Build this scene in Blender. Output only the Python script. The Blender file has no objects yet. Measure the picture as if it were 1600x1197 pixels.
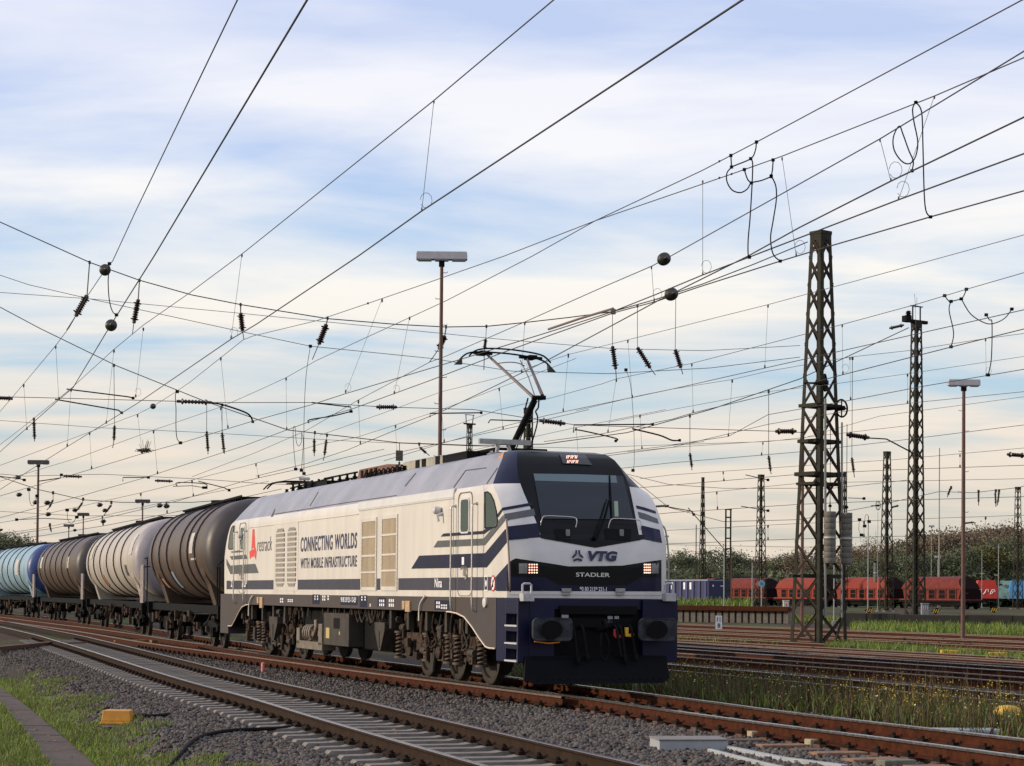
import bpy, bmesh, math, random
import numpy as np
from mathutils import Vector, Matrix
from mathutils.bvhtree import BVHTree
random.seed(7); rng = np.random.default_rng(7)
scene = bpy.context.scene
COL = scene.collection
R = math.radians

# ------------------------------------------------------------------ camera
F, PIT, ROLL, SY, H = 3000., .0232, .009, 259.9, 1.634
TH, CX, CY = .3666, 1.368, 32.25          # heading and nose position of the locomotive
CP_, SP_ = math.cos(PIT), math.sin(PIT); CRO, SRO = math.cos(ROLL), math.sin(ROLL)
cd = bpy.data.cameras.new('camera'); cam = bpy.data.objects.new('camera', cd); COL.objects.link(cam)
R0 = Vector((1, 0, 0)); U0 = Vector((0, -SP_, CP_)); FW = Vector((0, CP_, SP_))
R2 = R0*CRO + U0*SRO; U2 = -R0*SRO + U0*CRO
M = Matrix(((R2.x, U2.x, -FW.x, 0), (R2.y, U2.y, -FW.y, 0), (R2.z, U2.z, -FW.z, H), (0, 0, 0, 1)))
cam.matrix_world = M
cd.sensor_width = 36; cd.lens = F/1600*36; cd.shift_y = SY/1600
cd.clip_start = .5; cd.clip_end = 3000
scene.camera = cam

# ------------------------------------------------------------------ light
SUN_EL, SUN_AZ = 15.0, 184.0      # azimuth of the sun, counter-clockwise from +X
sd = bpy.data.lights.new('sun', 'SUN'); sd.energy = 3.6; sd.angle = R(.6); sd.color = (1, .83, .62)
sun = bpy.data.objects.new('sun', sd); COL.objects.link(sun)
sv = Vector((math.cos(R(SUN_AZ))*math.cos(R(SUN_EL)), math.sin(R(SUN_AZ))*math.cos(R(SUN_EL)), math.sin(R(SUN_EL))))
sun.rotation_euler = sv.to_track_quat('Z', 'Y').to_euler()
scene.view_settings.view_transform = 'Standard'; scene.view_settings.look = 'None'
scene.view_settings.exposure = 0; scene.view_settings.gamma = 1

world = bpy.data.worlds.new('World'); scene.world = world; world.use_nodes = True
nt = world.node_tree; nt.nodes.clear()
def N(t, typ, **kw):
    n = t.nodes.new(typ)
    for k, v in kw.items(): setattr(n, k, v)
    return n
out = N(nt, 'ShaderNodeOutputWorld'); bg = N(nt, 'ShaderNodeBackground'); nt.links.new(bg.outputs[0], out.inputs[0])
sky = N(nt, 'ShaderNodeTexSky', sky_type='NISHITA', sun_disc=False)
sky.sun_elevation = R(SUN_EL); sky.sun_rotation = R(90 - SUN_AZ); sky.air_density = 1; sky.dust_density = 1.2; sky.ozone_density = 2
tc = N(nt, 'ShaderNodeTexCoord')
sep = N(nt, 'ShaderNodeSeparateXYZ'); nt.links.new(tc.outputs['Generated'], sep.inputs[0])
def math_(t, op, a, b=None, c=None):
    n = N(t, 'ShaderNodeMath', operation=op)
    for i, v in enumerate((a, b, c)):
        if v is None: continue
        if isinstance(v, (int, float)): n.inputs[i].default_value = v
        else: t.links.new(v, n.inputs[i])
    return n.outputs[0]
# cloud layer: direction projected on a high plane, streaked
zc = math_(nt, 'MAXIMUM', sep.outputs[2], .012)
zc2 = math_(nt, 'ADD', zc, .10)
cx = math_(nt, 'DIVIDE', sep.outputs[0], zc2); cy = math_(nt, 'DIVIDE', sep.outputs[1], zc2)
comb = N(nt, 'ShaderNodeCombineXYZ'); nt.links.new(cx, comb.inputs[0]); nt.links.new(cy, comb.inputs[1])
mp = N(nt, 'ShaderNodeMapping'); nt.links.new(comb.outputs[0], mp.inputs[0])
mp.inputs['Rotation'].default_value = (0, 0, R(-24)); mp.inputs['Scale'].default_value = (.80, 1.45, 1); mp.inputs['Location'].default_value = (1.3, 5.1, 0)
n1 = N(nt, 'ShaderNodeTexNoise'); n1.inputs['Scale'].default_value = 1.05; n1.inputs['Detail'].default_value = 9; n1.inputs['Roughness'].default_value = .54; n1.inputs['Distortion'].default_value = .35
nt.links.new(mp.outputs[0], n1.inputs['Vector'])
mp2 = N(nt, 'ShaderNodeMapping'); nt.links.new(comb.outputs[0], mp2.inputs[0]); mp2.inputs['Rotation'].default_value = (0, 0, R(-18)); mp2.inputs['Scale'].default_value = (.3, .8, 1); mp2.inputs['Location'].default_value = (3.3, .4, 0)
n2 = N(nt, 'ShaderNodeTexNoise'); n2.inputs['Scale'].default_value = 1.1; n2.inputs['Detail'].default_value = 4
nt.links.new(mp2.outputs[0], n2.inputs['Vector'])
mixn = math_(nt, 'ADD', math_(nt, 'MULTIPLY', n1.outputs[0], .62), math_(nt, 'MULTIPLY', n2.outputs[0], .38))
cr1 = N(nt, 'ShaderNodeValToRGB'); nt.links.new(mixn, cr1.inputs[0])
cr1.color_ramp.elements[0].position = .40; cr1.color_ramp.elements[0].color = (0, 0, 0, 1)
cr1.color_ramp.elements[1].position = .56; cr1.color_ramp.elements[1].color = (1, 1, 1, 1)
# clouds: colour by height above the horizon (low sun warms the far ones)
crc = N(nt, 'ShaderNodeValToRGB'); nt.links.new(sep.outputs[2], crc.inputs[0])
e = crc.color_ramp.elements; e[0].position = 0; e[0].color = (.80, .69, .57, 1); e[1].position = .34; e[1].color = (.86, .87, .99, 1)
for p, c in ((.05, (.84, .73, .61, 1)), (.10, (.92, .82, .71, 1)), (.16, (1.0, .95, .87, 1)), (.22, (.96, .95, .96, 1))):
    k = e.new(p); k.color = c
# clear sky: nishita blended with thin high veil
crs = N(nt, 'ShaderNodeValToRGB'); nt.links.new(sep.outputs[2], crs.inputs[0])
e = crs.color_ramp.elements; e[0].position = 0; e[0].color = (.66, .60, .50, 1); e[1].position = .36; e[1].color = (.68, .75, 1.0, 1)
for p, c in ((.05, (.64, .66, .62, 1)), (.10, (.54, .71, .83, 1)), (.16, (.50, .70, .95, 1)), (.24, (.56, .69, 1.0, 1))):
    k = e.new(p); k.color = c
nsk = N(nt, 'ShaderNodeMix', data_type='RGBA', blend_type='MULTIPLY'); nsk.inputs[0].default_value = 1
nt.links.new(sky.outputs[0], nsk.inputs[6]); nsk.inputs[7].default_value = (.1, .1, .1, 1)
m0 = N(nt, 'ShaderNodeMix', data_type='RGBA'); m0.inputs[0].default_value = .82
nt.links.new(nsk.outputs[2], m0.inputs[6]); nt.links.new(crs.outputs[0], m0.inputs[7])
m1 = N(nt, 'ShaderNodeMix', data_type='RGBA'); nt.links.new(math_(nt, 'MULTIPLY', cr1.outputs[0], .92), m1.inputs[0])
nt.links.new(m0.outputs[2], m1.inputs[6]); nt.links.new(crc.outputs[0], m1.inputs[7])
nt.links.new(m1.outputs[2], bg.inputs[0]); bg.inputs[1].default_value = 1.03

# ------------------------------------------------------------------ photograph geometry
def ray(px, py):
    a2 = px-800; b2 = py-598.5-SY
    a = a2*CRO+b2*SRO; b = -a2*SRO+b2*CRO
    u = -b/F
    return (a/F, CP_-u*SP_, SP_+u*CP_)
def at_z(px, py, z):
    r = ray(px, py); t = (z-H)/r[2]; return Vector((r[0]*t, r[1]*t, z))
def at_y(px, py, Y):
    r = ray(px, py); t = Y/r[1]; return Vector((r[0]*t, Y, H+r[2]*t))
LAT = (math.cos(TH), math.sin(TH)); AX = (-math.sin(TH), math.cos(TH))
def L(v, u, z): return Vector((CX+LAT[0]*v+AX[0]*u, CY+LAT[1]*v+AX[1]*u, z))
def on_plane(px, py, p0, nrm):
    r = ray(px, py); t = (p0[0]*nrm[0]+p0[1]*nrm[1])/(r[0]*nrm[0]+r[1]*nrm[1])
    return Vector((r[0]*t, r[1]*t, H+r[2]*t))
def loc(P):
    x, y = P[0]-CX, P[1]-CY
    return Vector((x*LAT[0]+y*LAT[1], x*AX[0]+y*AX[1], P[2]))
def side(px, py, v=-1.45): return loc(on_plane(px, py, L(v, 0, 0), LAT))     # (v, u, z)
def face(px, py, u=0): return loc(on_plane(px, py, L(0, u, 0), AX))

# ------------------------------------------------------------------ materials
MATS = {}
def mat(name, col, rough=.6, metal=0., noise=.0, scale=6., bump=0., bscale=30., col2=None, coat=0., emit=None, spec=.5, stretch=None):
    if name in MATS: return MATS[name]
    m = bpy.data.materials.new(name); m.use_nodes = True; t = m.node_tree; b = t.nodes['Principled BSDF']
    b.inputs['Roughness'].default_value = rough; b.inputs['Metallic'].default_value = metal
    b.inputs['Coat Weight'].default_value = coat; b.inputs['Specular IOR Level'].default_value = spec
    b.inputs['Base Color'].default_value = (*col, 1)
    if emit:
        b.inputs['Emission Color'].default_value = (*emit[0], 1); b.inputs['Emission Strength'].default_value = emit[1]
    tcn = N(t, 'ShaderNodeTexCoord'); src = tcn.outputs['Object']
    if stretch:
        mpn = N(t, 'ShaderNodeMapping'); mpn.inputs['Scale'].default_value = stretch; t.links.new(src, mpn.inputs[0]); src = mpn.outputs[0]
    if noise > 0 or col2:
        nn = N(t, 'ShaderNodeTexNoise'); nn.inputs['Scale'].default_value = scale; nn.inputs['Detail'].default_value = 8; nn.inputs['Roughness'].default_value = .62
        t.links.new(src, nn.inputs['Vector'])
        rp = N(t, 'ShaderNodeValToRGB'); t.links.new(nn.outputs[0], rp.inputs[0])
        c2 = col2 or tuple(c*(1-noise) for c in col)
        rp.color_ramp.elements[0].position = .36; rp.color_ramp.elements[0].color = (*c2, 1)
        rp.color_ramp.elements[1].position = .64; rp.color_ramp.elements[1].color = (*col, 1)
        t.links.new(rp.outputs[0], b.inputs['Base Color'])
        rr = math_(t, 'MULTIPLY_ADD', nn.outputs[0], .25, rough-.12); t.links.new(rr, b.inputs['Roughness'])
    if bump > 0:
        bn = N(t, 'ShaderNodeTexNoise'); bn.inputs['Scale'].default_value = bscale; bn.inputs['Detail'].default_value = 5
        t.links.new(src, bn.inputs['Vector'])
        bp = N(t, 'ShaderNodeBump'); bp.inputs['Strength'].default_value = bump; bp.inputs['Distance'].default_value = .02
        t.links.new(bn.outputs[0], bp.inputs['Height']); t.links.new(bp.outputs[0], b.inputs['Normal'])
    MATS[name] = m; return m

# weathered paint: vertical streaks of grime
cream = mat('cream_paint', (.60, .565, .51), .4, noise=.13, scale=1.3, coat=.12, stretch=(1, 1.8, .3))
white = mat('white_paint', (.57, .56, .545), .38, noise=.10, scale=3, coat=.15)
navy = mat('navy_paint', (.0045, .006, .034), .42, noise=.35, scale=2, coat=.03, spec=.22)
navy_dusty = mat('dusty_navy_band', (.032, .030, .052), .5, noise=.35, scale=2.2, stretch=(1, 2, .6))
roofblue = mat('dusty_sky_sheen_roof_paint', (.29, .29, .325), .42, noise=.30, scale=1.1, coat=.1, stretch=(1, 1.2, .7))  # navy roof paled by dust and by sky sheen put into the colour
bandgrey = mat('dark_grey_band', (.075, .08, .085), .5, noise=.2, scale=4)
skirtgrey = mat('grey_underframe_paint', (.060, .055, .060), .65, spec=.25, noise=.45, scale=2.2, col2=(.062, .047, .038))
black = mat('black_gloss_mask', (.005, .0055, .007), .34, noise=.3, scale=3, coat=0, spec=.15)
blackm = mat('shade_deepened_black_metal', (.006, .006, .0065), .75, noise=.5, scale=6, spec=.12)  # black lowered further to carry the deep shade under the trains
bogie = mat('dusty_brown_bogie_steel', (.080, .052, .036), .85, spec=.15, noise=.6, scale=7, bump=.3, col2=(.018, .014, .012))  # dusty steel, its colour also darkened for shade under the body
boxgrey = mat('brown_grey_equipment_box', (.060, .051, .043), .7, spec=.2, noise=.35, scale=4)
glass = mat('dark_cab_glass', (.008, .015, .023), .05, spec=.4, noise=.25, scale=1.5)
glassgreen = mat('green_tinted_cab_glass', (.012, .035, .028), .07, spec=.3)
glasslite = mat('pale_sunshade_glass', (.10, .15, .17), .15)
steel = mat('bright_handrail_steel', (.55, .52, .48), .35, .7, noise=.2, scale=20)
dsteel = mat('dull_galvanised_steel', (.34, .34, .33), .5, .5, noise=.3, scale=10)
rubber = mat('black_rubber', (.007, .007, .0075), .85, spec=.15)
red = mat('signal_red', (.55, .04, .03), .5, noise=.2, scale=8)
logo_red = mat('logo_red', (.62, .045, .035), .45)
orange = mat('warning_orange', (.75, .25, .02), .5)
yellow = mat('yellow_paint', (.72, .42, .03), .5, noise=.25, scale=9)
deepblue_txt = mat('navy_lettering', (.02, .025, .075), .5)
white_txt = mat('white_lettering', (.72, .72, .74), .5)
silver_txt = mat('silver_lettering', (.55, .56, .58), .3, .6)
grille = mat('intake_grille_mesh', (.34, .27, .18), .7, noise=.25, scale=5, bump=.4, bscale=120, stretch=(1, 1, .3))
louvre = mat('louvre_recess', (.10, .095, .085), .7, noise=.3, scale=6)
led = mat('lit_led', (1, .5, .3), .5, emit=((1, .50, .38), 1.7))
leds = mat('lit_destination_led', (1, .5, .3), .5, emit=((1, .55, .42), 1.6))
lampglass = mat('lamp_glass', (.16, .17, .18), .15)
rubbish = mat('buffer_pad', (.012, .013, .016), .65, noise=.5, scale=5, col2=(.045, .05, .062), spec=.25)
rust = mat('rust_brown_rail', (.072, .022, .010), .9, spec=.12, noise=.5, scale=9, bump=.2, bscale=60)
railbrown = mat('brown_rail_web', (.036, .021, .013), .85, spec=.12, noise=.45, scale=9, bump=.2, bscale=60)
railtop = mat('worn_rail_head', (.30, .27, .25), .24, .85, noise=.35, scale=14, stretch=(1, 1, 1))
raildull = mat('dull_rail_head', (.20, .145, .115), .45, .5, noise=.3, scale=14)
concrete = mat('sleeper_concrete', (.21, .185, .162), .9, noise=.35, scale=7, bump=.25, bscale=50)
conc_lt = mat('pale_concrete', (.42, .42, .40), .85, noise=.25, scale=6, bump=.2, bscale=40)
rustwood = mat('rusty_sleeper', (.13, .065, .038), .9, noise=.5, scale=6, bump=.4, bscale=30, col2=(.06, .028, .018))
clip = mat('rail_clip_steel', (.022, .014, .010), .85, spec=.12, noise=.4, scale=20)
mastgreen = mat('olive_mast_steel', (.030, .031, .019), .75, noise=.4, scale=3, bump=.15, col2=(.014, .012, .009), spec=.2)
mastrust = mat('rusty_bracing_steel', (.032, .019, .013), .8, noise=.4, scale=4, col2=(.014, .012, .009), spec=.2)
polebrown = mat('brown_lamp_pole', (.115, .050, .036), .6, noise=.35, scale=5)
lampgrey = mat('grey_lamp_housing', (.42, .42, .44), .5, noise=.15, scale=5)
wirem = mat('overhead_wire', (.035, .03, .027), .6, .3)
wirec = mat('contact_wire_copper', (.03, .022, .018), .6, .3)
insm = mat('brown_porcelain', (.028, .014, .011), .35)
ballm = mat('dark_green_porcelain', (.022, .022, .017), .4, noise=.3, scale=12)

# ------------------------------------------------------------------ mesh helpers
SPLIT = {'grey_livery_band', 'navy_livery_band', 'lower_dark_band', 'panel_seam', 'data_plate', 'cross_bar', 'warning_triangle', 'brake_gear', 'cooler_bracket', 'resistor_vent', 'platform_beam', 'foot_stay', 'pictogram_plate', 'drip_rail', 'head_bracket', 'windscreen_wiper', 'yellow_stripe', 'white_patch', 'twin_post', 'footing', 'white_scrawl', 'case_label', 'solebar_mark', 'rib', 'hanger', 'bracing_plate'}
class MB:
    def __init__(s): s.v = []; s.f = []; s.m = []
    def add(s, vs, fs, mi=0):
        o = len(s.v); s.v += [tuple(p) for p in vs]; s.f += [tuple(o+i for i in f) for f in fs]; s.m += [mi]*len(fs); return s
    def box(s, c, d, ax=None, mi=0):
        # ax: optional 3x3 axes (rows are local axes)
        c = Vector(c); hx, hy, hz = d[0]/2, d[1]/2, d[2]/2
        A = ax or ((1, 0, 0), (0, 1, 0), (0, 0, 1)); X, Y, Z = (Vector(a) for a in A)
        vs = [c+X*(hx*i)+Y*(hy*j)+Z*(hz*k) for k in (-1, 1) for j in (-1, 1) for i in (-1, 1)]
        return s.add(vs, [(0, 2, 3, 1), (4, 5, 7, 6), (0, 1, 5, 4), (2, 6, 7, 3), (0, 4, 6, 2), (1, 3, 7, 5)], mi)
    def bx(s, x0, x1, y0, y1, z0, z1, mi=0):
        return s.box(((x0+x1)/2, (y0+y1)/2, (z0+z1)/2), (abs(x1-x0), abs(y1-y0), abs(z1-z0)), None, mi)
    def frame(s, d):
        d = Vector(d).normalized(); a = Vector((0, 0, 1)) if abs(d.z) < .9 else Vector((1, 0, 0))
        x = d.cross(a).normalized(); return x, d.cross(x).normalized()
    def cyl(s, p0, p1, r0, r1=None, n=12, mi=0, caps=True):
        r1 = r0 if r1 is None else r1
        p0, p1 = Vector(p0), Vector(p1); x, y = s.frame(p1-p0)
        vs = [p+(x*math.cos(2*math.pi*i/n)+y*math.sin(2*math.pi*i/n))*r for p, r in ((p0, r0), (p1, r1)) for i in range(n)]
        fs = [(i, (i+1) % n, n+(i+1) % n, n+i) for i in range(n)]
        if caps: fs += [tuple(range(n))[::-1], tuple(range(n, 2*n))]
        return s.add(vs, fs, mi)
    def tube(s, pts, r, n=6, mi=0):
        pts = [Vector(p) for p in pts]; vs = []; k = len(pts); x = None
        for i, p in enumerate(pts):
            d = (pts[min(i+1, k-1)]-pts[max(i-1, 0)])
            if d.length < 1e-9: d = Vector((0, 0, 1))
            d.normalize()
            if x is None: x, y = s.frame(d)
            else:
                x = (x-d*x.dot(d)); x = x.normalized() if x.length > 1e-6 else s.frame(d)[0]; y = d.cross(x)
            rr = r[i] if isinstance(r, (list, tuple)) else r
            vs += [p+(x*math.cos(2*math.pi*j/n)+y*math.sin(2*math.pi*j/n))*rr for j in range(n)]
        fs = [(a*n+j, a*n+(j+1) % n, (a+1)*n+(j+1) % n, (a+1)*n+j) for a in range(k-1) for j in range(n)]
        fs += [tuple(range(n))[::-1], tuple(range((k-1)*n, k*n))]
        return s.add(vs, fs, mi)
    def lathe(s, prof, p0, d, n=14, mi=0):
        # prof: list of (t along d, radius)
        p0 = Vector(p0); d = Vector(d).normalized(); x, y = s.frame(d); vs = []
        for t, r in prof: vs += [p0+d*t+(x*math.cos(2*math.pi*i/n)+y*math.sin(2*math.pi*i/n))*r for i in range(n)]
        fs = [(a*n+i, a*n+(i+1) % n, (a+1)*n+(i+1) % n, (a+1)*n+i) for a in range(len(prof)-1) for i in range(n)]
        fs += [tuple(range(n))[::-1], tuple(range((len(prof)-1)*n, len(prof)*n))]
        return s.add(vs, fs, mi)
    def prism(s, poly, fn, d0, d1, mi=0):
        # poly: list of (a,b); fn(a,b,d)->point
        n = len(poly); vs = [fn(a, b, d0) for a, b in poly]+[fn(a, b, d1) for a, b in poly]
        fs = [tuple(range(n)), tuple(range(n, 2*n))[::-1]]+[(i, n+i, n+(i+1) % n, (i+1) % n) for i in range(n)]
        return s.add(vs, fs, mi)
    def build(s, name, m, parent=None, smooth=None, bevel=0, recalc=True):
        if name in SPLIT:
            # one object per loose piece
            par = list(range(len(s.v)))
            def fd(i):
                while par[i] != i: par[i] = par[par[i]]; i = par[i]
                return i
            for f_ in s.f:
                for i in f_[1:]: par[fd(f_[0])] = fd(i)
            gr = {}
            for f_, mi in zip(s.f, s.m): gr.setdefault(fd(f_[0]), []).append((f_, mi))
            if len(gr) > 1:
                o = None
                for fl in gr.values():
                    ix = sorted({i for f_, _ in fl for i in f_}); rm = {i: k for k, i in enumerate(ix)}; q = MB(); q.v = [s.v[i] for i in ix]; q.f = [tuple(rm[i] for i in f_) for f_, _ in fl]; q.m = [mi for _, mi in fl]; q.done = True
                    o = q._build(name, m, parent, smooth, bevel, recalc)
                return o
        return s._build(name, m, parent, smooth, bevel, recalc)
    def _build(s, name, m, parent=None, smooth=None, bevel=0, recalc=True):
        me = bpy.data.meshes.new(name); me.from_pydata(s.v, [], s.f)
        ms = m if isinstance(m, (list, tuple)) else [m]
        for q in ms: me.materials.append(q)
        if len(ms) > 1: me.polygons.foreach_set('material_index', s.m)
        if recalc or smooth is not None:
            bm = bmesh.new(); bm.from_mesh(me)
            if recalc: bmesh.ops.recalc_face_normals(bm, faces=bm.faces)
            if smooth is not None:
                for f_ in bm.faces: f_.smooth = True
                for e_ in bm.edges:
                    if len(e_.link_faces) == 2 and e_.calc_face_angle(0) > R(smooth): e_.smooth = False
            bm.to_mesh(me); bm.free()
        o = bpy.data.objects.new(name, me); COL.objects.link(o)
        if parent: o.parent = parent
        if bevel:
            b = o.modifiers.new('bevel', 'BEVEL'); b.width = bevel; b.segments = 2; b.limit_method = 'ANGLE'; b.angle_limit = R(40)
        return o
def tag(o, label=None, cat=None, group=None, kind=None):
    if label: o['label'] = label
    if cat: o['category'] = cat
    if group: o['group'] = group
    if kind: o['kind'] = kind
    return o
def thing(name, label, cat, p=(0, 0, 0), rz=0, group=None):
    o = bpy.data.objects.new(name, None); COL.objects.link(o); o.location = p; o.rotation_euler = (0, 0, rz); o.empty_display_size = .3
    return tag(o, label, cat, group)
def dup(root, p, rz, label=None):
    r = root.copy(); COL.objects.link(r); r.location = p; r.rotation_euler = (0, 0, rz)
    if label: r['label'] = label
    for ch in list(root.children):
        c = ch.copy(); COL.objects.link(c); c.parent = r
        for g in list(ch.children):
            d = g.copy(); COL.objects.link(d); d.parent = c
    return r
def numpy_mesh(name, V, Fc, m, parent=None, mi=None, smooth=False):
    # V (n,3), Fc (k,4) or (k,3)
    me = bpy.data.meshes.new(name); k, q = Fc.shape
    me.vertices.add(len(V)); me.vertices.foreach_set('co', V.astype(np.float32).ravel())
    me.loops.add(k*q); me.loops.foreach_set('vertex_index', Fc.astype(np.int32).ravel())
    me.polygons.add(k); me.polygons.foreach_set('loop_start', np.arange(0, k*q, q, dtype=np.int32)); me.polygons.foreach_set('loop_total', np.full(k, q, np.int32))
    for x in (m if isinstance(m, (list, tuple)) else [m]): me.materials.append(x)
    if mi is not None: me.polygons.foreach_set('material_index', mi.astype(np.int32))
    if smooth: me.polygons.foreach_set('use_smooth', np.ones(k, bool))
    me.update(); me.validate()
    o = bpy.data.objects.new(name, me); COL.objects.link(o)
    if parent: o.parent = parent
    return o
def text_mesh(s, name, m, parent, origin, xdir, ydir, width, height, depth=.002, bold=0., shear=0., spacing=1.):
    cu = bpy.data.curves.new(name, 'FONT'); cu.body = s; cu.size = 1; cu.offset = bold; cu.shear = shear; cu.space_character = spacing; cu.extrude = 0
    to = bpy.data.objects.new(name, cu); COL.objects.link(to)
    dg = bpy.context.evaluated_depsgraph_get(); me = bpy.data.meshes.new_from_object(to.evaluated_get(dg))
    bpy.data.objects.remove(to); bpy.data.curves.remove(cu)
    co = np.array([v.co for v in me.vertices]); mn, mx = co.min(0), co.max(0)
    X, Y = Vector(xdir).normalized(), Vector(ydir).normalized(); Z = X.cross(Y); O = Vector(origin)
    for v in me.vertices:
        a = (v.co.x-mn[0])/(mx[0]-mn[0])*width; b = (v.co.y-mn[1])/(mx[1]-mn[1])*height
        v.co = O+X*a+Y*b+Z*depth
    me.materials.clear(); me.materials.append(m)
    o = bpy.data.objects.new(name, me); COL.objects.link(o); o.parent = parent; return o
def curve_pts(pts, n=6):
    P = [Vector(p) for p in pts]; out = []
    for i in range(len(P)-1):
        a, b, c, d = P[max(i-1, 0)], P[i], P[i+1], P[min(i+2, len(P)-1)]
        for k in range(n):
            t = k/n
            out.append(.5*((2*b)+(c-a)*t+(2*a-5*b+4*c-d)*t*t+(3*b-a-3*c+d)*t**3))
    out.append(P[-1]); return out
# ================================================================== the electric locomotive
LEN = 22.0
loco = thing('electric_locomotive', 'white and navy electric locomotive with raised pantograph, lettered CONNECTING WORLDS, heading the tank train', 'locomotive', L(0, 0, 0), TH)
LV = [  # z, front u, front half width, shoulder u, half width
    (1.57, .00, .90, .26, 1.45), (2.12, .00, .90, .22, 1.45), (2.56, .08, .90, .22, 1.45), (2.86, .29, .93, .36, 1.45),
    (3.13, .50, .97, .58, 1.45), (3.33, .66, 1.0, .79, 1.445), (3.42, .73, 1.01, .95, 1.44), (3.515, .80, 1.02, 1.15, 1.385),
    (3.70, .95, 1.01, 1.32, 1.26), (3.87, 1.09, .97, 1.50, 1.13), (4.00, 1.22, .92, 1.66, 1.02), (4.10, 1.38, .84, 1.85, .93), (4.15, 1.62, .70, 2.15, .80)]
mb = MB()
for z, uf, vf, us, vs in LV:
    half = [(-vf, uf), (-(vf+vs)/2-.02, (uf+us)/2-.035), (-vs, us), (-vs, us+.5), (-vs, LEN-us-.5), (-vs, LEN-us), (-(vf+vs)/2-.02, LEN-(uf+us)/2+.035), (-vf, LEN-uf)]
    mb.v += [(v, u, z) for v, u in half]+[(-v, u, z) for v, u in half[::-1]]
n = 16
for k in range(len(LV)-1):
    z = (LV[k][0]+LV[k+1][0])/2
    for j in range(n):
        cham = j in (0, 1, 5, 6, 8, 9, 13, 14); endf = j in (7, 15)
        if z < 3.515: mi = (4 if z > 2.56 else 1) if endf else (1 if cham else 0)
        else: mi = 4 if endf else (2 if cham else 3)
        mb.f.append((k*n+j, k*n+(j+1) % n, (k+1)*n+(j+1) % n, (k+1)*n+j)); mb.m.append(mi)
mb.f.append(tuple((len(LV)-1)*n+j for j in range(n))); mb.m.append(3)
mb.f.append(tuple(range(n))[::-1]); mb.m.append(0)
body = mb.build('body', [cream, white, navy, roofblue, black], loco, smooth=28)
_bm = bmesh.new(); _bm.from_mesh(body.data); bmesh.ops.triangulate(_bm, faces=_bm.faces); _bm.to_mesh(body.data)
bvh = BVHTree.FromBMesh(_bm)
def hit(px, py, off=.004):
    o = loc((0, 0, H)); r = ray(px, py); d = Vector((r[0]*LAT[0]+r[1]*LAT[1], r[0]*AX[0]+r[1]*AX[1], r[2])).normalized()
    p, nn, _, _ = bvh.ray_cast(o, d)
    if p is None: return Vector((0, 0, 2))
    if nn.dot(d) > 0: nn = -nn
    return p+nn*off
def strip(mb_, top, bot, m=14, off=.004, mi=0):
    off += .004
    # top / bottom pixel polylines of equal length laid on the body surface
    pts = []
    for i in range(len(top)-1):
        for k in range(m+(i == len(top)-2)):
            t = k/m
            pts.append([(top[i][j]*(1-t)+top[i+1][j]*t, bot[i][j]*(1-t)+bot[i+1][j]*t) for j in (0, 1)])
    rows = 4
    vs = [hit(*(p[0][0]*(1-r_/rows)+p[0][1]*r_/rows, p[1][0]*(1-r_/rows)+p[1][1]*r_/rows), off) for p in pts for r_ in range(rows+1)]
    w = rows+1
    mb_.add(vs, [(a*w+b, (a+1)*w+b, (a+1)*w+b+1, a*w+b+1) for a in range(len(pts)-1) for b in range(rows)], mi)
def spoly(mb_, px, d=.004, mi=0):
    # flat polygon on the near flank
    q = [side(x, y) for x, y in px]; mb_.add([(-1.45-d, p.y, p.z) for p in q], [tuple(range(len(q)))], mi)
def srect(x0, y0, x1, y1):
    a, b = side(x0, y1), side(x1, y0); return a.y, b.y, a.z, b.z
def sbox(mb_, x0, y0, x1, y1, v0, v1, mi=0):
    a, b = side(x0, y1, v0), side(x1, y0, v0); return mb_.bx(v0, v1, a.y, b.y, a.z, b.z, mi)

# livery bands
mb = MB()   # navy
ubox = lambda u0, u1, z0, z1, d=.004, v=-1.45: [(v-d, u0, z0), (v-d, u1, z0), (v-d, u1, z1), (v-d, u0, z1)]
def uz(mb_, u0, u1, z0, z1, d=.004): mb_.add(ubox(u0, u1, z0, z1, d), [(0, 1, 2, 3)])
strip(mb, [(693.5, 833.6), (754.5, 829.6), (762, 824)], [(689, 838.6), (757, 834.3), (770, 825)])
strip(mb, [(655.5, 868.3), (758.6, 864.2), (789.8, 827.1), (792.5, 826)], [(643, 888.6), (760.7, 886.6), (792, 847.5), (793, 845)])
strip(mb, [(777.8, 803.6), (784.9, 793.7), (828.9, 785.9), (831, 785.6)], [(778.5, 808.5), (785.6, 798), (831, 790.1), (832.5, 790)])
strip(mb, [(791.5, 823.5), (794.1, 822.8), (838.1, 817.8), (839.5, 817.7)], [(793, 845), (795.5, 843.8), (843.8, 839.8), (845, 839.7)])
strip(mb, [(776, 900.5), (796, 878), (806, 873), (850, 879.5), (888, 887), (972, 886), (1006, 880), (1033, 875)], [(776, 923.5), (796, 923.5), (806, 923.5), (850, 923.5), (888, 923.7), (972, 924), (1006, 924), (1033, 924)])
strip(mb, [(993.5, 790), (1006, 793), (1024, 799)], [(994.5, 794.5), (1006, 797.5), (1025, 803)])
strip(mb, [(1001, 821), (1030.5, 828)], [(1004.5, 843), (1034, 848)])
mb.build('navy_livery_band', navy, loco, recalc=False)
mb = MB()
zb0, zb1 = 1.69, 1.92
for x0, x1 in ((622.5, 777), (589, 596.5), (465, 563), (354, 428)):
    a, b = side(x0, 921).y, side(x1, 921).y; uz(mb, a, b, zb0, zb1, .0035)
mb.build('lower_dark_band', navy_dusty, loco, recalc=False)
mb = MB()
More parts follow.
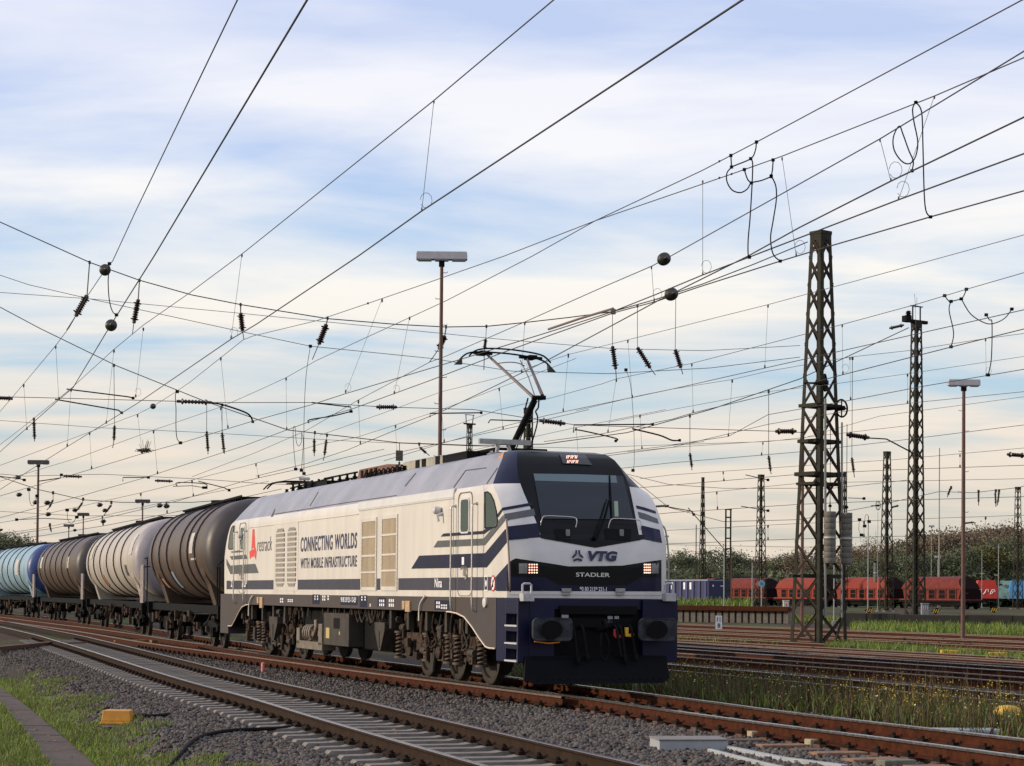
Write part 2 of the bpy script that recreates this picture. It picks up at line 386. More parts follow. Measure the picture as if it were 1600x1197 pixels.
strip(mb, [(684.5, 845), (756.5, 841.3), (787.7, 803.6), (831.7, 795.8), (834, 795.6)], [(678, 855.5), (757.9, 851.9), (789.1, 813.6), (835.3, 805.7), (836.5, 805.6)], off=.005)
strip(mb, [(996.5, 800), (1008, 803), (1027, 811)], [(999, 809.5), (1009, 812.5), (1029, 818.5)])
for p in ([(361, 861.7), (380.3, 859.2), (381.9, 862.6), (362, 864)], [(359.2, 869.3), (384.6, 866.5), (387, 873.2), (362, 874.7)], [(360, 883.7), (399, 880.9), (404.4, 895.3), (360.2, 897.2), (354, 882), (354, 873)]): spoly(mb, p)
mb.build('grey_livery_band', bandgrey, loco, recalc=False)
# front panel: V shaped lower edge of the mask, gloss black lower panel, white sill
mb = MB(); strip(mb, [(844, 836), (930, 836), (1006, 836)], [(844.5, 841), (930, 856), (1006, 843)], off=.005); mb.build('windscreen_mask', black, loco, recalc=False)
mb = MB()
strip(mb, [(799, 876), (806, 872.5), (852, 879.5), (888, 885), (930, 884.5), (972, 884), (1004, 879), (1031, 875)],
      [(799, 900), (806, 901), (852, 902), (873, 914), (930, 915), (982, 914), (1001, 902), (1031, 902)], off=.007)
mb.build('lower_black_panel', black, loco, recalc=False)
mb = MB(); strip(mb, [(794.5, 923.6), (806, 923.8), (930, 924.2), (1033, 924.6)], [(794.5, 929), (806, 929), (930, 929.5), (1033, 930)], off=.006)
mb.build('white_sill_line', white, loco, recalc=False)
# windscreen
mb = MB(); strip(mb, [(833, 741), (902, 742), (973, 744.5)], [(845.5, 811), (915, 812), (989.5, 812)], m=8, off=.009)
ws = mb.build('windscreen', glass, loco, recalc=False)
mb = MB(); strip(mb, [(833, 741), (902, 742), (962, 744)], [(835.5, 752), (904, 754), (964, 755.5)], off=.012); mb.build('sunshade', glasslite, ws, recalc=False)
mb = MB(); strip(mb, [(959, 784), (965, 784)], [(960, 808), (966, 808)], off=.013); mb.build('painted_glass_reflection', mat('pale_green_reflection', (.22, .30, .2), .4), ws, recalc=False)  # pale green reflection painted onto the glass
mb = MB(); strip(mb, [(872, 704.5), (910, 706.5)], [(879, 725), (925, 727.5)], off=.012); ds = mb.build('destination_display', mat('display_glass', (.03, .032, .037), .2), loco, recalc=False)
mb = MB()
for r_ in range(2):
    for k in range(8):
        x = 884+k*2.25+r_*1.2; y = 713.3+r_*7.2; h = 2.2 if k % 3 == 2 else 4.6
        strip(mb, [(x+1.1, y), (x+2.1, y)], [(x, y+h), (x+1.1, y+h)], m=1, off=.02)
mb.build('led_dots', leds, ds, recalc=False)
# side windows and doors
def rrect(x0, x1, z0, z1, r, n=5):
    out = []
    for cx_, cz_, a0 in ((x1-r, z1-r, 0), (x0+r, z1-r, 90), (x0+r, z0+r, 180), (x1-r, z0+r, 270)):
        for k in range(n+1):
            a = R(a0+90*k/n); out.append((cx_+r*math.cos(a), cz_+r*math.sin(a)))
    return out
fs = lambda a, b, d: Vector((-1.45-d, a, b))
def ring(mb_, o_, i_, d0, d1, fn=fs):
    n = len(o_); vs = [fn(*p, d1) for p in o_]+[fn(*p, d1) for p in i_]+[fn(*p, d0) for p in o_]+[fn(*p, d0) for p in i_]
    mb_.add(vs, [(k, (k+1) % n, n+(k+1) % n, n+k) for k in range(n)]+[(k, 2*n+k, 2*n+(k+1) % n, (k+1) % n) for k in range(n)]+[(n+k, n+(k+1) % n, 3*n+(k+1) % n, 3*n+k) for k in range(n)])
for uc in (2.36, LEN-2.36):
    d = MB(); d.prism(rrect(uc-.36, uc+.36, 1.60, 3.42, .14), fs, -.01, .006)
    # the panel keeps the flank's colours, so only its seam is drawn
    seam = MB(); ring(seam, rrect(uc-.375, uc+.375, 1.585, 3.43, .15), rrect(uc-.36, uc+.36, 1.60, 3.415, .14), -.005, .007)
    dr = seam.build('door', mat('door_seam', (.16, .14, .12), .7), loco)
    g = MB(); g.prism(rrect(uc-.21, uc+.21, 2.72, 3.30, .07), fs, 0, .012); g.build('door_window', glassgreen, dr)
    g = MB(); ring(g, rrect(uc-.235, uc+.235, 2.695, 3.325, .085), rrect(uc-.205, uc+.205, 2.725, 3.295, .07), -.005, .016); g.build('window_frame', white, dr)
    g = MB(); g.box((-1.50, uc-.12, 2.02), (.05, .05, .16)); g.tube([(-1.46, uc-.12, 2.1), (-1.53, uc-.12, 2.1), (-1.53, uc-.02, 2.06)], .014, 8); g.box((-1.462, uc-.1, 1.93), (.02, .08, .09)); g.build('door_handle', steel, dr)
    for s_u in (-.62, .50) if uc < 10 else (-.50, .62):
        r_ = MB(); uu = uc+s_u
        r_.tube(curve_pts([(-1.45, uu, 3.20), (-1.53, uu, 3.18), (-1.54, uu, 3.08), (-1.54, uu, 2.2), (-1.54, uu, 1.55), (-1.52, uu, 1.36), (-1.46, uu, 1.32)], 5), .017, 8)
        r_.cyl((-1.44, uu, 3.20), (-1.47, uu, 3.20), .03); r_.build('handrail', steel, loco, smooth=50)
# front side window
P = [(758.4, 769.8), (762.1, 768.8), (767.1, 772.4), (772.1, 782.3), (776.0, 797.9), (777.9, 813.6), (777.2, 821.1), (773.8, 823.8), (758.6, 824.6)]
for mir in (0, 1):
    q = [side(x, y) for x, y in P]; q = [((LEN-p.y) if mir else p.y, p.z) for p in q]
    g = MB(); g.prism(q, fs, -.01, .008); w = g.build('side_window', glassgreen, loco)
    c = (sum(a for a, _ in q)/9, sum(b for _, b in q)/9)
    g = MB(); ring(g, [(c[0]+(a-c[0])*1.07, c[1]+(b-c[1])*1.04) for a, b in q], [(c[0]+(a-c[0])*.96, c[1]+(b-c[1])*.98) for a, b in q], -.004, .014); g.build('window_seal', rubber, w)
# panel seams, drip rail, bolt lines
mb = MB()
for u, z0, z1 in ((2.98, 1.3, 3.5), (1.40, 1.3, 3.5), (LEN-1.4, 1.3, 3.5), (LEN-2.98, 1.3, 3.5), (14.25, 1.6, 3.2)): uz(mb, u-.007, u+.007, z0, z1, .006)
mb.build('panel_seam', mat('seam_shadow_gap', (.07, .06, .055), .8), loco, recalc=False)
mb = MB(); mb.bx(-1.463, -1.45, 3.0, 9.0, 3.34, 3.355); mb.bx(-1.463, -1.45, 9.0, 19.0, 3.27, 3.282)
mb.prism([(3.37, 0), (3.52, .05), (3.53, .0)], lambda a, b, d: Vector((-1.452-b*.6+(.05 if a > 3.5 else 0), d, a)), 3.0, 9.1)
mb.build('drip_rail', white, loco)
mb = MB()
for a_, b2_, w2 in (((649.4, 739), (632.3, 759.6), (1.1, .5)), ((727.5, 734.7), (708.3, 761.7), (1.1, .5)), ((727.5, 734.7), (760, 730.5), (.2, 1.2)), ((540, 785.2), (620, 773.8), (.1, 1.0)), ((429.6, 803), (540, 785.2), (.1, 1.0)), ((497, 769), (483.6, 791), (1.0, .4)), ((760, 756), (777, 731), (1.0, .4))):
    strip(mb, [a_, b2_], [(a_[0]+w2[0], a_[1]+w2[1]), (b2_[0]+w2[0], b2_[1]+w2[1])], off=.002)
strip(mb, [(429, 796), (430.5, 794)], [(423, 808), (427, 807)], off=.002)
mb.build('panel_seam', mat('seam_shadow_gap', (.07, .06, .055), .8), loco, recalc=False)
# intake grilles
for x0, x1, rows in ((565, 589, ((815, 838), (841, 867), (870, 893), (895.5, 917.5))), (596.5, 621.5, ((810.5, 834), (837, 865), (868, 890), (893, 916.5)))):
    u0, u1 = side(x1, 870).y, side(x0, 870).y; xm = (x0+x1)/2
    fr = MB(); z1 = side(xm, rows[0][0]-6).z; z0 = side(xm, 923).z
    fr.bx(-1.47, -1.449, u0, u0+.06, z0, z1); fr.bx(-1.47, -1.449, u1-.06, u1, z0, z1)
    prev = z1; zr = []
    for a, b in rows: zr.append((side(xm, b).z, side(xm, a).z))
    for k, (a, b) in enumerate(zr):
        fr.bx(-1.469, -1.449, u0+.06, u1-.06, b, prev); prev = a
    fr.bx(-1.469, -1.449, u0+.06, u1-.06, z0, prev)
    for k in range(16):
        zz = z0+.06+(z1-z0-.1)*k/15
        for uu in (u0+.025, u1-.025): fr.cyl((-1.47, uu, zz), (-1.477, uu, zz), .009, n=6)
    fo = fr.build('grille_frame', cream, loco)
    for a, b in zr:
        g = MB(); g.bx(-1.458, -1.447, u0+.06, u1-.06, a, b); g.build('grille_panel', grille, fo)
# louvre pair
fr = MB(); a0, a1 = side(466, 870).y, side(428.5, 870).y; fr.bx(-1.458, -1.449, a0, a1, 1.66, 3.28)
lf = fr.build('louvre_frame', cream, loco)
for x0, x1 in ((431, 446), (449, 464)):
    u0, u1 = side(x1, 870).y+.03, side(x0, 870).y-.03
    rc = MB(); sl = MB(); nrow = 12; zt, zb = 3.16, 1.72
    for k in range(nrow):
        za = zt-(zt-zb)*k/nrow; zc_ = za-(zt-zb)/nrow+.035; ins = .16 if k == 0 else (.14 if k == nrow-1 else 0)
        it, ib = (.16, .03) if k == 0 else ((.03, .16) if k == nrow-1 else (0, 0))
        rc.prism([(u0+ib, zc_), (u1-ib, zc_), (u1-it, za), (u0+it, za)], fs, .004, .010)
        for j in range(3):
            zz = zc_+(za-zc_)*(j+.5)/3; sl.bx(-1.468, -1.46, u0+.06+ins*.5, u1-.06-ins*.5, zz-.008, zz+.006)
    r_ = rc.build('louvre_recess', louvre, lf); sl.build('louvre_slat', mat('dusty_slat', (.42, .38, .33), .6), r_)
# lettering on the flank
def stext(s, x0, y0, x1, y1, m, **k):
    a, b = side(x0, y1), side(x1, y0); w = a.y-b.y
    zt = (side(x0, y0).z+side(x1, y0).z)/2; zb = (side(x0, y1).z+side(x1, y1).z)/2
    return text_mesh(s, k.pop('name', 'lettering'), m, loco, (-1.452, a.y, k.pop('zb', zb)), (0, -1, 0), (0, 0, 1), w, k.pop('h', zt-zb), k.pop('depth', .006), **k)
A = side(470, 861); B = side(558, 857)
zb = side(470, 862.5).z; zt = side(558, 831.5).z
text_mesh('CONNECTING WORLDS', 'slogan_lettering', deepblue_txt, loco, (-1.45, side(470, 850).y, zb), (0, -1, 0), (0, 0, 1), side(470, 850).y-side(558, 850).y, zt-zb, .006, bold=.024, shear=.10, spacing=1.14)
zb = side(470, 888.5).z; zt = side(558, 867.5).z
text_mesh('WITH MOBILE INFRASTRUCTURE', 'slogan_lettering', deepblue_txt, loco, (-1.45, side(470, 880).y, zb), (0, -1, 0), (0, 0, 1), side(470, 880).y-side(558, 880).y, zt-zb, .006, bold=.02, shear=.08, spacing=1.16)
stext('retrack', 402, 839, 425.5, 861, mat('grey_lettering', (.10, .10, .11), .5), name='operator_lettering', bold=-.008, shear=.25)
stext('Nina', 680, 903.5, 691.5, 918, white_txt, name='name_lettering', bold=.02, depth=.009)
stext('1', 722.3, 870.5, 726, 882.5, white_txt, name='cab_number', bold=.04, depth=.009)
stext('ELP', 378.5, 906.5, 386.5, 917, white_txt, name='owner_lettering', bold=.02, shear=.2)
stext('2', 361, 906, 363.5, 917, white_txt, name='cab_number', bold=.02)
mb = MB()
z5 = lambda pts: [(370+x/7.041, 720+y/7.041) for x, y in pts]
spoly(mb, z5([(174, 755), (194, 752), (200, 850), (203, 935), (196, 968), (180, 955), (162, 978), (168, 880)]), .005)
spoly(mb, z5([(140, 1000), (158, 985), (180, 970), (187, 1000), (189, 1056), (165, 1058), (145, 1083)]), .005)
spoly(mb, z5([(186, 975), (205, 945), (219, 1010), (211, 1092), (196, 1055)]), .005)
mb.build('red_company_logo', logo_red, loco, recalc=False)
# safety pictograms
mb = MB()
spoly(mb, [(792, 922), (784, 922), (788, 904.5)], .007); spoly(mb, [(785.3, 714.5), (777, 717), (788.5, 706.5)], .007)
mb.build('warning_triangle', orange, loco, recalc=False)
mb = MB(); c = side(770.8, 911.5); ring(mb, [(c.y+.105*math.cos(a/16*math.tau), c.z+.14*math.sin(a/16*math.tau)) for a in range(16)], [(c.y+.085*math.cos(a/16*math.tau), c.z+.115*math.sin(a/16*math.tau)) for a in range(16)], .004, .009); mb.build('prohibition_sign', red, loco)
mb = MB(); mb.prism([(c.y+.086*math.cos(a/16*math.tau), c.z+.116*math.sin(a/16*math.tau)) for a in range(16)], fs, .004, .007)
c2 = side(759.8, 911.5); ring(mb, [(c2.y+a, c2.z+b) for a, b in ((-.085, -.13), (.085, -.13), (.085, .13), (-.085, .13))], [(c2.y+a, c2.z+b) for a, b in ((-.07, -.11), (.07, -.11), (.07, .11), (-.07, .11))], .004, .008)
mb.prism([(c2.y+.04*math.cos(a/8*math.tau), c2.z+.06*math.sin(a/8*math.tau)) for a in range(8)], fs, .004, .007)
mb.build('pictogram_plate', white_txt, loco)
mb = MB(); mb.tube([(-1.459, c.y-.07, c.z+.09), (-1.459, c.y+.07, c.z-.09)], .008, 4); mb.prism([(c.y-.02, c.z-.06), (c.y+.03, c.z-.07), (c.y+.02, c.z+.06), (c.y-.01, c.z+.05)], fs, .006, .009); mb.build('pictogram_figure', blackm, loco)
# skirt with wheel arches
zs = 1.565
arch = [(3.10, 1.30), (2.75, 1.28), (2.35, 1.22), (1.95, 1.06), (1.55, .86), (1.25, .73), (1.1, .71)]
poly = [(.76, zs), (.76, .71)]+arch[::-1]+[(LEN-a, b) for a, b in arch]+[(LEN-.76, .71), (LEN-.76, zs)]
mb = MB(); mb.prism(poly, fs, -.05, .0015); mb.prism([(a, b) for a, b in poly], lambda a, b, d: Vector((1.45+d, a, b)), -.05, .0015)
mb.bx(-1.40, 1.40, .8, LEN-.8, 1.36, 1.56)
sk = mb.build('skirt', skirtgrey, loco)
for mir in (0, 1):
    mb = MB(); mb.tube([(-1.458, (LEN-a) if mir else a, b) for a, b in [(3.3, 1.30)]+arch+[(.78, .71)]], .014, 6); mb.build('arch_trim', mat('cream_trim', (.62, .52, .42), .5), sk)
# solebar lettering plates
mb = MB()
for x0, x1, y0, y1 in ((503, 509, 930, 939), (511, 514.5, 930, 938), (449, 458, 936, 941), (437, 443, 934, 942), (564, 567, 931, 939), (569, 572, 931, 939), (577, 580, 943, 948), (592, 601, 936, 948), (607, 616, 935, 949), (681, 688, 939, 951), (688.5, 699, 944, 952), (491, 493.5, 930, 938), (495, 497.5, 930, 938)):
    a, b, c, d = srect(x0, y0, x1, y1)
    nn = max(1, int((x1-x0)/2.4))
    for k in range(nn):
        for j in range(2): mb.bx(-1.4535, -1.4515, b+(a-b)*(k+.15)/nn, b+(a-b)*(k+.75)/nn, c+(d-c)*(j*.5+.08), c+(d-c)*(j*.5+.42))
mb.build('data_lettering', white_txt, loco)
mb = MB()
for x0, x1, y0, y1 in ((488, 500, 929, 944), (562, 574, 930, 949), (590, 603, 934, 948), (679, 702, 938, 953), (532, 559, 932, 945)):
    a, b, c, d = srect(x0, y0, x1, y1); mb.bx(-1.4525, -1.4512, b, a, c, d)
mb.build('data_plate', navy, loco)
stext('90 80 2159 221-1 D-ELP', 533, 933, 557, 941, white_txt, name='fleet_number', bold=.02, depth=.006)

# ---- nose: lettering, lamps, handles
def ftext(s, x0, y0, x1, y1, u, m, **k):
    a, b = face(x0, y1, u), face(x1, y0, u)
    return text_mesh(s, k.pop('name', 'lettering'), m, loco, (a.x, u, a.z), (1, 0, 0), (0, 0, 1), b.x-a.x, face(x0, y0, u).z-a.z, 0, **k)
ftext('VTG', 918, 860.5, 965, 876.5, -.012, deepblue_txt, name='owner_lettering', bold=.065, shear=.18)
ftext('STADLER', 900, 894.5, 953, 901, -.014, silver_txt, name='builder_lettering', bold=.015)
ftext('90 80 2159 221-1', 906, 917, 948, 923.5, -.014, white_txt, name='fleet_number', bold=.01)
mb = MB()
def stroke(pts, w):
    q = [face(x, y, -.012) for x, y in pts]
    for a, b in zip(q, q[1:]):
        d = (b-a).normalized(); nrm = Vector((-d.z, 0, d.x))*w/2; mb.add([a+nrm, b+nrm, b-nrm, a-nrm], [(0, 1, 2, 3)])
# upper panel leans back: keep emblem just proud of it
stroke([(900.6, 859.5), (900, 866), (894.5, 871.5)], .036); stroke([(904.8, 859.5), (905.4, 866), (911, 871.5)], .036); stroke([(896, 876), (902.7, 873.4), (909.5, 876)], .036)
mb.build('company_emblem', deepblue_txt, loco, recalc=False)
for sx, xs in ((0, ((826, 839.5), (811, 824))), (1, ((1005, 1015.5), (1017, 1028)))):
    mb = MB(); strip(mb, [(xs[1][0], 880.5), (xs[1][1], 880.5)], [(xs[1][0], 896), (xs[1][1], 896)], m=2, off=.012)
    hl = mb.build('headlight', lampglass, loco, recalc=False)
    mb = MB()
    for r_ in range(4):
        for k in range(4):
            x = xs[0][0]+1+(xs[0][1]-xs[0][0]-2)*k/3; p = hit(x, 882.5+r_*4.1, .016)
            mb.lathe([(0, .014), (.01, .014)], p, (0, -1, 0), 8)
    mb.build('led_dots', led, hl)
for cx_, rx0, rx1 in ((886.5, 866, 892), (970.5, 944, 986)):
    mb = MB(); strip(mb, [(rx0, 827), (rx1, 827.5)], [(rx0+1, 843), (rx1-1, 845.5)], off=.008); rc = mb.build('lamp_recess', blackm, loco, recalc=False)
    p = hit(cx_, 834.5, .02); mb = MB(); mb.box(p, (.075, .04, .13)); mb.build('marker_lamp', lampglass, rc, bevel=.01)
for x0, x1 in ((844.5, 899.5), (950.5, 1000)):
    y = 811 if x0 < 900 else 815
    a = [hit(x0, y+10, 0), hit(x0+.5, y+4, .06), hit(x0+5, y, .075), hit((x0+x1)/2, y+.6, .08), hit(x1-5, y+2, .075), hit(x1, y+6, .06), hit(x1, y+13, 0)]
    mb = MB(); mb.tube(curve_pts(a, 4), .0095, 8); mb.build('grab_handle', steel, loco, smooth=50)
mb = MB(); pv = hit(928.5, 842, .03); mb.cyl(pv, pv+Vector((0, -.05, .02)), .045)
mb.tube([hit(928, 842, .06), hit(937, 815, .09), hit(946, 784, .06)], .012, 6); mb.tube([hit(932, 842, .06), hit(943, 815, .09), hit(952, 780, .06)], .012, 6)
mb.tube([hit(951.5, 745, .03), hit(953, 780, .045), hit(955, 812, .03)], .014, 6); mb.build('windscreen_wiper', blackm, loco)
# corner grab rails and silver foot loops
mb = MB(); mb.tube(curve_pts([side(794, 812.5, -1.46), side(791.5, 812.5, -1.53), side(792, 822, -1.55), side(795, 868, -1.55), side(796.5, 915, -1.55), side(797, 924, -1.5)], 4), .016, 8); mb.build('corner_rail', mat('brown_rail_tube', (.18, .14, .12), .45, .3), loco, smooth=50)
mb = MB(); mb.tube(curve_pts([side(1030, 822, 1.46), side(1036, 822, 1.55), side(1040.5, 832, 1.58), side(1044, 860, 1.6), side(1044.5, 905, 1.6), side(1044, 912, 1.58)], 4), .016, 8); mb.build('corner_rail', dsteel, loco, smooth=50)
for x0, x1, u in ((814.5, 832, -.33), (1037, 1053, -.30)):
    a, b = face(x0, 939.5, u), face(x1, 912, u); zm = face(x0, 927, u).z
    mb = MB(); mb.bx(a.x, b.x, u-.09, u+.09, a.z, zm); mb.tube([(a.x+.02, u, zm), (a.x+.02, u, b.z-.02), (a.x+.05, u, b.z), (b.x-.05, u, b.z), (b.x-.02, u, b.z-.02), (b.x-.02, u, zm)], .02, 8)
    mb.build('foot_loop', mat('pale_silver_step', (.46, .46, .47), .5, .2, noise=.25, scale=20), loco, bevel=.006)
for x0, x1 in ((877, 892), (961, 976)):
    a, b = face(x0, 928, -.02), face(x1, 919.5, -.02); mb = MB(); mb.bx(a.x, b.x, -.05, -.015, a.z+.03, b.z); mb.bx(a.x+.02, b.x-.02, -.045, -.02, a.z-.02, a.z+.01); mb.build('socket_cover', dsteel, loco, bevel=.005)
# ---- lower nose
mb = MB(); z0, z1, uf_ = .50, 1.562, -.26
def block(mb_, v0, v1, near):
    w = -1 if near else 1
    if near:
        mb_.bx(-1.25, v1, uf_, .75, z0, z1); mb_.bx(-1.45, -1.25, .30, .75, z0, z1); mb_.bx(-1.45, -1.25, uf_, uf_+.04, z0, z1)
        zz = z0
        for a, b in STEPS+[(z1, z1)]:
            mb_.bx(-1.45, -1.25, uf_+.04, .30, zz, a); zz = b
    else: mb_.bx(v0, v1, uf_, .75, z0, z1)
STEPS = [(.53, .72), (.82, 1.01), (1.11, 1.30)]
block(mb, -1.45, -.80, True); mb.bx(.80, 1.45, uf_, .75, z0, z1); mb.bx(-.80, .80, -.20, .75, 1.38, 1.562)
ap = mb.build('front_apron', navy, loco, bevel=.012); mr_ = MB(); mr_.bx(-1.45, 1.45, LEN-.75, LEN+.22, z0, z1); mr_.build('rear_apron', skirtgrey, loco, bevel=.012)
for a, b in STEPS:
    mb = MB(); mb.bx(-1.47, -1.27, uf_+.02, .31, a-.015, a+.012); mb.bx(-1.26, -1.251, uf_+.05, .29, a+.02, b)
    st = mb.build('step_tread', mat('pale_step_plate', (.42, .42, .44), .6), ap)
    mb = MB(); mb.cyl((-1.263, .0, (a+b)/2), (-1.268, .0, (a+b)/2), .085, n=16); mb.build('step_hole', blackm, st)
mb = MB(); mb.bx(-.80, .80, -.16, .7, .45, 1.38); mb.bx(-.7, .7, -.26, -.16, 1.30, 1.45); mb.bx(-.62, .62, -.22, -.16, 1.08, 1.24)
mb.build('buffer_beam', blackm, loco, bevel=.01)
mb = MB()
for z, v, uu in ((.64, 1.22, -.30), (.20, 1.30, -.42)): pass
mb.prism([(-1.32, .62), (-1.38, .24), (-1.20, .16), (1.10, .16), (1.24, .24), (1.22, .62)], lambda a, b, d: Vector((a, d-(.62-b)*.25+abs(a)*.06, b)), -.38, -.32)
mb.bx(-1.2, 1.2, -.32, .0, .40, .60)
for k in range(18): mb.lathe([(0, .02), (.012, .012)], (-1.15+k*.13, -.5+abs(-1.15+k*.13)*.06, .24), (0, -1, 0), 6)
mb.build('snow_plough', mat('sooty_navy_plough', (.0045, .005, .008), .75, noise=.4, scale=5, spec=.12), loco)
for s_ in (-.95, .95):
    mb = MB(); mb.lathe([(0, .17), (.12, .17), (.13, .13), (.30, .13)], (s_, -.2, 1.06), (0, -1, 0), 18)
    bf = mb.build('buffer', blackm, loco, smooth=40)
    mb = MB(); mb.prism(rrect(s_-.355, s_+.355, .87, 1.25, .09), lambda a, b, d: Vector((a, -.56-d+.06*((a-s_)/.36)**2, b)), 0, .05)
    pd = mb.build('buffer_head', rubbish, bf, bevel=.012)
    mb = MB(); mb.prism([(s_-.04+.19*math.cos(k/20*math.tau), 1.06+.15*math.sin(k/20*math.tau)) for k in range(20)], lambda a, b, d: Vector((a, -.6125-d, b)), 0, .003); mb.build('grease_patch', blackm, pd)
mb = MB(); mb.tube(curve_pts([(0, -.2, 1.05), (0, -.45, 1.05), (0, -.55, 1.10), (0, -.5, 1.2), (0, -.42, 1.16)], 4), .035, 8)
mb.tube(curve_pts([(-.03, -.42, 1.0), (-.07, -.5, .85), (-.07, -.48, .65), (0, -.5, .55), (.07, -.48, .65), (.07, -.5, .85), (.03, -.42, 1.0)], 4), .02, 6)
mb.build('screw_coupling', blackm, loco, smooth=50)
for v0, zb_, m_ in ((-.5, .5, rubber), (-.33, .55, rubber), (.36, .5, rubber), (.55, .55, rubber), (.28, .6, rubber)):
    mb = MB(); mb.tube(curve_pts([(v0, -.2, 1.12), (v0, -.34, 1.08), (v0+.02, -.40, .85), (v0+.06, -.42, zb_), (v0+.1, -.36, zb_+.1)], 5), .024, 8); mb.build('brake_hose', m_, loco, smooth=50)
mb = MB(); mb.box((.47, -.33, 1.02), (.06, .05, .14)); mb.box((.52, -.34, .96), (.16, .05, .05)); mb.build('yellow_air_cock', yellow, loco, bevel=.006)
mb = MB(); mb.box((.27, -.33, 1.0), (.07, .05, .12)); mb.box((.31, -.34, .94), (.12, .05, .05)); mb.build('red_air_cock', red, loco, bevel=.006)
mb = MB(); mb.box((.22, -.21, 1.22), (.09, .02, .12)); mb.box((.34, -.21, 1.22), (.08, .02, .12)); mb.box((-.62, -.27, 1.25), (.12, .02, .09)); mb.build('data_plate', mat('grey_plate', (.25, .25, .27), .6), loco)
mb = MB(); mb.tube([(-1.25, -.5, .86), (-1.0, -.5, .83), (-.8, -.5, .85)], .012, 6); mb.build('orange_cable', orange, loco)

# ---- running gear
wheel_u = (2.75, 4.50, 6.25)
for mir in (0, 1):
    us = [(LEN-u) if mir else u for u in wheel_u]; ua, ub = min(us)-1.0, max(us)+1.0
    fr = MB()
    for s_ in (-1, 1):
        fr.bx(s_*1.0, s_*1.12, ua, ub, .66, .86); fr.bx(s_*.98, s_*1.13, ua+.7, ub-.7, .52, .66)
        for u in us: fr.bx(s_*.97, s_*1.16, u-.17, u+.17, .36, .70); fr.cyl((s_*1.16, u, .53), (s_*1.22, u, .53), .13, n=16)
    for u in (ua+.1, (ua+ub)/2+.85, ub-.1): fr.bx(-1.0, 1.0, u-.1, u+.1, .5, .84)
    bo = fr.build('bogie_frame', bogie, loco, bevel=.01)
    for u in us:
        for s_ in (-1, 1):
            w = MB(); w.lathe([(-.075, .53), (-.07, .56), (-.045, .56), (-.04, .535), (.06, .53), (.07, .50), (.07, .42), (.02, .40), (.03, .2), (.09, .18), (.09, .05)], (s_*.76, u, .535), (s_, 0, 0), 32)
            w.build('wheel', mat('wheel_steel', (.035, .028, .023), .6, .2, noise=.4, scale=6), bo, smooth=40)
        a = MB(); a.cyl((-.7, u, .53), (.7, u, .53), .09); a.build('axle', blackm, bo)
    for u in [us[0]-(.62), us[0]+.62, us[1]+.62, us[1]-.62, us[2]+.62][:5]:
        s = MB()
        pts = [(-1.19+.075*math.cos(t*.5), u+.075*math.sin(t*.5), .38+.46*t/75) for t in range(76)]
        s.tube(pts, .021, 6); s.cyl((-1.19, u, .34), (-1.19, u, .38), .12); s.cyl((-1.19, u, .84), (-1.19, u, .88), .12); s.build('coil_spring', mat('brown_spring', (.10, .068, .048), .7, noise=.4, scale=9), bo, smooth=50)
    rr = random.Random(3+mir)
    for k in range(34):   # brackets, dampers, brake rigging
        u = rr.uniform(ua, ub); z = rr.uniform(.4, 1.2); g = MB(); t = rr.random(); v = rr.uniform(-1.3, -1.14)
        if t < .35: g.box((v, u, z), (.08, rr.uniform(.05, .22), rr.uniform(.08, .35)))
        elif t < .6: g.cyl((v, u, z-.25), (v, u+rr.uniform(-.15, .15), min(z+.28, 1.34)), .035, n=10); g.cyl((v, u, z-.1), (v, u, z+.1), .055, n=10)
        elif t < .85: g.tube(curve_pts([(v, u, 1.32), (v-.03, u+.05, 1.0), (v, u+rr.uniform(-.3, .3), .7), (v, u+rr.uniform(-.3, .3), .62), (v+.1, u, .9)], 4), .017, 6)
        else: g.cyl((v, u-.14, z), (v, u+.14, z), .07, n=12); g.box((v, u, z-.1), (.05, .06, .2))
        g.build(('mounting_bracket', 'damper', 'air_hose', 'brake_cylinder')[0 if t < .35 else 1 if t < .6 else 2 if t < .85 else 3], bogie if rr.random() < .6 else boxgrey, bo, bevel=0)
    for k in range(5):
        u = ua+.5+k*(ub-ua-1)/4+.2; g = MB(); g.bx(-1.38, -1.26, u-.06, u+.06, .92, 1.31); g.build('yaw_stop', boxgrey, bo, bevel=.01)
# sanding boxes, equipment cases
def wedge(x0, x1, y0, y1, depth):
    a, b, c, d = srect(x0, y0, x1, y1); m = (a+b)/2
    g = MB(); g.prism([(a, d), (b, d), (b, c+.42), (m-.06, c), (m+.06, c), (a, c+.42)], lambda p, q, w: Vector((-1.4+w, p, q)), 0, depth); g.prism([(m-.02, c+.05), (m+.02, c+.05), (m+.02, c+.4), (m-.02, c+.4)], lambda p, q, w: Vector((-1.4+w, p, q)), -.015, 0)
    return g.build('sand_box', boxgrey, loco, bevel=.008)
wedge(581, 597, 973, 1016, 1.1); wedge(417, 430, 964, 1000, 1.1)
mb = MB(); a, b, c, d = srect(504, 959, 543.5, 1007); mb.bx(-1.43, -.4, b, a, c, d); eb = mb.build('equipment_case', boxgrey, loco, bevel=.012)
mb = MB(); a2, b2, c2_, d2 = srect(520, 966, 529.5, 982); mb.bx(-1.436, -1.425, b2, a2, c2_, d2); mb.build('case_window', blackm, eb)
mb = MB(); a2, b2, c2_, d2 = srect(508, 981, 513.5, 997); mb.bx(-1.435, -1.43, b2, a2, c2_, d2); a2, b2, c2_, d2 = srect(528.5, 987, 530, 992); mb.bx(-1.436, -1.43, b2, a2, c2_, d2); mb.build('case_label', mat('yellowed_label', (.42, .32, .12), .6), eb)
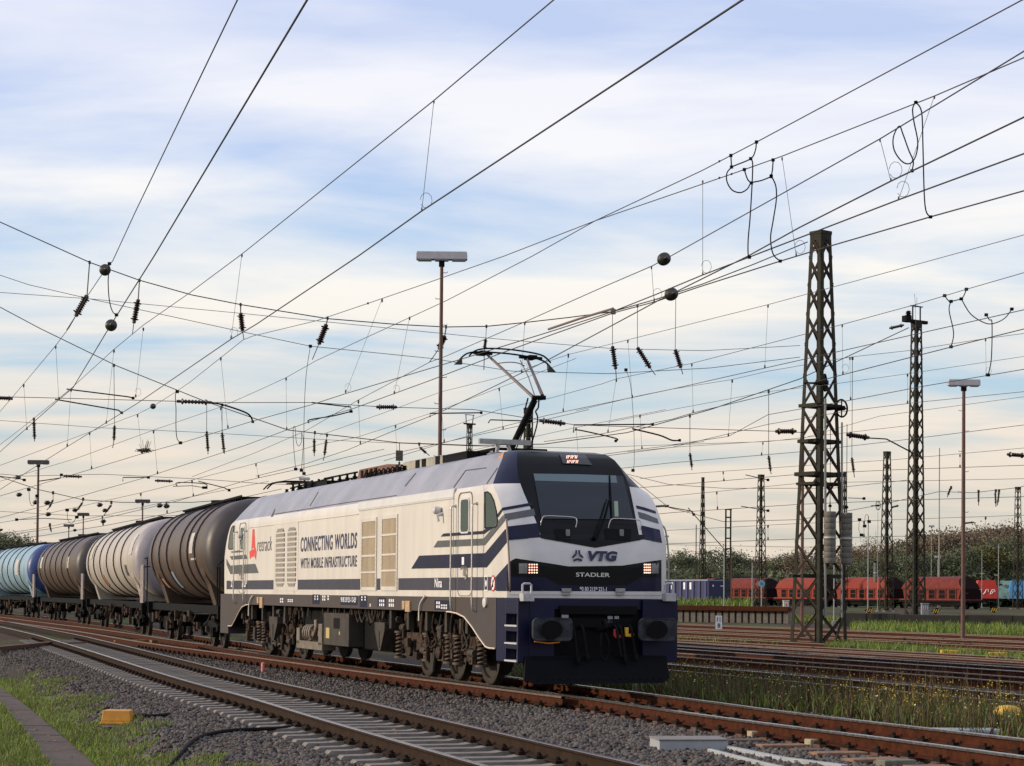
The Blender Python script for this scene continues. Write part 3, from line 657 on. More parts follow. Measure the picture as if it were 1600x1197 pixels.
mb = MB(); mb.bx(-.9, .9, 1.3, LEN-1.3, .70, 1.36); mb.build('shade_filler_block', blackm, loco)  # added dark block, fills the space behind the bogies with shade
mb = MB(); mb.bx(-1.1, 1.1, 7.6, 14.6, .42, 1.25); mb.build('transformer_tank', blackm, loco, bevel=.04)
for x0, x1, y0, y1 in ((463, 468, 981, 1005), (497, 503, 975, 1008), (463, 503, 1004, 1012)):
    mb = MB(); sbox(mb, x0, y0, x1, y1, -1.42, -1.1); mb.build('pipe_cradle', mat('dusty_beige_steel', (.17, .14, .105), .7, noise=.4, scale=6), loco, bevel=.008)
for k in range(4):
    q = side(477+k*3.2, 988); mb = MB(); mb.tube([(-1.38+.12*math.cos(t*.6), q.y+.015*t/10, q.z+.16*math.sin(t*.6)) for t in range(12)], .03, 8); mb.build('cooling_coil', mat('pale_coil', (.22, .18, .14), .6, noise=.3, scale=9), loco, smooth=50)
mb = MB(); mb.tube(curve_pts([side(494, 970, -1.38), side(494.5, 980, -1.4), side(491, 992, -1.4), side(485, 1000, -1.4)], 5), .05, 8); mb.build('coolant_pipe', mat('dusty_pipe', (.22, .16, .12), .6, noise=.3, scale=9), loco, smooth=50)
rr = random.Random(11)
for k in range(30):
    u = rr.uniform(7.4, 15.2); g = MB(); v = rr.uniform(-1.38, -1.2)
    if k % 3: g.cyl((v, u, 1.31), (v, u, rr.uniform(1.02, 1.2)), rr.uniform(.02, .05), n=8)
    else: g.tube(curve_pts([(v, u, 1.3), (v-.02, u+.1, 1.1), (v, u+.3, 1.02), (v, u+.5, 1.2), (v, u+.5, 1.3)], 4), .018, 6)
    g.build('pipe_stub' if k % 3 else 'cable_loop', bogie if k % 2 else boxgrey, loco)
for pts in ([(664, 931), (661, 935.5), (657.5, 941), (655, 951), (654.5, 970)], [(395, 930.5), (391.5, 936), (389, 946), (388.3, 962)]):
    mb = MB(); mb.tube(curve_pts([side(x, y, -1.49) for x, y in pts], 5), .017, 8); mb.build('white_earthing_hose', mat('cream_hose', (.62, .55, .48), .6), loco, smooth=50)
for x0, x1, y0, y1 in ((627.5, 631.5, 939, 952), (632.5, 639.5, 939, 956), (401, 403.5, 933, 943), (405, 409.5, 933, 950)):
    mb = MB(); sbox(mb, x0, y0, x1, y1, -1.49, -1.44); mb.build('cable_socket', mat('cream_brown_socket', (.50, .33, .18), .6, noise=.4, scale=12), loco, bevel=.01)
q = side(759.5, 941.5); mb = MB(); mb.lathe([(0, .085), (.04, .085), (.05, .05)], (-1.45, q.y, q.z), (-1, 0, 0), 16); mb.build('round_socket', white, loco, smooth=40)
q = side(691.5, 798); mb = MB(); mb.lathe([(0, .02), (.03, .07), (.13, .075), (.16, .04)], (-1.45, q.y+.05, q.z), (-1, .35, .05), 14); mb.tube([(-1.45, q.y-.02, q.z-.05), (-1.56, q.y-.02, q.z-.10), (-1.54, q.y-.04, q.z-.2)], .03, 8); mb.build('side_camera', mat('pale_grey_plastic', (.5, .5, .5), .5), loco, smooth=40)
q = side(380, 838); mb = MB(); mb.lathe([(0, .02), (.03, .06), (.12, .06)], (-1.45, q.y, q.z), (-1, .2, .05), 12); mb.tube([(-1.45, q.y, q.z-.05), (-1.54, q.y, q.z-.10), (-1.53, q.y, q.z-.22)], .025, 8); mb.build('side_camera', mat('pale_grey_plastic', (.5, .5, .5), .5), loco, smooth=40)

# ---- roof
mb = MB(); mb.bx(-.72, .72, 4.0, 4.6, 4.1, 4.38); 
mb = MB(); mb.bx(-.78, .15, 4.2, 5.6, 4.12, 4.31); mb.build('roof_hatch_box', blackm, loco, bevel=.02)
mb = MB(); mb.prism([(5.6, 4.12), (5.6, 4.32), (8.0, 4.33), (8.4, 4.26), (8.4, 4.12)], lambda a, b, d: Vector((d, a, b)), -.78, .78)
rb = mb.build('roof_cooler', mat('dusty_cream_box', (.36, .33, .27), .6, noise=.3, scale=3), loco, bevel=.02)
for u in (5.75, 6.6, 7.0):
    mb = MB(); mb.bx(-.80, -.775, u, u+.22, 4.15, 4.31); mb.build('cooler_bracket', blackm, rb)
mb = MB(); mb.prism([(9.2, 4.14), (9.2, 4.36), (9.8, 4.40), (11.9, 4.40), (12.1, 4.14)], lambda a, b, d: Vector((d, a, b)), -.6, .6); rs = mb.build('brake_resistor', mat('red_brown_resistor', (.20, .09, .06), .7, noise=.4, scale=5), loco, bevel=.02)
mb = MB()
for k in range(4): mb.bx(-.62, -.60, 10.5+k*.35, 10.66+k*.35, 4.18, 4.36)
mb.build('resistor_vent', blackm, rs)
mb = MB()
for k in range(9):
    u = 7.9+k*.32; mb.lathe([(0, .05), (.03, .07), (.05, .03), (.08, .06), (.10, .03), (.13, .05)], (-.82, u, 4.11), (0, 0, 1), 8); mb.tube(curve_pts([(-.82, u, 4.22), (-.84, u+.1, 4.26), (-.84, u+.25, 4.14)], 4), .014, 5)
mb.build('roof_cable_row', blackm, loco)
mb = MB()
for k in range(10):
    u = 12.4+k*.62
    for v in (-.55, .1):
        mb.lathe([(0, .07), (.03, .07), (.04, .035), (.07, .06), (.08, .035), (.11, .06), (.12, .035), (.15, .06), (.17, .03), (.26, .03)], (v, u, 4.12), (0, 0, 1), 8)
mb.tube([(-.55, 12.2, 4.36), (-.55, 15.0, 4.36), (-.2, 15.6, 4.42), (-.2, 19.6, 4.36)], .022, 6); mb.tube([(.1, 12.2, 4.38), (.1, 19.0, 4.38)], .022, 6)
mb.bx(-.6, .6, 14.6, 15.6, 4.12, 4.3); mb.cyl((-.4, 16.2, 4.2), (-.4, 17.6, 4.2), .09)
mb.build('roof_busbar', blackm, loco)
mb = MB(); mb.bx(-.5, .5, 2.35, 2.5, 4.33, 4.41); mb.cyl((-.25, 2.43, 4.14), (-.25, 2.43, 4.34), .05); mb.cyl((.25, 2.43, 4.14), (.25, 2.43, 4.34), .05); 
mb = MB(); mb.box((-.45, 3.05, 4.40), (1.0, .09, .09)); mb.cyl((-.62, 3.05, 4.14), (-.58, 3.05, 4.37), .035); mb.cyl((-.32, 3.05, 4.14), (-.40, 3.05, 4.37), .035); mb.lathe([(0, .09), (.05, .12), (.08, .06)], (-.68, 3.05, 4.12), (0, 0, 1), 12)
mb.build('roof_aerial', dsteel, loco)
# pantograph raised on the front cab roof
pan = MB(); base = Vector((0, 4.0, 4.30)); knee = Vector((.05, 2.45, 5.12)); head = Vector((0, 4.1, 6.02))
pb = MB(); 
for v in (-.5, .5):
    for u in (3.4, 4.6): pb.lathe([(0, .07), (.03, .07), (.04, .035), (.08, .06), (.09, .035), (.13, .06), (.16, .04)], (v, u, 4.13), (0, 0, 1), 8)
pb.tube([(-.5, 3.4, 4.3), (.5, 3.4, 4.3), (.5, 4.6, 4.3), (-.5, 4.6, 4.3), (-.5, 3.4, 4.3)], .03, 6)
pt = pb.build('pantograph_base', blackm, loco)
kl, kr = face(831.5, 621.5, 2.45), face(852, 621.5, 2.45); k0 = face(836, 622, 2.45); b0 = face(798, 703, 3.95)
a = MB(); a.tube([b0, b0.lerp(k0, .5), k0], [.060, .055, .046], 12); a.cyl(kl, kr, .042); a.tube([face(806, 703, 3.9), face(820, 668, 3.3), face(839, 627, 2.55)], .012, 6)
a.tube(curve_pts([face(842, 624, 2.45), face(841, 637, 2.5), face(837, 643, 2.6), face(840, 652, 2.9), face(838, 668, 3.2), face(829, 698, 3.7)], 4), .014, 6); a.tube([face(825, 622, 2.5), face(819, 645, 2.6)], .014, 6); a.build('lower_arm', blackm, pt, smooth=50)
a = MB(); a.tube([face(834, 621, 2.45), face(826, 614, 2.6), face(762, 555, 3.95)], [.032, .030, .024], 8); a.tube([face(847.5, 618, 2.45), face(824, 562, 3.95)], [.034, .026], 8); a.tube(curve_pts([face(777, 568, 3.7), face(795, 566, 3.75), face(810, 567.5, 3.75), face(820, 572, 3.7)], 4), .010, 6); a.tube([face(835, 617, 2.5), face(826, 590, 3.0), face(813, 563, 3.9)], .010, 5)
a.build('upper_arm', mat('pantograph_aluminium', (.16, .12, .11), .45, .4, noise=.3, scale=8), pt, smooth=50)
for uu, pp in ((4.30, [(733, 556), (741, 549), (752, 545.5), (770, 544.5), (800, 546.5), (830, 551), (846, 555), (854, 560), (860.5, 567)]), (3.90, [(717, 564), (722, 558), (731, 552), (745, 550), (765, 550.5), (797, 553), (829, 558), (845, 562.5), (852, 566), (858, 571)])):
    a = MB(); a.tube(curve_pts([face(x, y, uu) for x, y in pp], 5), .017, 6); a.build('contact_strip', blackm, pt, smooth=50)
for tri in (((709.8, 569.6), (721.4, 569.6), (721.0, 558)), ((855.5, 568.5), (868, 582), (856.6, 581.6))):
    q = [face(x, y, 3.90) for x, y in tri]; a = MB(); a.prism([(p.x, p.z) for p in q], lambda p, w, d: Vector((p, d, w)), 3.86, 3.94); a.build('pantograph_horn', mat('brown_green_horn', (.035, .032, .022), .7), pt)
for x0, x1, y in ((740, 768, 551), (812, 846, 558)):
    p, q = face(x0, y, 3.95), face(x1, y+2, 4.25); a = MB(); a.tube([p, q], .03, 6); a.box((p+q)/2, (.16, .3, .07)); a.build('head_bracket', blackm, pt)
# folded rear pantograph
pb = MB(); pb.tube([(0, 19.6, 4.3), (.0, 17.6, 4.42)], .05, 8); pb.tube([(-.1, 17.6, 4.42), (-.35, 19.4, 4.46)], .025, 6); pb.tube([(.1, 17.6, 4.42), (.35, 19.4, 4.46)], .025, 6)
for du in (-.2, .2): pb.tube(curve_pts([(-.95, 19.3+du, 4.30), (-.7, 19.3+du, 4.48), (0, 19.3+du, 4.52), (.7, 19.3+du, 4.48), (.95, 19.3+du, 4.30)], 4), .02, 6)
for v in (-.5, .5):
    for u in (17.4, 18.8): pb.lathe([(0, .07), (.04, .035), (.08, .06), (.12, .035), (.16, .05)], (v, u, 4.13), (0, 0, 1), 8)
pb.build('folded_pantograph', blackm, loco)
# ================================================================== ground, ballast, tracks
edge_a, edge_b = at_z(40, 1033, -.3), at_z(345, 1190, -.3)     # foot of the ballast shoulder on the left
ed = (edge_b-edge_a).normalized(); en = Vector((-abs(ed.y), -abs(ed.x)*0, 0))
en = Vector((ed.y, -ed.x, 0)); en = -en if en.x > 0 else en
def gz(x, y):
    d = (x-edge_a.x)*en.x+(y-edge_a.y)*en.y
    t = min(1, max(0, d/.8)); z = -.235-.245*t*t*(3-2*t)
    t = min(1, max(0, (y-110)/90)); z += .47*t*t*(3-2*t)
    return z
ys = [8]; 
while ys[-1] < 1500: ys.append(ys[-1]*1.035+.12)
xr = sorted(set([round(v, 4) for v in list(np.linspace(-.36, .36, 61))+[-6, -3, -1.6, -1, -.7, -.5, .5, .7, 1, 1.6, 3, 6]]))
V = np.array([(r_*y, y, gz(r_*y, y)) for y in [-60]+ys for r_ in xr] , dtype=float)
V[:len(xr), 0] = np.array(xr)*60
ny, nx = len(ys)+1, len(xr)
Fc = np.array([(a*nx+b, a*nx+b+1, (a+1)*nx+b+1, (a+1)*nx+b) for a in range(ny-1) for b in range(nx-1)])
gm = bpy.data.materials.new('ballast_ground'); gm.use_nodes = True; t = gm.node_tree; b = t.nodes['Principled BSDF']; b.inputs['Roughness'].default_value = .95; b.inputs['Specular IOR Level'].default_value = .2
g_tc = N(t, 'ShaderNodeTexCoord'); vo = N(t, 'ShaderNodeTexVoronoi'); vo.inputs['Scale'].default_value = 22; t.links.new(g_tc.outputs['Object'], vo.inputs['Vector'])
rp = N(t, 'ShaderNodeValToRGB'); t.links.new(vo.outputs['Color'], rp.inputs[0])
rp.color_ramp.elements[0].color = (.022, .018, .016, 1); rp.color_ramp.elements[1].color = (.075, .060, .054, 1)
nn = N(t, 'ShaderNodeTexNoise'); nn.inputs['Scale'].default_value = .35; nn.inputs['Detail'].default_value = 6; t.links.new(g_tc.outputs['Object'], nn.inputs['Vector'])
rp2 = N(t, 'ShaderNodeValToRGB'); t.links.new(nn.outputs[0], rp2.inputs[0]); rp2.color_ramp.elements[0].position = .42; rp2.color_ramp.elements[1].position = .6
rp2.color_ramp.elements[0].color = (.42, .42, .42, 1); rp2.color_ramp.elements[1].color = (0, 0, 0, 1)
sp = N(t, 'ShaderNodeSeparateXYZ'); t.links.new(g_tc.outputs['Object'], sp.inputs[0])
far_ = math_(t, 'MINIMUM', math_(t, 'MAXIMUM', math_(t, 'MULTIPLY_ADD', sp.outputs[1], .03, -1.2), 0), .85)
mx = N(t, 'ShaderNodeMix', data_type='RGBA'); t.links.new(math_(t, 'MAXIMUM', rp2.outputs[0], far_), mx.inputs[0]); t.links.new(rp.outputs[0], mx.inputs[6]); mx.inputs[7].default_value = (.060, .036, .022, 1)
# patches of rough green far out in the yard
n3 = N(t, 'ShaderNodeTexNoise'); n3.inputs['Scale'].default_value = .12; n3.inputs['Detail'].default_value = 7
mpn = N(t, 'ShaderNodeMapping'); mpn.inputs['Rotation'].default_value = (0, 0, -TH); mpn.inputs['Scale'].default_value = (1.6, .35, 1); t.links.new(g_tc.outputs['Object'], mpn.inputs[0]); t.links.new(mpn.outputs[0], n3.inputs['Vector'])
sp = N(t, 'ShaderNodeSeparateXYZ'); t.links.new(g_tc.outputs['Object'], sp.inputs[0])
far = math_(t, 'MULTIPLY', math_(t, 'SMOOTH_MIN', math_(t, 'MAXIMUM', math_(t, 'MULTIPLY_ADD', sp.outputs[1], .025, -1.0), 0), 1, .1), .9)
rp3 = N(t, 'ShaderNodeValToRGB'); t.links.new(n3.outputs[0], rp3.inputs[0]); rp3.color_ramp.elements[0].position = .47; rp3.color_ramp.elements[1].position = .56
mx2 = N(t, 'ShaderNodeMix', data_type='RGBA'); t.links.new(math_(t, 'MULTIPLY', rp3.outputs[0], far), mx2.inputs[0]); t.links.new(mx.outputs[2], mx2.inputs[6]); mx2.inputs[7].default_value = (.055, .075, .018, 1)
t.links.new(mx2.outputs[2], b.inputs['Base Color'])
bp = N(t, 'ShaderNodeBump'); bp.inputs['Strength'].default_value = .9; bp.inputs['Distance'].default_value = .03; t.links.new(vo.outputs['Distance'], bp.inputs['Height']); t.links.new(bp.outputs[0], b.inputs['Normal'])
tag(numpy_mesh('ground', V, Fc, gm, smooth=True), kind='structure')

def poly_sheet(name, px, z, m, dz=0, **k):
    P = [at_z(x, y, z) for x, y in px]; mb = MB(); mb.add([(p.x, p.y, z+dz) for p in P], [tuple(range(len(P)))])
    return mb.build(name, m, **k)
# ---------------- rails
def resample(P, step):
    P = [Vector((p[0], p[1], 0)) for p in P]; S = [0]
    for a, b_ in zip(P, P[1:]): S.append(S[-1]+(b_-a).length)
    n_ = max(2, int(S[-1]/step)); out_ = []; j = 0
    for k in range(n_+1):
        s = S[-1]*k/n_
        while j < len(S)-2 and S[j+1] < s: j += 1
        f = (s-S[j])/max(1e-9, S[j+1]-S[j]); out_.append(P[j].lerp(P[j+1], f))
    return out_
def offset(P, d):
    out_ = []
    for i, p in enumerate(P):
        t_ = (P[min(i+1, len(P)-1)]-P[max(i-1, 0)]).normalized(); out_.append(p+Vector((t_.y, -t_.x, 0))*d)
    return out_
RP = [(-.075, -.172), (-.075, -.160), (-.012, -.140), (-.010, -.045), (-.036, -.030), (-.036, -.006), (-.030, 0), (.030, 0), (.036, -.006), (.036, -.030), (.010, -.045), (.012, -.140), (.075, -.160), (.075, -.172)]
def rail(P, parent, m_side, m_top, name='rail', ztop=lambda p: 0):
    hs = (4, 5, 6, 7, 8) if m_side is rust else (5, 6, 7)
    mb = MB(); n_ = len(RP)
    for i, p in enumerate(P):
        t_ = (P[min(i+1, len(P)-1)]-P[max(i-1, 0)]).normalized(); nx_ = Vector((t_.y, -t_.x, 0)); z0 = ztop(p)
        mb.v += [tuple(p+nx_*a+Vector((0, 0, z0+b_))) for a, b_ in RP]
    for i in range(len(P)-1):
        for j in range(n_):
            mb.f.append((i*n_+j, i*n_+(j+1) % n_, (i+1)*n_+(j+1) % n_, (i+1)*n_+j)); mb.m.append(1 if j in hs else 0)
    return mb.build(name, [m_side, m_top], parent)
def sleeper_mesh_concrete():
    mb = MB(); prof = [(-1.3, -.215), (-1.27, -.19), (-.98, -.188), (-.90, -.172), (-.60, -.172), (-.50, -.187), (.50, -.187), (.60, -.172), (.90, -.172), (.98, -.188), (1.27, -.19), (1.3, -.215)]
    for i, (x, z) in enumerate(prof): mb.v += [(x, -.13, -.36), (x, -.105, z), (x, .105, z), (x, .13, -.36)]
    for i in range(len(prof)-1):
        for j in range(4): mb.f.append((i*4+j, i*4+(j+1) % 4, (i+1)*4+(j+1) % 4, (i+1)*4+j)); mb.m.append(0)
    mb.f += [(0, 1, 2, 3), tuple((len(prof)-1)*4+j for j in (3, 2, 1, 0))]; mb.m += [0, 0]
    return mb
def sleeper_mesh_wood(w=1.3):
    mb = MB(); mb.bx(-w, w, -.12, .12, -.36, -.205); 
    for s_ in (-.75, .75): mb.bx(s_-.17, s_+.17, -.08, .08, -.206, -.170)
    return mb
def clips_mesh():
    mb = MB()
    for s_ in (-.7535, .7535):
        for d in (-1, 1):
            mb.box((s_+d*.115, 0, -.155), (.075, .13, .045)); mb.cyl((s_+d*.105, 0, -.17), (s_+d*.105, 0, -.095), .022, n=6); mb.box((s_+d*.085, .04, -.135), (.06, .03, .03))
    return mb
def mesh_of(mb, m, bevel=None):
    o = mb.build('tmp', m); me = o.data; bpy.data.objects.remove(o); return me
def track(name, label, center, m_side, m_top, sleeper_me, clip_me, step=.62, n_parts=90, smin=0, smax=1e9, m_far=None, sl_name='sleeper', clip_far=True):
    P = resample(center, .6 if len(center) > 2 else 4.)
    tr = thing(name, label, 'railway track', (0, 0, 0))
    tr['kind'] = 'structure'; del tr['category']
    for d in (-.7535, .7535): rail(offset(P, d), tr, m_side, m_top)
    if sleeper_me:
        Q = resample(center, step); T = []
        for i, p in enumerate(Q):
            t_ = (Q[min(i+1, len(Q)-1)]-Q[max(i-1, 0)]); ang = math.atan2(-t_.x, t_.y); T.append((p, ang))
        T = [(p, a) for p, a in T if smin <= p.y <= smax]; T.sort(key=lambda q: q[0].y)
        rest_v = []; rest_f = []
        for k, (p, a) in enumerate(T):
            if k < n_parts:
                o = bpy.data.objects.new(sl_name, sleeper_me); COL.objects.link(o); o.parent = tr; o.location = (p.x, p.y, random.uniform(-.006, .004)); o.rotation_euler = (0, 0, a+random.uniform(-.008, .008))
            else:
                c, s = math.cos(a), math.sin(a); base = len(rest_v)
                rest_v += [(p.x+v.co.x*c-v.co.y*s, p.y+v.co.x*s+v.co.y*c, v.co.z) for v in sleeper_me.vertices]; rest_f += [tuple(base+i for i in f.vertices) for f in sleeper_me.polygons]
        if rest_v:
            me = bpy.data.meshes.new('far_sleepers'); me.from_pydata(rest_v, [], rest_f); me.materials.append(sleeper_me.materials[0]); o = bpy.data.objects.new('sleepers', me); COL.objects.link(o); o.parent = tr; o['kind'] = 'stuff'
        if clip_me:
            v_ = []; f_ = []
            for p, a in T:
                c, s = math.cos(a), math.sin(a); base = len(v_)
                v_ += [(p.x+v.co.x*c-v.co.y*s, p.y+v.co.x*s+v.co.y*c, v.co.z) for v in clip_me.vertices]; f_ += [tuple(base+i for i in f.vertices) for f in clip_me.polygons]
            me = bpy.data.meshes.new('rail_clips'); me.from_pydata(v_, [], f_); me.materials.append(clip); o = bpy.data.objects.new('rail_clips', me); COL.objects.link(o); o.parent = tr; o['kind'] = 'stuff'
    return tr
SC, SW, CM = mesh_of(sleeper_mesh_concrete(), concrete), mesh_of(sleeper_mesh_wood(1.02), rustwood), mesh_of(clips_mesh(), clip)
def from_near(px, d=.7535, z=0):
    P = [at_z(x, y, z) for x, y in px]; P = resample(curve_pts(P, 8), 1.0); return offset(P, d)
# loco track centre line (away from the camera)
near_far = [at_z(*p, 0) for p in ((305, 1003), (244, 994), (162, 979), (81, 968), (0, 960), (-120, 949.5))]
nf = [L(-.7535, u, 0) for u in (-1.5, 8, 16, 24)]+near_far
nr = [at_z(*p, 0) for p in ((1990, 1234), (1600, 1181), (1400, 1154.5), (1200, 1129.5), (1060, 1111))]
LT = offset(resample(curve_pts(nr+nf, 8), 1.0), .7535)
def path_at(P, s0_pt_y):  # point and heading where y first exceeds
    for a, b_ in zip(P, P[1:]):
        if a.y <= s0_pt_y <= b_.y:
            t_ = (s0_pt_y-a.y)/(b_.y-a.y); d = (b_-a).normalized(); return a.lerp(b_, t_), d
    return P[-1], (P[-1]-P[-2]).normalized()
track('railway_track', 'rusty running track under the white and navy locomotive', LT, rust, railtop, SW, CM, .62, 90, 17, 75)
# foreground track on concrete sleepers
FN = from_near([(1700, 1470), (1100, 1293), (762, 1197), (500, 1122.5), (388, 1089), (260, 1054), (98, 1004), (0, 979), (-150, 947)])
track('railway_track', 'nearest track on pale concrete sleepers crossing the bottom of the picture', FN, railbrown, railtop, SC, CM, .60, 95, 14, 70)
# diverging rails left of the locomotive track
DV = from_near([(880, 1088), (700, 1065.5), (560, 1048), (380, 1024), (230, 1004), (114, 985), (0, 969.5), (-100, 955)])
tr = thing('railway_track', 'rusty turnout track diverging in front of the locomotive', 'track'); tr['kind'] = 'structure'; del tr['category']
rail(offset(DV, -.7535), tr, rust, raildull); rail([p for p in offset(DV, .7535) if p.y > 52], tr, rust, raildull)
v_ = []; f_ = []
for p in resample(DV, .62):
    if 30 < p.y < 62:
        a = TH; c, s = math.cos(a), math.sin(a); base = len(v_); q = p+Vector((-c, -s, 0))*.0
        v_ += [(q.x+v.co.x*c-v.co.y*s, q.y+v.co.x*s+v.co.y*c, v.co.z-.002) for v in CM.vertices if v.co.x < 0]
        k = sum(1 for v in CM.vertices if v.co.x < 0); idx = [i for i, v in enumerate(CM.vertices) if v.co.x < 0]; rm = {i: base+j for j, i in enumerate(idx)}
        f_ += [tuple(rm[i] for i in f.vertices) for f in CM.polygons if all(i in rm for i in f.vertices)]
me = bpy.data.meshes.new('rail_clips'); me.from_pydata(v_, [], f_); me.materials.append(clip); o = bpy.data.objects.new('rail_clips', me); COL.objects.link(o); o.parent = tr; o['kind'] = 'stuff'
# tracks of the yard to the right
def ln(x0, y0, x1, y1, z=0, ext=1.0):
    a, b_ = at_z(x0, y0, z), at_z(x1, y1, z); d = (a-b_); return [b_-d*.6, b_+d*0, a, a+d*ext*2]
yard = [('bright worn yard track just behind the weeds', ln(1015, 1039, 1596, 1091), rust, railtop, 20, 90),
        ('yard track passing the foot of the tall lattice mast', ln(1049, 1010.6, 1600, 1046), rust, railtop, 20, 95),
        ('yard track with a shiny head beyond the tall lattice mast', ln(1049, 1000.5, 1600, 1029), rust, raildull, 30, 110),
        ('brown yard track in front of the kilometre sign', ln(1052, 986, 1600, 1010), rust, raildull, 0, 0),
        ('brown yard track behind the kilometre sign', ln(1056, 975, 1600, 995), rust, raildull, 0, 0),
        ('far brown track beyond the low wall', ln(1050, 955, 1600, 968, .0), rust, raildull, 0, 0)]
for k, (y0, y1) in enumerate(((947.5, 955), (950.5, 959.5), (963, 977), (981, 1002.5), (993, 1019), (1005, 1037), (1022, 1062))):
    yard.append((('farthest brown yard track in front of the red wagons', 'second farthest brown yard track in front of the red wagons', 'yard track running at the foot of the low wall', 'thin rusty yard track just before the kilometre sign', 'rusty yard track left of the lamp post foot', 'dull yard track behind the foot of the tall mast', 'dull yard track half lost behind the flowering weeds')[k], ln(1049, y0, 1600, y1, .25 if y0 < 955 else 0), rust, raildull, 0, 0))
for lab, c, ms, mt, a, b_ in yard: track('railway_track', lab, c, ms, mt, SW if 0 < b_ < 91 else None, None, .66, 90, a, b_)
# ---------------- loose ballast stones
def stones(name, pts, size, m, label=None):
    # pts (n,3)
    n_ = len(pts); ico = np.array([(0, 0, 1), (.89, 0, .45), (.28, .85, .45), (-.72, .53, .45), (-.72, -.53, .45), (.28, -.85, .45), (.72, .53, -.45), (-.28, .85, -.45), (-.89, 0, -.45), (-.28, -.85, -.45), (.72, -.53, -.45), (0, 0, -1)])
    fc = np.array([(0, 1, 2), (0, 2, 3), (0, 3, 4), (0, 4, 5), (0, 5, 1), (1, 6, 2), (2, 7, 3), (3, 8, 4), (4, 9, 5), (5, 10, 1), (6, 7, 2), (7, 8, 3), (8, 9, 4), (9, 10, 5), (10, 6, 1)])
    sc = size*(.55+rng.random((n_, 1, 3))*.9)*np.array([1, 1, .75]); J = 1+rng.uniform(-.22, .22, (n_, 12, 1))
    v = ico[None]*J*sc; a = rng.random(n_)*6.28; tl = rng.uniform(-.7, .7, n_)
    ct, st_ = np.cos(tl)[:, None], np.sin(tl)[:, None]; y = v[:, :, 1]*ct-v[:, :, 2]*st_; z = v[:, :, 1]*st_+v[:, :, 2]*ct
    ca, sa = np.cos(a)[:, None], np.sin(a)[:, None]; X = v[:, :, 0]*ca-y*sa; Y = v[:, :, 0]*sa+y*ca
    VV = np.stack([X, Y, z], 2)+pts[:, None, :]; FF = fc[None]+(np.arange(n_)*12)[:, None, None]
    mi = np.repeat(rng.integers(0, len(m), n_), 15)
    o = numpy_mesh(name, VV.reshape(-1, 3), FF.reshape(-1, 3), m, mi=mi); o['kind'] = 'stuff'; return o
st_m = [mat('grey_stone', (.110, .098, .090), .9, noise=.3, scale=12), mat('brown_stone', (.098, .074, .062), .9, noise=.3, scale=12), mat('dark_stone', (.036, .031, .030), .9, noise=.3, scale=12), mat('pale_stone', (.135, .118, .106), .9, noise=.3, scale=12), mat('violet_brown_stone', (.080, .068, .062), .9)]
def gza(x, y):
    d = (x-edge_a.x)*en.x+(y-edge_a.y)*en.y; t = np.clip(d/.8, 0, 1); z = -.235-.245*t*t*(3-2*t); t = np.clip((y-110)/90, 0, 1); return z+.47*t*t*(3-2*t)
rnd = lambda x: rng.random(x.shape)
def scatter(n_, ymin, ymax, xmin, xmax, test, zf, pw=1.5):
    xs = []; ys_ = []; c = 0
    for it in range(60):
        k = n_*2; u = rng.random(k)**pw; y = ymin+(ymax-ymin)*u; x = rng.uniform(xmin, xmax, k)*y
        m_ = test(x, y); xs.append(x[m_]); ys_.append(y[m_]); c += int(m_.sum())
        if c >= n_: break
    x = np.concatenate(xs)[:n_]; y = np.concatenate(ys_)[:n_]; return np.stack([x, y, zf(x, y)], 1)
def dist_path(P):
    A = np.array([(p.x, p.y) for p in P]); 
    def f(x, y):
        i = np.clip(np.searchsorted(A[:, 1], y), 1, len(A)-1); a, b_ = A[i-1], A[i]; d = b_-a; l = np.hypot(d[..., 0], d[..., 1]); return ((x-a[..., 0])*d[..., 1]-(y-a[..., 1])*d[..., 0])/l
    return f
dF, dL, dD = dist_path(FN), dist_path(LT), dist_path(DV)
def ball_ok(x, y):
    a = abs(dF(x, y)); l_ = dL(x, y); d = (x-edge_a.x)*en.x+(y-edge_a.y)*en.y
    inF = (a < 1.38); keep = np.where(inF, (rnd(x) < .16) & (abs(a-.7535) > .10), True)
    keep &= ~((abs(abs(l_)-.75) < .1)) & (l_ < 1.1)
    keep &= (d < .55) | (rnd(x) < np.clip(1-(d-.55)/.6, 0, 1)*.5)
    return keep
zst = lambda x, y: gza(x, y)+rng.uniform(-.012, .03, x.shape)-np.where(abs(dF(x, y)) < 1.38, .03, 0)
stones('ballast_stones', scatter(62000, 15, 62, -.31, .31, ball_ok, zst, 1.7), .031, st_m)
# right hand ballast near the turnout
def right_ok(x, y): d = dL(x, y); return (1.0 < d) & (d < 7)
stones('ballast_stones', scatter(9000, 18, 60, .02, .3, right_ok, lambda x, y: gza(x, y)+rng.uniform(-.01, .02, x.shape), 1.2), .034, st_m)
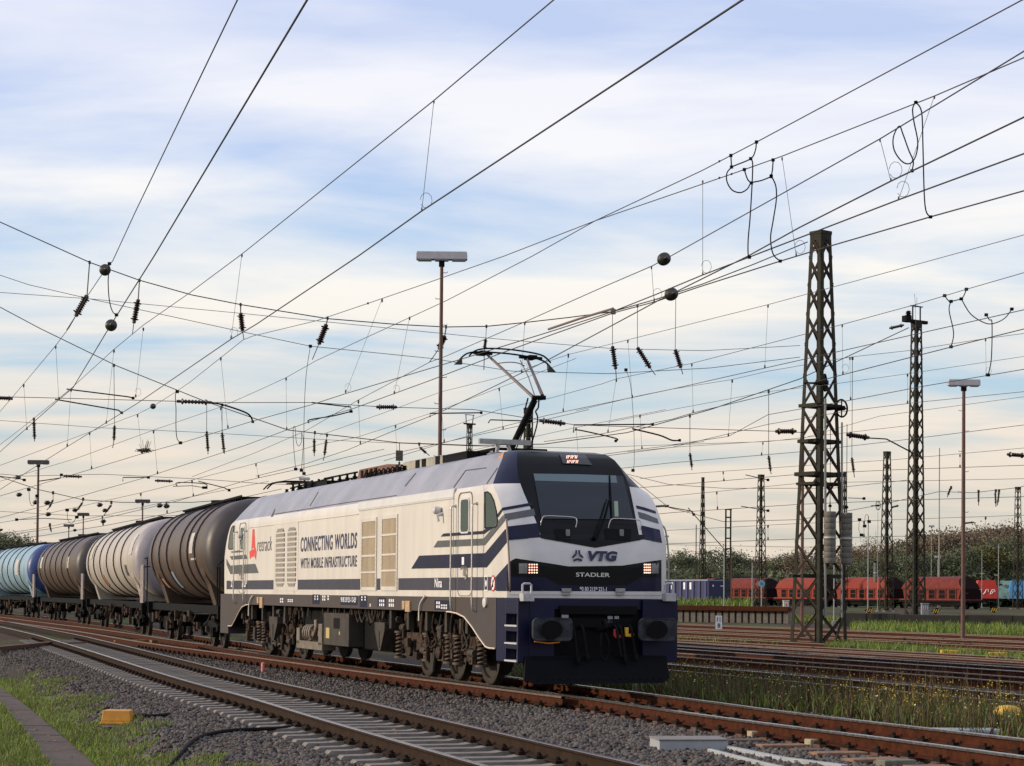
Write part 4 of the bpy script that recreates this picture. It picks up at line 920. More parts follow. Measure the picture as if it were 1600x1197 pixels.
# ---------------- grass
def blades(name, pts, hmin, hmax, w, mats, lean=.35, kind='stuff'):
    n_ = len(pts); h = rng.uniform(hmin, hmax, n_)*(.5+rng.random(n_)*.8); a = rng.random(n_)*6.283; wx, wy = np.cos(a)*w/2, np.sin(a)*w/2
    lx, ly = rng.normal(0, lean, n_)*h, rng.normal(0, lean, n_)*h; P = np.asarray(pts); z0 = np.zeros(n_)
    b0 = P+np.stack([-wx, -wy, z0-.02], 1); b1 = P+np.stack([wx, wy, z0-.02], 1); m0 = P+np.stack([lx*.4+wx*.8, ly*.4+wy*.8, h*.6], 1); m1 = P+np.stack([lx*.4-wx*.8, ly*.4-wy*.8, h*.6], 1)
    t0 = P+np.stack([lx+wx*.15, ly+wy*.15, h], 1); t1 = P+np.stack([lx-wx*.15, ly-wy*.15, h], 1)
    VV = np.stack([b0, b1, m0, m1, t0, t1], 1).reshape(-1, 3); i = (np.arange(n_)*6)[:, None]
    FF = np.concatenate([i+np.array([[0, 1, 2, 3]]), i+np.array([[3, 2, 4, 5]])], 0)
    mi = rng.integers(0, len(mats), n_); o = numpy_mesh(name, VV, FF, mats, mi=np.concatenate([mi, mi])); o['kind'] = kind; return o
def leafm(name, c, tr_=.25):
    m = mat(name, c, .6, noise=.3, scale=1.2, spec=.25); return m
gA, gB, gC, gD = leafm('grass_green', (.17, .26, .03)), leafm('grass_olive', (.22, .25, .05)), leafm('grass_dark', (.09, .15, .025)), leafm('grass_straw', (.17, .14, .07))
turf = mat('turf_soil', (.13, .17, .03), .95, noise=.6, scale=3, col2=(.085, .085, .03), bump=.5, bscale=20)
# left verge
path_l = [at_z(*p, -.47) for p in ((-90, 1040), (0, 1098), (45, 1150), (78, 1197), (120, 1260))]; path_r = [at_z(*p, -.47) for p in ((-60, 1035), (32, 1097), (95, 1150), (147, 1197), (200, 1260))]
def interp(P, y, ):
    P = sorted(P, key=lambda p: p.y)
    if y <= P[0].y: return P[0].x
    for a, b_ in zip(P, P[1:]):
        if a.y <= y <= b_.y: return a.x+(b_.x-a.x)*(y-a.y)/(b_.y-a.y)
    return P[-1].x+(y-P[-1].y)*(P[-1].x-P[-2].x)/(P[-1].y-P[-2].y)
def on_path(x, y): return interp(path_l, y) < x < interp(path_r, y)
path2_l = lambda y: interp([at_z(*p, -.47) for p in ((-300, 1120), (0, 1150), (30, 1197))], y)
def interpa(P, y): P = sorted(P, key=lambda p: p.y); return np.interp(y, [p.y for p in P], [p.x for p in P])
def verge(x, y):
    d = (x-edge_a.x)*en.x+(y-edge_a.y)*en.y
    nz = .35*np.sin(y*1.3+x)+.25*np.sin(y*3.1-x*2.2)
    return (d > .30+nz*.8) & (d < 14) & ~((x > interpa(path_l, y)) & (x < interpa(path_r, y)))
mb = MB(); rows = [15+.5*k for k in range(60)]
for y in rows:
    xr_ = edge_a.x+en.x*.95-(y-edge_a.y)*ed.x*0; t_ = (y-edge_a.y)/ed.y; xr_ = edge_a.x+ed.x*t_-.42+.2*math.sin(y*1.3)
    for k in range(24):
        x = xr_-k*.35; mb.v.append((x, y, gz(x, y)+.006))
for a in range(len(rows)-1):
    for k in range(23): mb.f.append((a*24+k, a*24+k+1, (a+1)*24+k+1, (a+1)*24+k)); mb.m.append(0)
tag(mb.build('grass_verge', turf, smooth=60), kind='structure')
gp = scatter(120000, 15.5, 45, -.31, -.10, lambda x, y: verge(x, y) & (rnd(x) < .6+.4*abs(np.sin(x*1.7+y*.9)*np.sin(y*.53-x))), gza, 1.5)
blades('grass', gp, .035, .10, .010, [gA, gA, gB, gB, gC, gD])
slab = mat('worn_path_slab', (.082, .056, .044), .9, noise=.4, scale=3, bump=.3, bscale=40)
# slab path
pa = thing('slab_path', 'narrow path of worn concrete slabs along the grass', 'path'); pa['kind'] = 'structure'; del pa['category']
yy = [14.6+.62*k for k in range(58)]; mb = MB()
for a, b_ in zip(yy, yy[1:]):
    j = random.uniform(-.008, .008); g_ = .008
    xs0, xs1, xe0, xe1 = interp(path_l, a), interp(path_r, a), interp(path_l, b_), interp(path_r, b_)
    mb.add([(xs0, a+g_, -.50), (xs1, a+g_, -.50), (xe1, b_-g_, -.50), (xe0, b_-g_, -.50), (xs0, a+g_, -.452+j), (xs1, a+g_, -.45+j*.4), (xe1, b_-g_, -.448+j), (xe0, b_-g_, -.45)], [(0, 3, 2, 1), (4, 5, 6, 7), (0, 1, 5, 4), (1, 2, 6, 5), (2, 3, 7, 6), (3, 0, 4, 7)])
mb.build('slab', slab, pa)
leaf_m = [mat('fallen_leaf_orange', (.24, .09, .03), .8), mat('fallen_leaf_brown', (.12, .06, .03), .8)]
lp = scatter(900, 15.5, 34, -.29, -.06, lambda x, y: x < 1e9, lambda x, y: np.maximum(gza(x, y), -.46)+.03, 1.4); n_ = len(lp)
q = rng.uniform(.02, .04, (n_, 1)); aa = rng.random(n_)*6.28
VV = np.stack([lp+np.stack([np.cos(aa+k*1.57)*q[:, 0], np.sin(aa+k*1.57)*q[:, 0], rng.uniform(-.01, .01, n_)], 1) for k in range(4)], 1).reshape(-1, 3)
o = numpy_mesh('fallen_leaves', VV, (np.arange(n_)*4)[:, None]+np.array([[0, 1, 2, 3]]), leaf_m, mi=rng.integers(0, 2, n_)); o['kind'] = 'stuff'
# ---------------- weeds and yellow flowers on the right
def weed_ok(x, y):
    d = dL(x, y); return (2.2+.4*np.sin(y*.9) < d) & (d < 5.6+.5*np.sin(y*.7)) & (rnd(x) < .25+.75*abs(np.sin(y*.8+x*1.3)*np.cos(y*.31)))
wp = scatter(13000, 20, 52, .0, .3, weed_ok, gza, 1.1)
blades('weeds', wp, .16, .44, .012, [leafm('weed_green', (.09, .12, .025)), leafm('weed_olive', (.13, .12, .035)), leafm('weed_red_brown', (.09, .045, .026)), leafm('weed_dark', (.03, .038, .014))], .22)
blades('weeds', scatter(9000, 20, 52, .0, .3, weed_ok, gza, 1.1), .1, .28, .03, [gC, leafm('weed_green', (.045, .065, .018)), leafm('weed_red_brown', (.10, .045, .025))], .5)
def flowers(name, pts, size, m):
    n_ = len(pts); out_ = []
    for k in range(2):
        a = rng.random(n_)*6.28; t1 = np.stack([np.cos(a), np.sin(a), np.zeros(n_)], 1)*size; t2 = np.stack([rng.normal(0, .5, n_), rng.normal(0, .5, n_), np.ones(n_)], 1)*size*.7
        out_.append(np.stack([pts-t1, pts-t2, pts+t1, pts+t2], 1))
    VV = np.concatenate(out_).reshape(-1, 3); o = numpy_mesh(name, VV, (np.arange(2*n_)*4)[:, None]+np.array([[0, 1, 2, 3]]), m); o['kind'] = 'stuff'; return o
tp_ = scatter(1500, 20, 52, .03, .3, lambda x, y: weed_ok(x, y) & (np.sin(y*.9+x*.7) > .2), gza, 1.1); blades('weeds', tp_, .45, .8, .010, [leafm('weed_red_brown', (.09, .045, .026)), leafm('weed_stem_brown', (.08, .055, .035)), leafm('weed_olive', (.10, .09, .03))], .12)
fp = scatter(1300, 20.5, 50, .02, .3, weed_ok, gza, 1.1); fp[:, 2] += rng.uniform(.22, .62, len(fp)); flowers('yellow_flowers', fp, .0125, mat('yellow_petals', (.50, .36, .03), .6))
fp = scatter(60, 20.5, 50, .02, .3, weed_ok, gza, 1.1); fp[:, 2] += rng.uniform(.2, .5, len(fp)); flowers('white_flowers', fp, .018, mat('white_petals', (.6, .6, .55), .6))
# green strips in the yard
def strip_grass(pxpoly, n_, h0, h1, w, mats, z=-.2, name='grass'):
    P = [at_z(x, y, z) for x, y in pxpoly]
    x0, x1 = min(p.x for p in P), max(p.x for p in P); y0, y1 = min(p.y for p in P), max(p.y for p in P); out_ = []; cnt = 0
    for it in range(80):
        x, y = rng.uniform(x0, x1, 20000), rng.uniform(y0, y1, 20000); c = np.zeros(20000, bool); j = len(P)-1
        for i in range(len(P)):
            if P[i].y != P[j].y: c ^= ((P[i].y > y) != (P[j].y > y)) & (x < (P[j].x-P[i].x)*(y-P[i].y)/(P[j].y-P[i].y)+P[i].x)
            j = i
        out_.append(np.stack([x[c], y[c], gza(x[c], y[c])], 1)); cnt += int(c.sum())
        if cnt >= n_: break
    return blades(name, np.concatenate(out_)[:n_], h0, h1, w, mats, .3)
fresh = leafm('grass_fresh', (.12, .17, .025)); fresh2 = leafm('grass_bright', (.10, .15, .03))
strip_grass([(1056, 970), (1260, 975), (1420, 981), (1600, 989), (1600, 984), (1420, 974), (1260, 968), (1056, 966)], 12000, .12, .3, .05, [fresh, fresh, fresh2, gB])
strip_grass([(1290, 1018), (1430, 1026), (1600, 1040), (1600, 1033), (1440, 1019), (1300, 1010)], 9000, .12, .34, .035, [fresh2, gA, gB, gC])
strip_grass([(1050, 1003), (1230, 1012), (1230, 1008), (1050, 999)], 2500, .1, .25, .03, [gB, gC, gA])
strip_grass([(1055, 990), (1600, 1016), (1600, 1013), (1055, 988)], 2600, .06, .16, .03, [gB, gD, gA])
strip_grass([(1330, 990), (1600, 996), (1600, 985), (1430, 978), (1330, 980)], 8000, .15, .5, .05, [fresh2, gA, gC, gB])
strip_grass([(1052, 962), (1170, 965), (1175, 957), (1052, 953)], 5000, .5, 1.1, .14, [fresh2, gA, fresh])
# low wall in the yard
wallm = mat('dark_sooty_wall', (.010, .009, .007), .9, noise=.5, scale=2, bump=.4, bscale=10)
a, b_ = at_z(1310, 978, -.2), at_z(1660, 985, -.2); d = (b_-a).normalized(); ln_ = (b_-a).length; nn_ = Vector((-d.y, d.x, 0))
mb = MB(); k0 = 0
while k0 < ln_:
    w = random.uniform(2, 5); h = .92+random.uniform(-.12, .15); c = a+d*(k0+w/2)+nn_*.4; mb.box((c.x, c.y, -.25+h/2), (w-.02, .6+random.uniform(0, .2), h), ((d.x, d.y, 0), (nn_.x, nn_.y, 0), (0, 0, 1))); k0 += w
tag(mb.build('low_wall', wallm, bevel=.05), 'long low dark wall behind the grass strip between the yard tracks', 'wall')
a, b_ = at_z(1050, 972, -.2), at_z(1235, 975, -.2); d = (b_-a).normalized(); ln_ = (b_-a).length; nn_ = Vector((-d.y, d.x, 0))
rp_ = thing('sleeper_ramp', 'raised rusty track end on short concrete posts behind the kilometre sign', 'ramp', tuple(a))
mb = MB(); c = a+d*ln_/2; A3 = ((d.x, d.y, 0), (nn_.x, nn_.y, 0), (0, 0, 1)); l3 = c-a; mb.box((l3.x, l3.y, .95), (ln_, 1.2, .22), A3); mb.box((l3.x, l3.y, 1.1), (ln_, .12, .1), A3); mb.build('rail_beam', rust, rp_)
for k in range(18):
    c = d*(ln_*(k+.5)/18); mb = MB(); mb.box((c.x, c.y, .45), (.32, .5, .85), A3); mb.build('concrete_post', mat('weathered_post', (.16, .14, .12), .9, noise=.4, scale=4), rp_)
# ---------------- small lineside things
p = at_z(184, 1139, -.40); p.z = gz(p.x, p.y)
for _ in range(4): p = at_z(184, 1139, p.z); p.z = gz(p.x, p.y)
bx_ = thing('track_box', 'orange yellow cable junction box standing in the grass', 'junction box', (p.x, p.y, p.z), 0)
mb = MB(); fn = lambda a, b_, d: Vector((a, d, b_)); 
def frust(mb, w0, w1, d0, d1, z0, z1): mb.add([(-w0, -d0, z0), (w0, -d0, z0), (w0, d0, z0), (-w0, d0, z0), (-w1, -d1, z1), (w1, -d1, z1), (w1, d1, z1), (-w1, d1, z1)], [(0, 3, 2, 1), (4, 5, 6, 7), (0, 1, 5, 4), (1, 2, 6, 5), (2, 3, 7, 6), (3, 0, 4, 7)])
S_ = 1.04; frust(mb, .205*S_, .185*S_, .15, .13, .10, .26); mb.bx(-.22*S_, .22*S_, -.165, .165, .055, .10); mb.build('yellow_cover', mat('orange_yellow_cover', (.62, .27, .02), .45, noise=.25, scale=6), bx_, bevel=.012)
mb = MB(); mb.bx(-.20, .20, -.15, .15, .02, .055); mb.bx(-.03, .03, -.03, .03, -.05, .03); mb.build('grey_base', dsteel, bx_)
p = at_z(411, 1048, -.18); mb = MB(); mb.lathe([(0, .045), (.10, .05), (.12, .05), (.19, .045), (.21, .025)], (0, 0, 0), (0, 0, 1), 12); o = mb.build('marker_stub', mat('red_white_marker', (.55, .05, .05), .5, noise=.3, scale=20, col2=(.55, .3, .28)), smooth=40); o.location = (p.x, p.y, -.2); tag(o, 'small red fouling point marker in the ballast', 'marker')
# concrete cable trough with lid
a = at_z(1078, 1168, -.2); tb = thing('concrete_trough_box', 'grey blue concrete box at the start of the cable duct beside the rusty rail', 'box', (a.x, a.y, -.22), R(8))
mb = MB(); mb.bx(-.42, .42, -.2, .35, 0, .115); mb.build('box_body', mat('blue_grey_concrete', (.30, .32, .34), .8, noise=.15, scale=5), tb, bevel=.006); mb = MB(); mb.bx(-.43, .43, -.21, .36, .117, .135); mb.build('lid', mat('brown_grey_lid', (.20, .18, .17), .8, noise=.2, scale=6), tb, bevel=.004)
def duct(px, w, h, label, m, z=-.22):
    P = [at_z(x, y, z) for x, y in px]; mb = MB()
    for q0, q1 in zip(P, P[1:]):
        d = (q1-q0).normalized(); n2 = Vector((-d.y, d.x, 0)); L_ = (q1-q0).length; k = max(1, int(L_/1.0))
        for i in range(k): c = q0.lerp(q1, (i+.5)/k); mb.box((c.x, c.y, z+h/2), (L_/k-.01, w, h), ((d.x, d.y, 0), (n2.x, n2.y, 0), (0, 0, 1)))
    return tag(mb.build('cable_duct', m, bevel=.006), label, 'cable duct')
duct([(1118, 1168), (1225, 1190), (1320, 1202)], .09, .05, 'pale concrete cable duct running off from the grey box', mat('pale_duct', (.34, .36, .37), .8, noise=.2, scale=5))
duct([(1108, 1176), (1190, 1197), (1230, 1206)], .05, .05, 'thin pale duct edge half buried beside the cable duct', mat('pale_duct', (.34, .36, .37), .8, noise=.2, scale=5))
duct([(-30, 1019), (90, 1007)], .28, .12, 'brown wooden crossing board left of the nearest track', rustwood, -.2)
duct([(92, 1006.5), (178, 1004.5)], .2, .05, 'brown crossing board between the rails of the nearest track', rustwood, -.2)
duct([(182, 1005), (228, 1004)], .3, .1, 'orange cable crossing cover between the two tracks', mat('orange_plank', (.36, .17, .035), .8, noise=.3, scale=5), -.2)
duct([(235, 1004.5), (300, 1004)], .2, .1, 'tan crossing board next to the tank wagon track', mat('tan_plank', (.24, .13, .05), .8, noise=.3, scale=5), -.2)
p = at_z(1508, 1150, -.2); mb = MB(); mb.box((0, 0, .04), (.9, .35, .12)); o = mb.build('concrete_slab', mat('blue_grey_concrete', (.30, .32, .34), .8, noise=.15, scale=5), bevel=.03); o.location = (p.x, p.y, -.2); o.rotation_euler = (0, 0, .1); tag(o, 'flat pale concrete cover behind the shiny rail at right', 'cover')
# yellow dome in the weeds
p = at_z(1575, 1108, 0.0); mb = MB(); mb.lathe([(0, .21), (.05, .21), (.10, .17), (.13, .10), (.14, .03)], (0, 0, 0), (0, 0, 1), 20); o = mb.build('yellow_balise_cover', yellow, smooth=50); o.location = (p.x, p.y, -.08); tag(o, 'rounded yellow cover half hidden among the flowering weeds', 'cover')
for px, py, lab in ((1483, 1024, 'left of the two low yellow markers by the yard rail'), (1559, 1028, 'right of the two low yellow markers by the yard rail')):
    p = at_z(px, py, -.1); t_ = thing('yellow_marker', lab, 'marker', (p.x, p.y, -.2)); mb = MB(); mb.bx(-.55, .55, -.1, .1, .10, .17); mb.bx(-.25, .25, -.1, .1, .16, .26); mb.build('marker_head', yellow, t_, bevel=.01); mb = MB(); mb.bx(-.06, .06, -.06, .06, -.05, .1); mb.build('marker_foot', rust, t_)
# black cable across the ballast
cb = [(478, 1128), (455, 1133), (430, 1136), (400, 1137), (360, 1139), (320, 1146), (290, 1160), (262, 1170), (243, 1173)]
mb = MB(); P = [at_z(x, y, -.16) for x, y in cb]; P = [Vector((p.x, p.y, gz(p.x, p.y)+.055)) for p in curve_pts(P, 5)]; mb.tube(P, .024, 8); tag(mb.build('black_cable', rubber, smooth=60), 'thick black cable lying over the ballast to the nearest rail', 'cable')
mb = MB(); P = [at_z(x, y, -.4) for x, y in ((207, 1140), (222, 1140), (240, 1142), (262, 1139))]; P = [Vector((p.x, p.y, gz(p.x, p.y)+.05)) for p in curve_pts(P, 5)]; mb.tube(P, .028, 8); tag(mb.build('black_cable', rubber, smooth=60), 'short black cable leaving the orange yellow junction box', 'cable')

# timber ends and packing blocks beside the nearest rusty rail at lower right
for k, (px, py, w, d_, h, m_, lab) in enumerate(((1187, 1151, .30, .16, .09, 'pale_block', 'first pale wooden block packed against the rusty rail from the left'), (1278, 1164, .30, .16, .09, 'pale_block', 'second pale wooden block packed against the rusty rail'), (1160, 1158, .50, .22, .04, 'brown_plank', 'brown timber end left of the first pale block'), (1222, 1166, .62, .22, .04, 'tan_plank_end', 'tan timber end between the two pale blocks'), (1262, 1172, .4, .2, .03, 'brown_plank', 'brown timber end under the second pale block'), (1310, 1178, .66, .24, .04, 'tan_plank_end', 'tan timber end right of the second pale block'), (1362, 1188, .66, .24, .04, 'tan_plank_end', 'broad tan timber end near the bottom edge'), (1400, 1196, .4, .2, .08, 'grey_block', 'mossy grey block at the bottom edge'), (1450, 1201, .5, .22, .05, 'tan_plank_end', 'tan timber end cut by the bottom edge'))):
    p = at_z(px, py, -.2); m = mat(m_, {'pale_block': (.42, .36, .24), 'brown_plank': (.12, .075, .05), 'tan_plank_end': (.25, .14, .08), 'grey_block': (.17, .16, .12)}[m_], .85, noise=.4, scale=9, bump=.3)
    mb = MB(); mb.box((0, 0, h/2), (w, d_, h)); o = mb.build('timber_end', m, bevel=.012); o.location = (p.x, p.y, -.215); o.rotation_euler = (0, 0, R(20+random.uniform(-6, 6))); tag(o, lab, 'timber')
# ================================================================== tank wagons behind the locomotive
def tank_wagon(y0, y1, body_m, cap_m, ring_m, label, rings, lz=2.84, rad=1.47, extras=()):
    # y0/y1: world Y of the front and rear tank ends, measured along the track
    p0, _ = path_at(LT, y0); p1, _ = path_at(LT, y1); d = (p1-p0); ln_ = d.length; ang = math.atan2(-d.x, d.y)
    w = thing('tank_wagon', label, 'tank wagon', (p0.x, p0.y, 0), ang, 'tank wagons coupled behind the locomotive')
    prof = [(0, .02), (.02, rad*.40), (.08, rad*.70), (.18, rad*.88), (.34, rad*.97), (.55, rad), (ln_*.25, rad), (ln_*.5, rad), (ln_*.75, rad), (ln_-.55, rad), (ln_-.34, rad*.97), (ln_-.18, rad*.88), (ln_-.08, rad*.70), (ln_-.02, rad*.40), (ln_, .02)]
    mb = MB(); n_ = 40; mb.lathe(prof, (0, 0, lz), (0, 1, 0), n_)
    for i in range(len(mb.f)): 
        k = i//n_; mb.m[i] = 1 if (k < 5 or i >= (len(prof)-1)*n_) else 0
    ta = mb.build('tank', [body_m, cap_m], w, smooth=35)
    for r_ in rings:
        mb = MB(); mb.lathe([(-.035, rad-.01), (-.03, rad+.045), (.03, rad+.045), (.035, rad-.01)], (0, ln_*r_, lz), (0, 1, 0), 40); mb.build('stiffening_ring', ring_m, ta, smooth=35)
    for yy_ in (1.6, ln_-1.6):
        mb = MB(); fnn = lambda a, b_, dd: Vector((a, yy_+dd, b_)); mb.prism([(-1.15, lz-1.0), (-1.3, lz-.75), (-1.36, lz-.55), (-1.25, lz-.62), (-.9, lz-1.12), (.9, lz-1.12), (1.25, lz-.62), (1.36, lz-.55), (1.3, lz-.75), (1.15, lz-1.0), (.95, 1.22), (-.95, 1.22)], fnn, -.35, .35); mb.build('saddle', body_m, w, bevel=.01)
    mb = MB()
    for s2 in (-1, 1): mb.bx(s2*.95, s2*1.15, -1.0, ln_+1.0, .98, 1.22)
    for yy_ in (-1.0, ln_+.82): mb.bx(-1.3, 1.3, yy_, yy_+.18, .85, 1.25)
    for k in range(4): mb.bx(-1.0, 1.0, 1+k*(ln_-2)/3, 1.15+k*(ln_-2)/3, .95, 1.15)
    mb.build('underframe', blackm, w, bevel=.01)  # black stands in for the shade that hides the frame
    mb = MB(); mb.bx(-.32, .32, .8, ln_-.8, lz+rad+.02, lz+rad+.06)
    for s2 in (-1, 1):
        mb.bx(s2*.34, s2*.38, .8, ln_-.8, lz+rad+.04, lz+rad+.10)
        for k in range(12): mb.bx(s2*.3, s2*.34, .9+k*(ln_-2)/11, .96+k*(ln_-2)/11, lz+rad-.08, lz+rad+.05)
    mb.cyl((0, ln_/2, lz+rad-.05), (0, ln_/2, lz+rad+.2), .32); mb.build('walkway', blackm, w)
    for c_y in (1.9, ln_-1.9):
        bo = MB()
        for s2 in (-1, 1):
            bo.prism([(-1.35, .50), (-1.35, .66), (-.5, .78), (.5, .78), (1.35, .66), (1.35, .50), (.5, .38), (-.5, .38)], lambda a, b_, dd: Vector((s2*1.0+dd, c_y+a, b_)), -.05, .05)
            for q_ in (-.9, .9): bo.bx(s2*.98, s2*1.14, c_y+q_-.15, c_y+q_+.15, .32, .60)
        bo.bx(-.95, .95, c_y-.2, c_y+.2, .45, .85)
        b_ = bo.build('bogie', blackm, w, bevel=.01)
        for q_ in (-.9, .9):
            for s2 in (-1, 1):
                wv = MB(); wv.lathe([(-.07, .45), (-.065, .49), (-.045, .49), (-.04, .465), (.06, .46), (.065, .40), (.02, .38), (.03, .12), (.09, .1)], (s2*.76, c_y+q_, .462), (s2, 0, 0), 24); wv.build('wheel', mat('wheel_steel', (.07, .06, .052), .5), b_, smooth=40)
    for yy_ in (-1.0, ln_+1.0):
        dr = -1 if yy_ < 0 else 1
        for s2 in (-.88, .88):
            mb = MB(); mb.lathe([(0, .12), (.35, .12), (.35, .20), (.52, .22), (.60, .22), (.63, .1)], (s2, yy_, 1.05), (0, dr, 0), 16); mb.build('buffer', blackm, w, smooth=40)
    # tall end platform, hand rails, ladder
    mb = MB(); yy_ = -.55
    mb.tube([(-1.25, yy_, 1.2), (-1.25, yy_, 2.35), (-1.1, yy_, 2.5), (-.3, yy_, 2.5)], .022, 6); mb.tube([(-1.25, yy_-.4, 1.2), (-1.25, yy_-.4, 2.3), (-1.25, yy_, 2.35)], .022, 6); mb.build('end_handrail', blackm, w)
    mb = MB()
    for k in range(5): mb.tube([(-1.3, .2+k*ln_/5, 1.0), (-1.42, .25+k*ln_/5, .7), (-1.3, .4+k*ln_/5, .55)], .025, 5)
    for k in range(16):
        u = random.uniform(0, ln_); mb.box((-1.2+random.uniform(-.08, .05), u, random.uniform(.5, .95)), (.1, random.uniform(.1, .5), random.uniform(.1, .35)))
    mb.build('brake_gear', bogie, w)
    for (ty, tz, sw, sh, m_) in extras:
        # plate on the flank following the shell
        mb = MB(); a0 = math.asin((tz-lz)/rad); a1 = math.asin(min(.99, (tz+sh-lz)/rad)); q = []
        for k in range(5):
            a = a0+(a1-a0)*k/4; rr_ = rad+.02; q += [(-rr_*math.cos(a), ty, lz+rr_*math.sin(a)), (-rr_*math.cos(a), ty+sw, lz+rr_*math.sin(a))]
        mb.add(q, [(2*k, 2*k+1, 2*k+3, 2*k+2) for k in range(4)]); mb.build('marking_plate', m_, ta, recalc=False)
    return w, ln_
brownt = mat('dusty_brown_tank', (.098, .066, .048), .46, noise=.45, scale=1.2, stretch=(.6, 2.2, .45), spec=.4)
darkcap = mat('shaded_brown_tank_end', (.05, .042, .042), .5, noise=.3, scale=2)  # front ends use shaded copies of the tank colours
creamt = mat('dusty_cream_tank', (.44, .395, .345), .45, noise=.28, scale=1.3, stretch=(.6, 2.2, .45))
creamc = mat('shaded_cream_tank_end', (.33, .30, .32), .5, noise=.2, scale=2)
bluet = mat('pale_blue_tank', (.24, .37, .46), .45, noise=.3, scale=1.2)
bluec = mat('shaded_blue_tank_end', (.035, .07, .22), .45, noise=.2, scale=2)
dring = mat('dark_ring', (.035, .028, .028), .5)
plate = mat('pale_marking', (.5, .48, .44), .6, noise=.3, scale=9); platey = mat('cream_marking', (.45, .42, .33), .6)
oranm = mat('orange_hazard_plate', (.45, .12, .03), .6, noise=.4, scale=20, col2=(.3, .25, .2)); bluep = mat('grey_blue_patch', (.22, .27, .33), .6)
tank_wagon(54.6, 67.0, brownt, darkcap, dring, 'dark brown ribbed tank wagon coupled directly behind the locomotive', (.17, .28, .39, .62, .76, .9), extras=((2.6, 2.75, .65, .6, plate), (2.1, 2.55, .9, .06, plate), (7.4, 1.75, .5, .5, bluep), (10.4, 1.75, .5, .3, oranm)))
tank_wagon(70.2, 88.0, creamt, creamc, dring, 'cream tank wagon with dark ribs between the two brown tank wagons', (.22, .36, .5, .64, .78, .91), extras=((.75, 2.95, .9, .75, plate), (2.6, 2.2, .5, .4, bandgrey), (11.5, 1.85, .9, .45, oranm), (15.5, 3.0, .8, .6, platey)))
tank_wagon(91.2, 107.0, brownt, darkcap, dring, 'brown tank wagon between the cream and the pale blue tank wagons', (.2, .34, .48, .62, .76, .9), extras=((2.9, 2.7, .8, .55, platey), (14.2, 2.8, .8, .6, plate)))
tank_wagon(110.2, 126.0, bluet, bluec, dring, 'pale blue tank wagon with shade-darkened end at the left edge', (.2, .34, .48, .62, .76, .9), extras=((4.0, 2.5, 1.2, .9, plate),))
tank_wagon(129.5, 145, brownt, darkcap, dring, 'farthest tank wagon, mostly hidden beyond the pale blue one', (.2, .4, .6, .8))
# upright panels between the wagons
for yy_, lab, hh in ((68.6, 'upright grey panel on the platform between the first brown and cream tanks', 1.35), (89.6, 'narrow upright panel between the cream and second brown tanks', 1.2), (108.6, 'upright orange and white panel between the second brown and blue tanks', 1.3)):
    p, d = path_at(LT, yy_); t_ = thing('end_panel', lab, 'panel', (p.x, p.y, 1.2), math.atan2(-d.x, d.y)); mb = MB(); mb.bx(-1.40, -1.34, -.35, .45, 0, hh); mb.build('panel_sheet', mat('streaked_panel', (.30, .24, .22), .6, noise=.6, scale=5, col2=(.10, .09, .10)), t_); mb = MB(); mb.tube(curve_pts([(-1.3, -.6, -.1), (-1.3, -.6, hh+.1), (-1.3, -.4, hh+.22), (-1.3, .1, hh+.22)], 4), .022, 6); mb.build('grab_rail', blackm, t_)

# ================================================================== lattice masts
def lattice_mast(name, label, cat, x, y, zb, h, wb, wt, rz, m_leg=None, m_br=None, cap=True, group=None, n_x=None, leg=.09, db=None, dt=None):
    m_leg = m_leg or mastgreen; m_br = m_br or mastrust; db = db or wb*.7; dt = dt or wt*.8
    t_ = thing(name, label, cat, (x, y, zb), rz, group); cs = [(-1, -1), (1, -1), (1, 1), (-1, 1)]
    P = lambda c, f: Vector((c[0]*(wb+(wt-wb)*f)/2, c[1]*(db+(dt-db)*f)/2, h*f))
    for c in cs:
        mb = MB(); a, b_ = P(c, 0), P(c, 1)
        # L-shaped angle iron
        for ax_ in (0, 1):
            q = leg; o_ = Vector((-c[0]*q*.5 if ax_ == 0 else 0, -c[1]*q*.5 if ax_ == 1 else 0, 0)); hx = q/2 if ax_ == 0 else .012; hy = q/2 if ax_ == 1 else .012
            vs = [r_+o_+Vector((i*hx, j*hy, 0)) for r_ in (a, b_) for i, j in ((-1, -1), (1, -1), (1, 1), (-1, 1))]
            mb.add(vs, [(0, 3, 2, 1), (4, 5, 6, 7), (0, 1, 5, 4), (1, 2, 6, 5), (2, 3, 7, 6), (3, 0, 4, 7)])
        mb.build('leg', m_leg, t_)
    n_x = n_x or int(h/1.15)
    for k in range(4):
        c0, c1 = cs[k], cs[(k+1) % 4]; mb = MB()
        fr_ = [1-(1-i/n_x)**1.12 for i in range(n_x+1)]
        for i in range(n_x):
            f0, f1 = fr_[i], fr_[i+1]
            for a, b_ in ((P(c0, f0), P(c1, f1)), (P(c1, f0), P(c0, f1))):
                dd = (b_-a); L_ = dd.length; dd.normalize(); n2 = Vector((0, 1, 0)) if k % 2 == 0 else Vector((1, 0, 0)); w2 = dd.cross(n2).normalized(); mb.box((a+b_)/2, (L_, .012, leg*.62), (tuple(dd), tuple(n2), tuple(w2)))
        mb.build('bracing', m_br, t_)
    if cap: mb = MB(); mb.bx(-wt/2-.03, wt/2+.03, -dt/2-.03, dt/2+.03, h-.02, h+.10); mb.bx(-wt/2-.015, wt/2+.015, -dt/2-.015, dt/2+.015, h-.25, h-.02); mb.build('cap', m_leg, t_)
    mb = MB()
    for c in cs: a = P(c, 0); mb.bx(a.x-.25, a.x+.25, a.y-.25, a.y+.25, -.3, .12)
    mb.build('footing', mat('mast_footing', (.16, .15, .13), .9, noise=.4, scale=3), t_)
    return t_
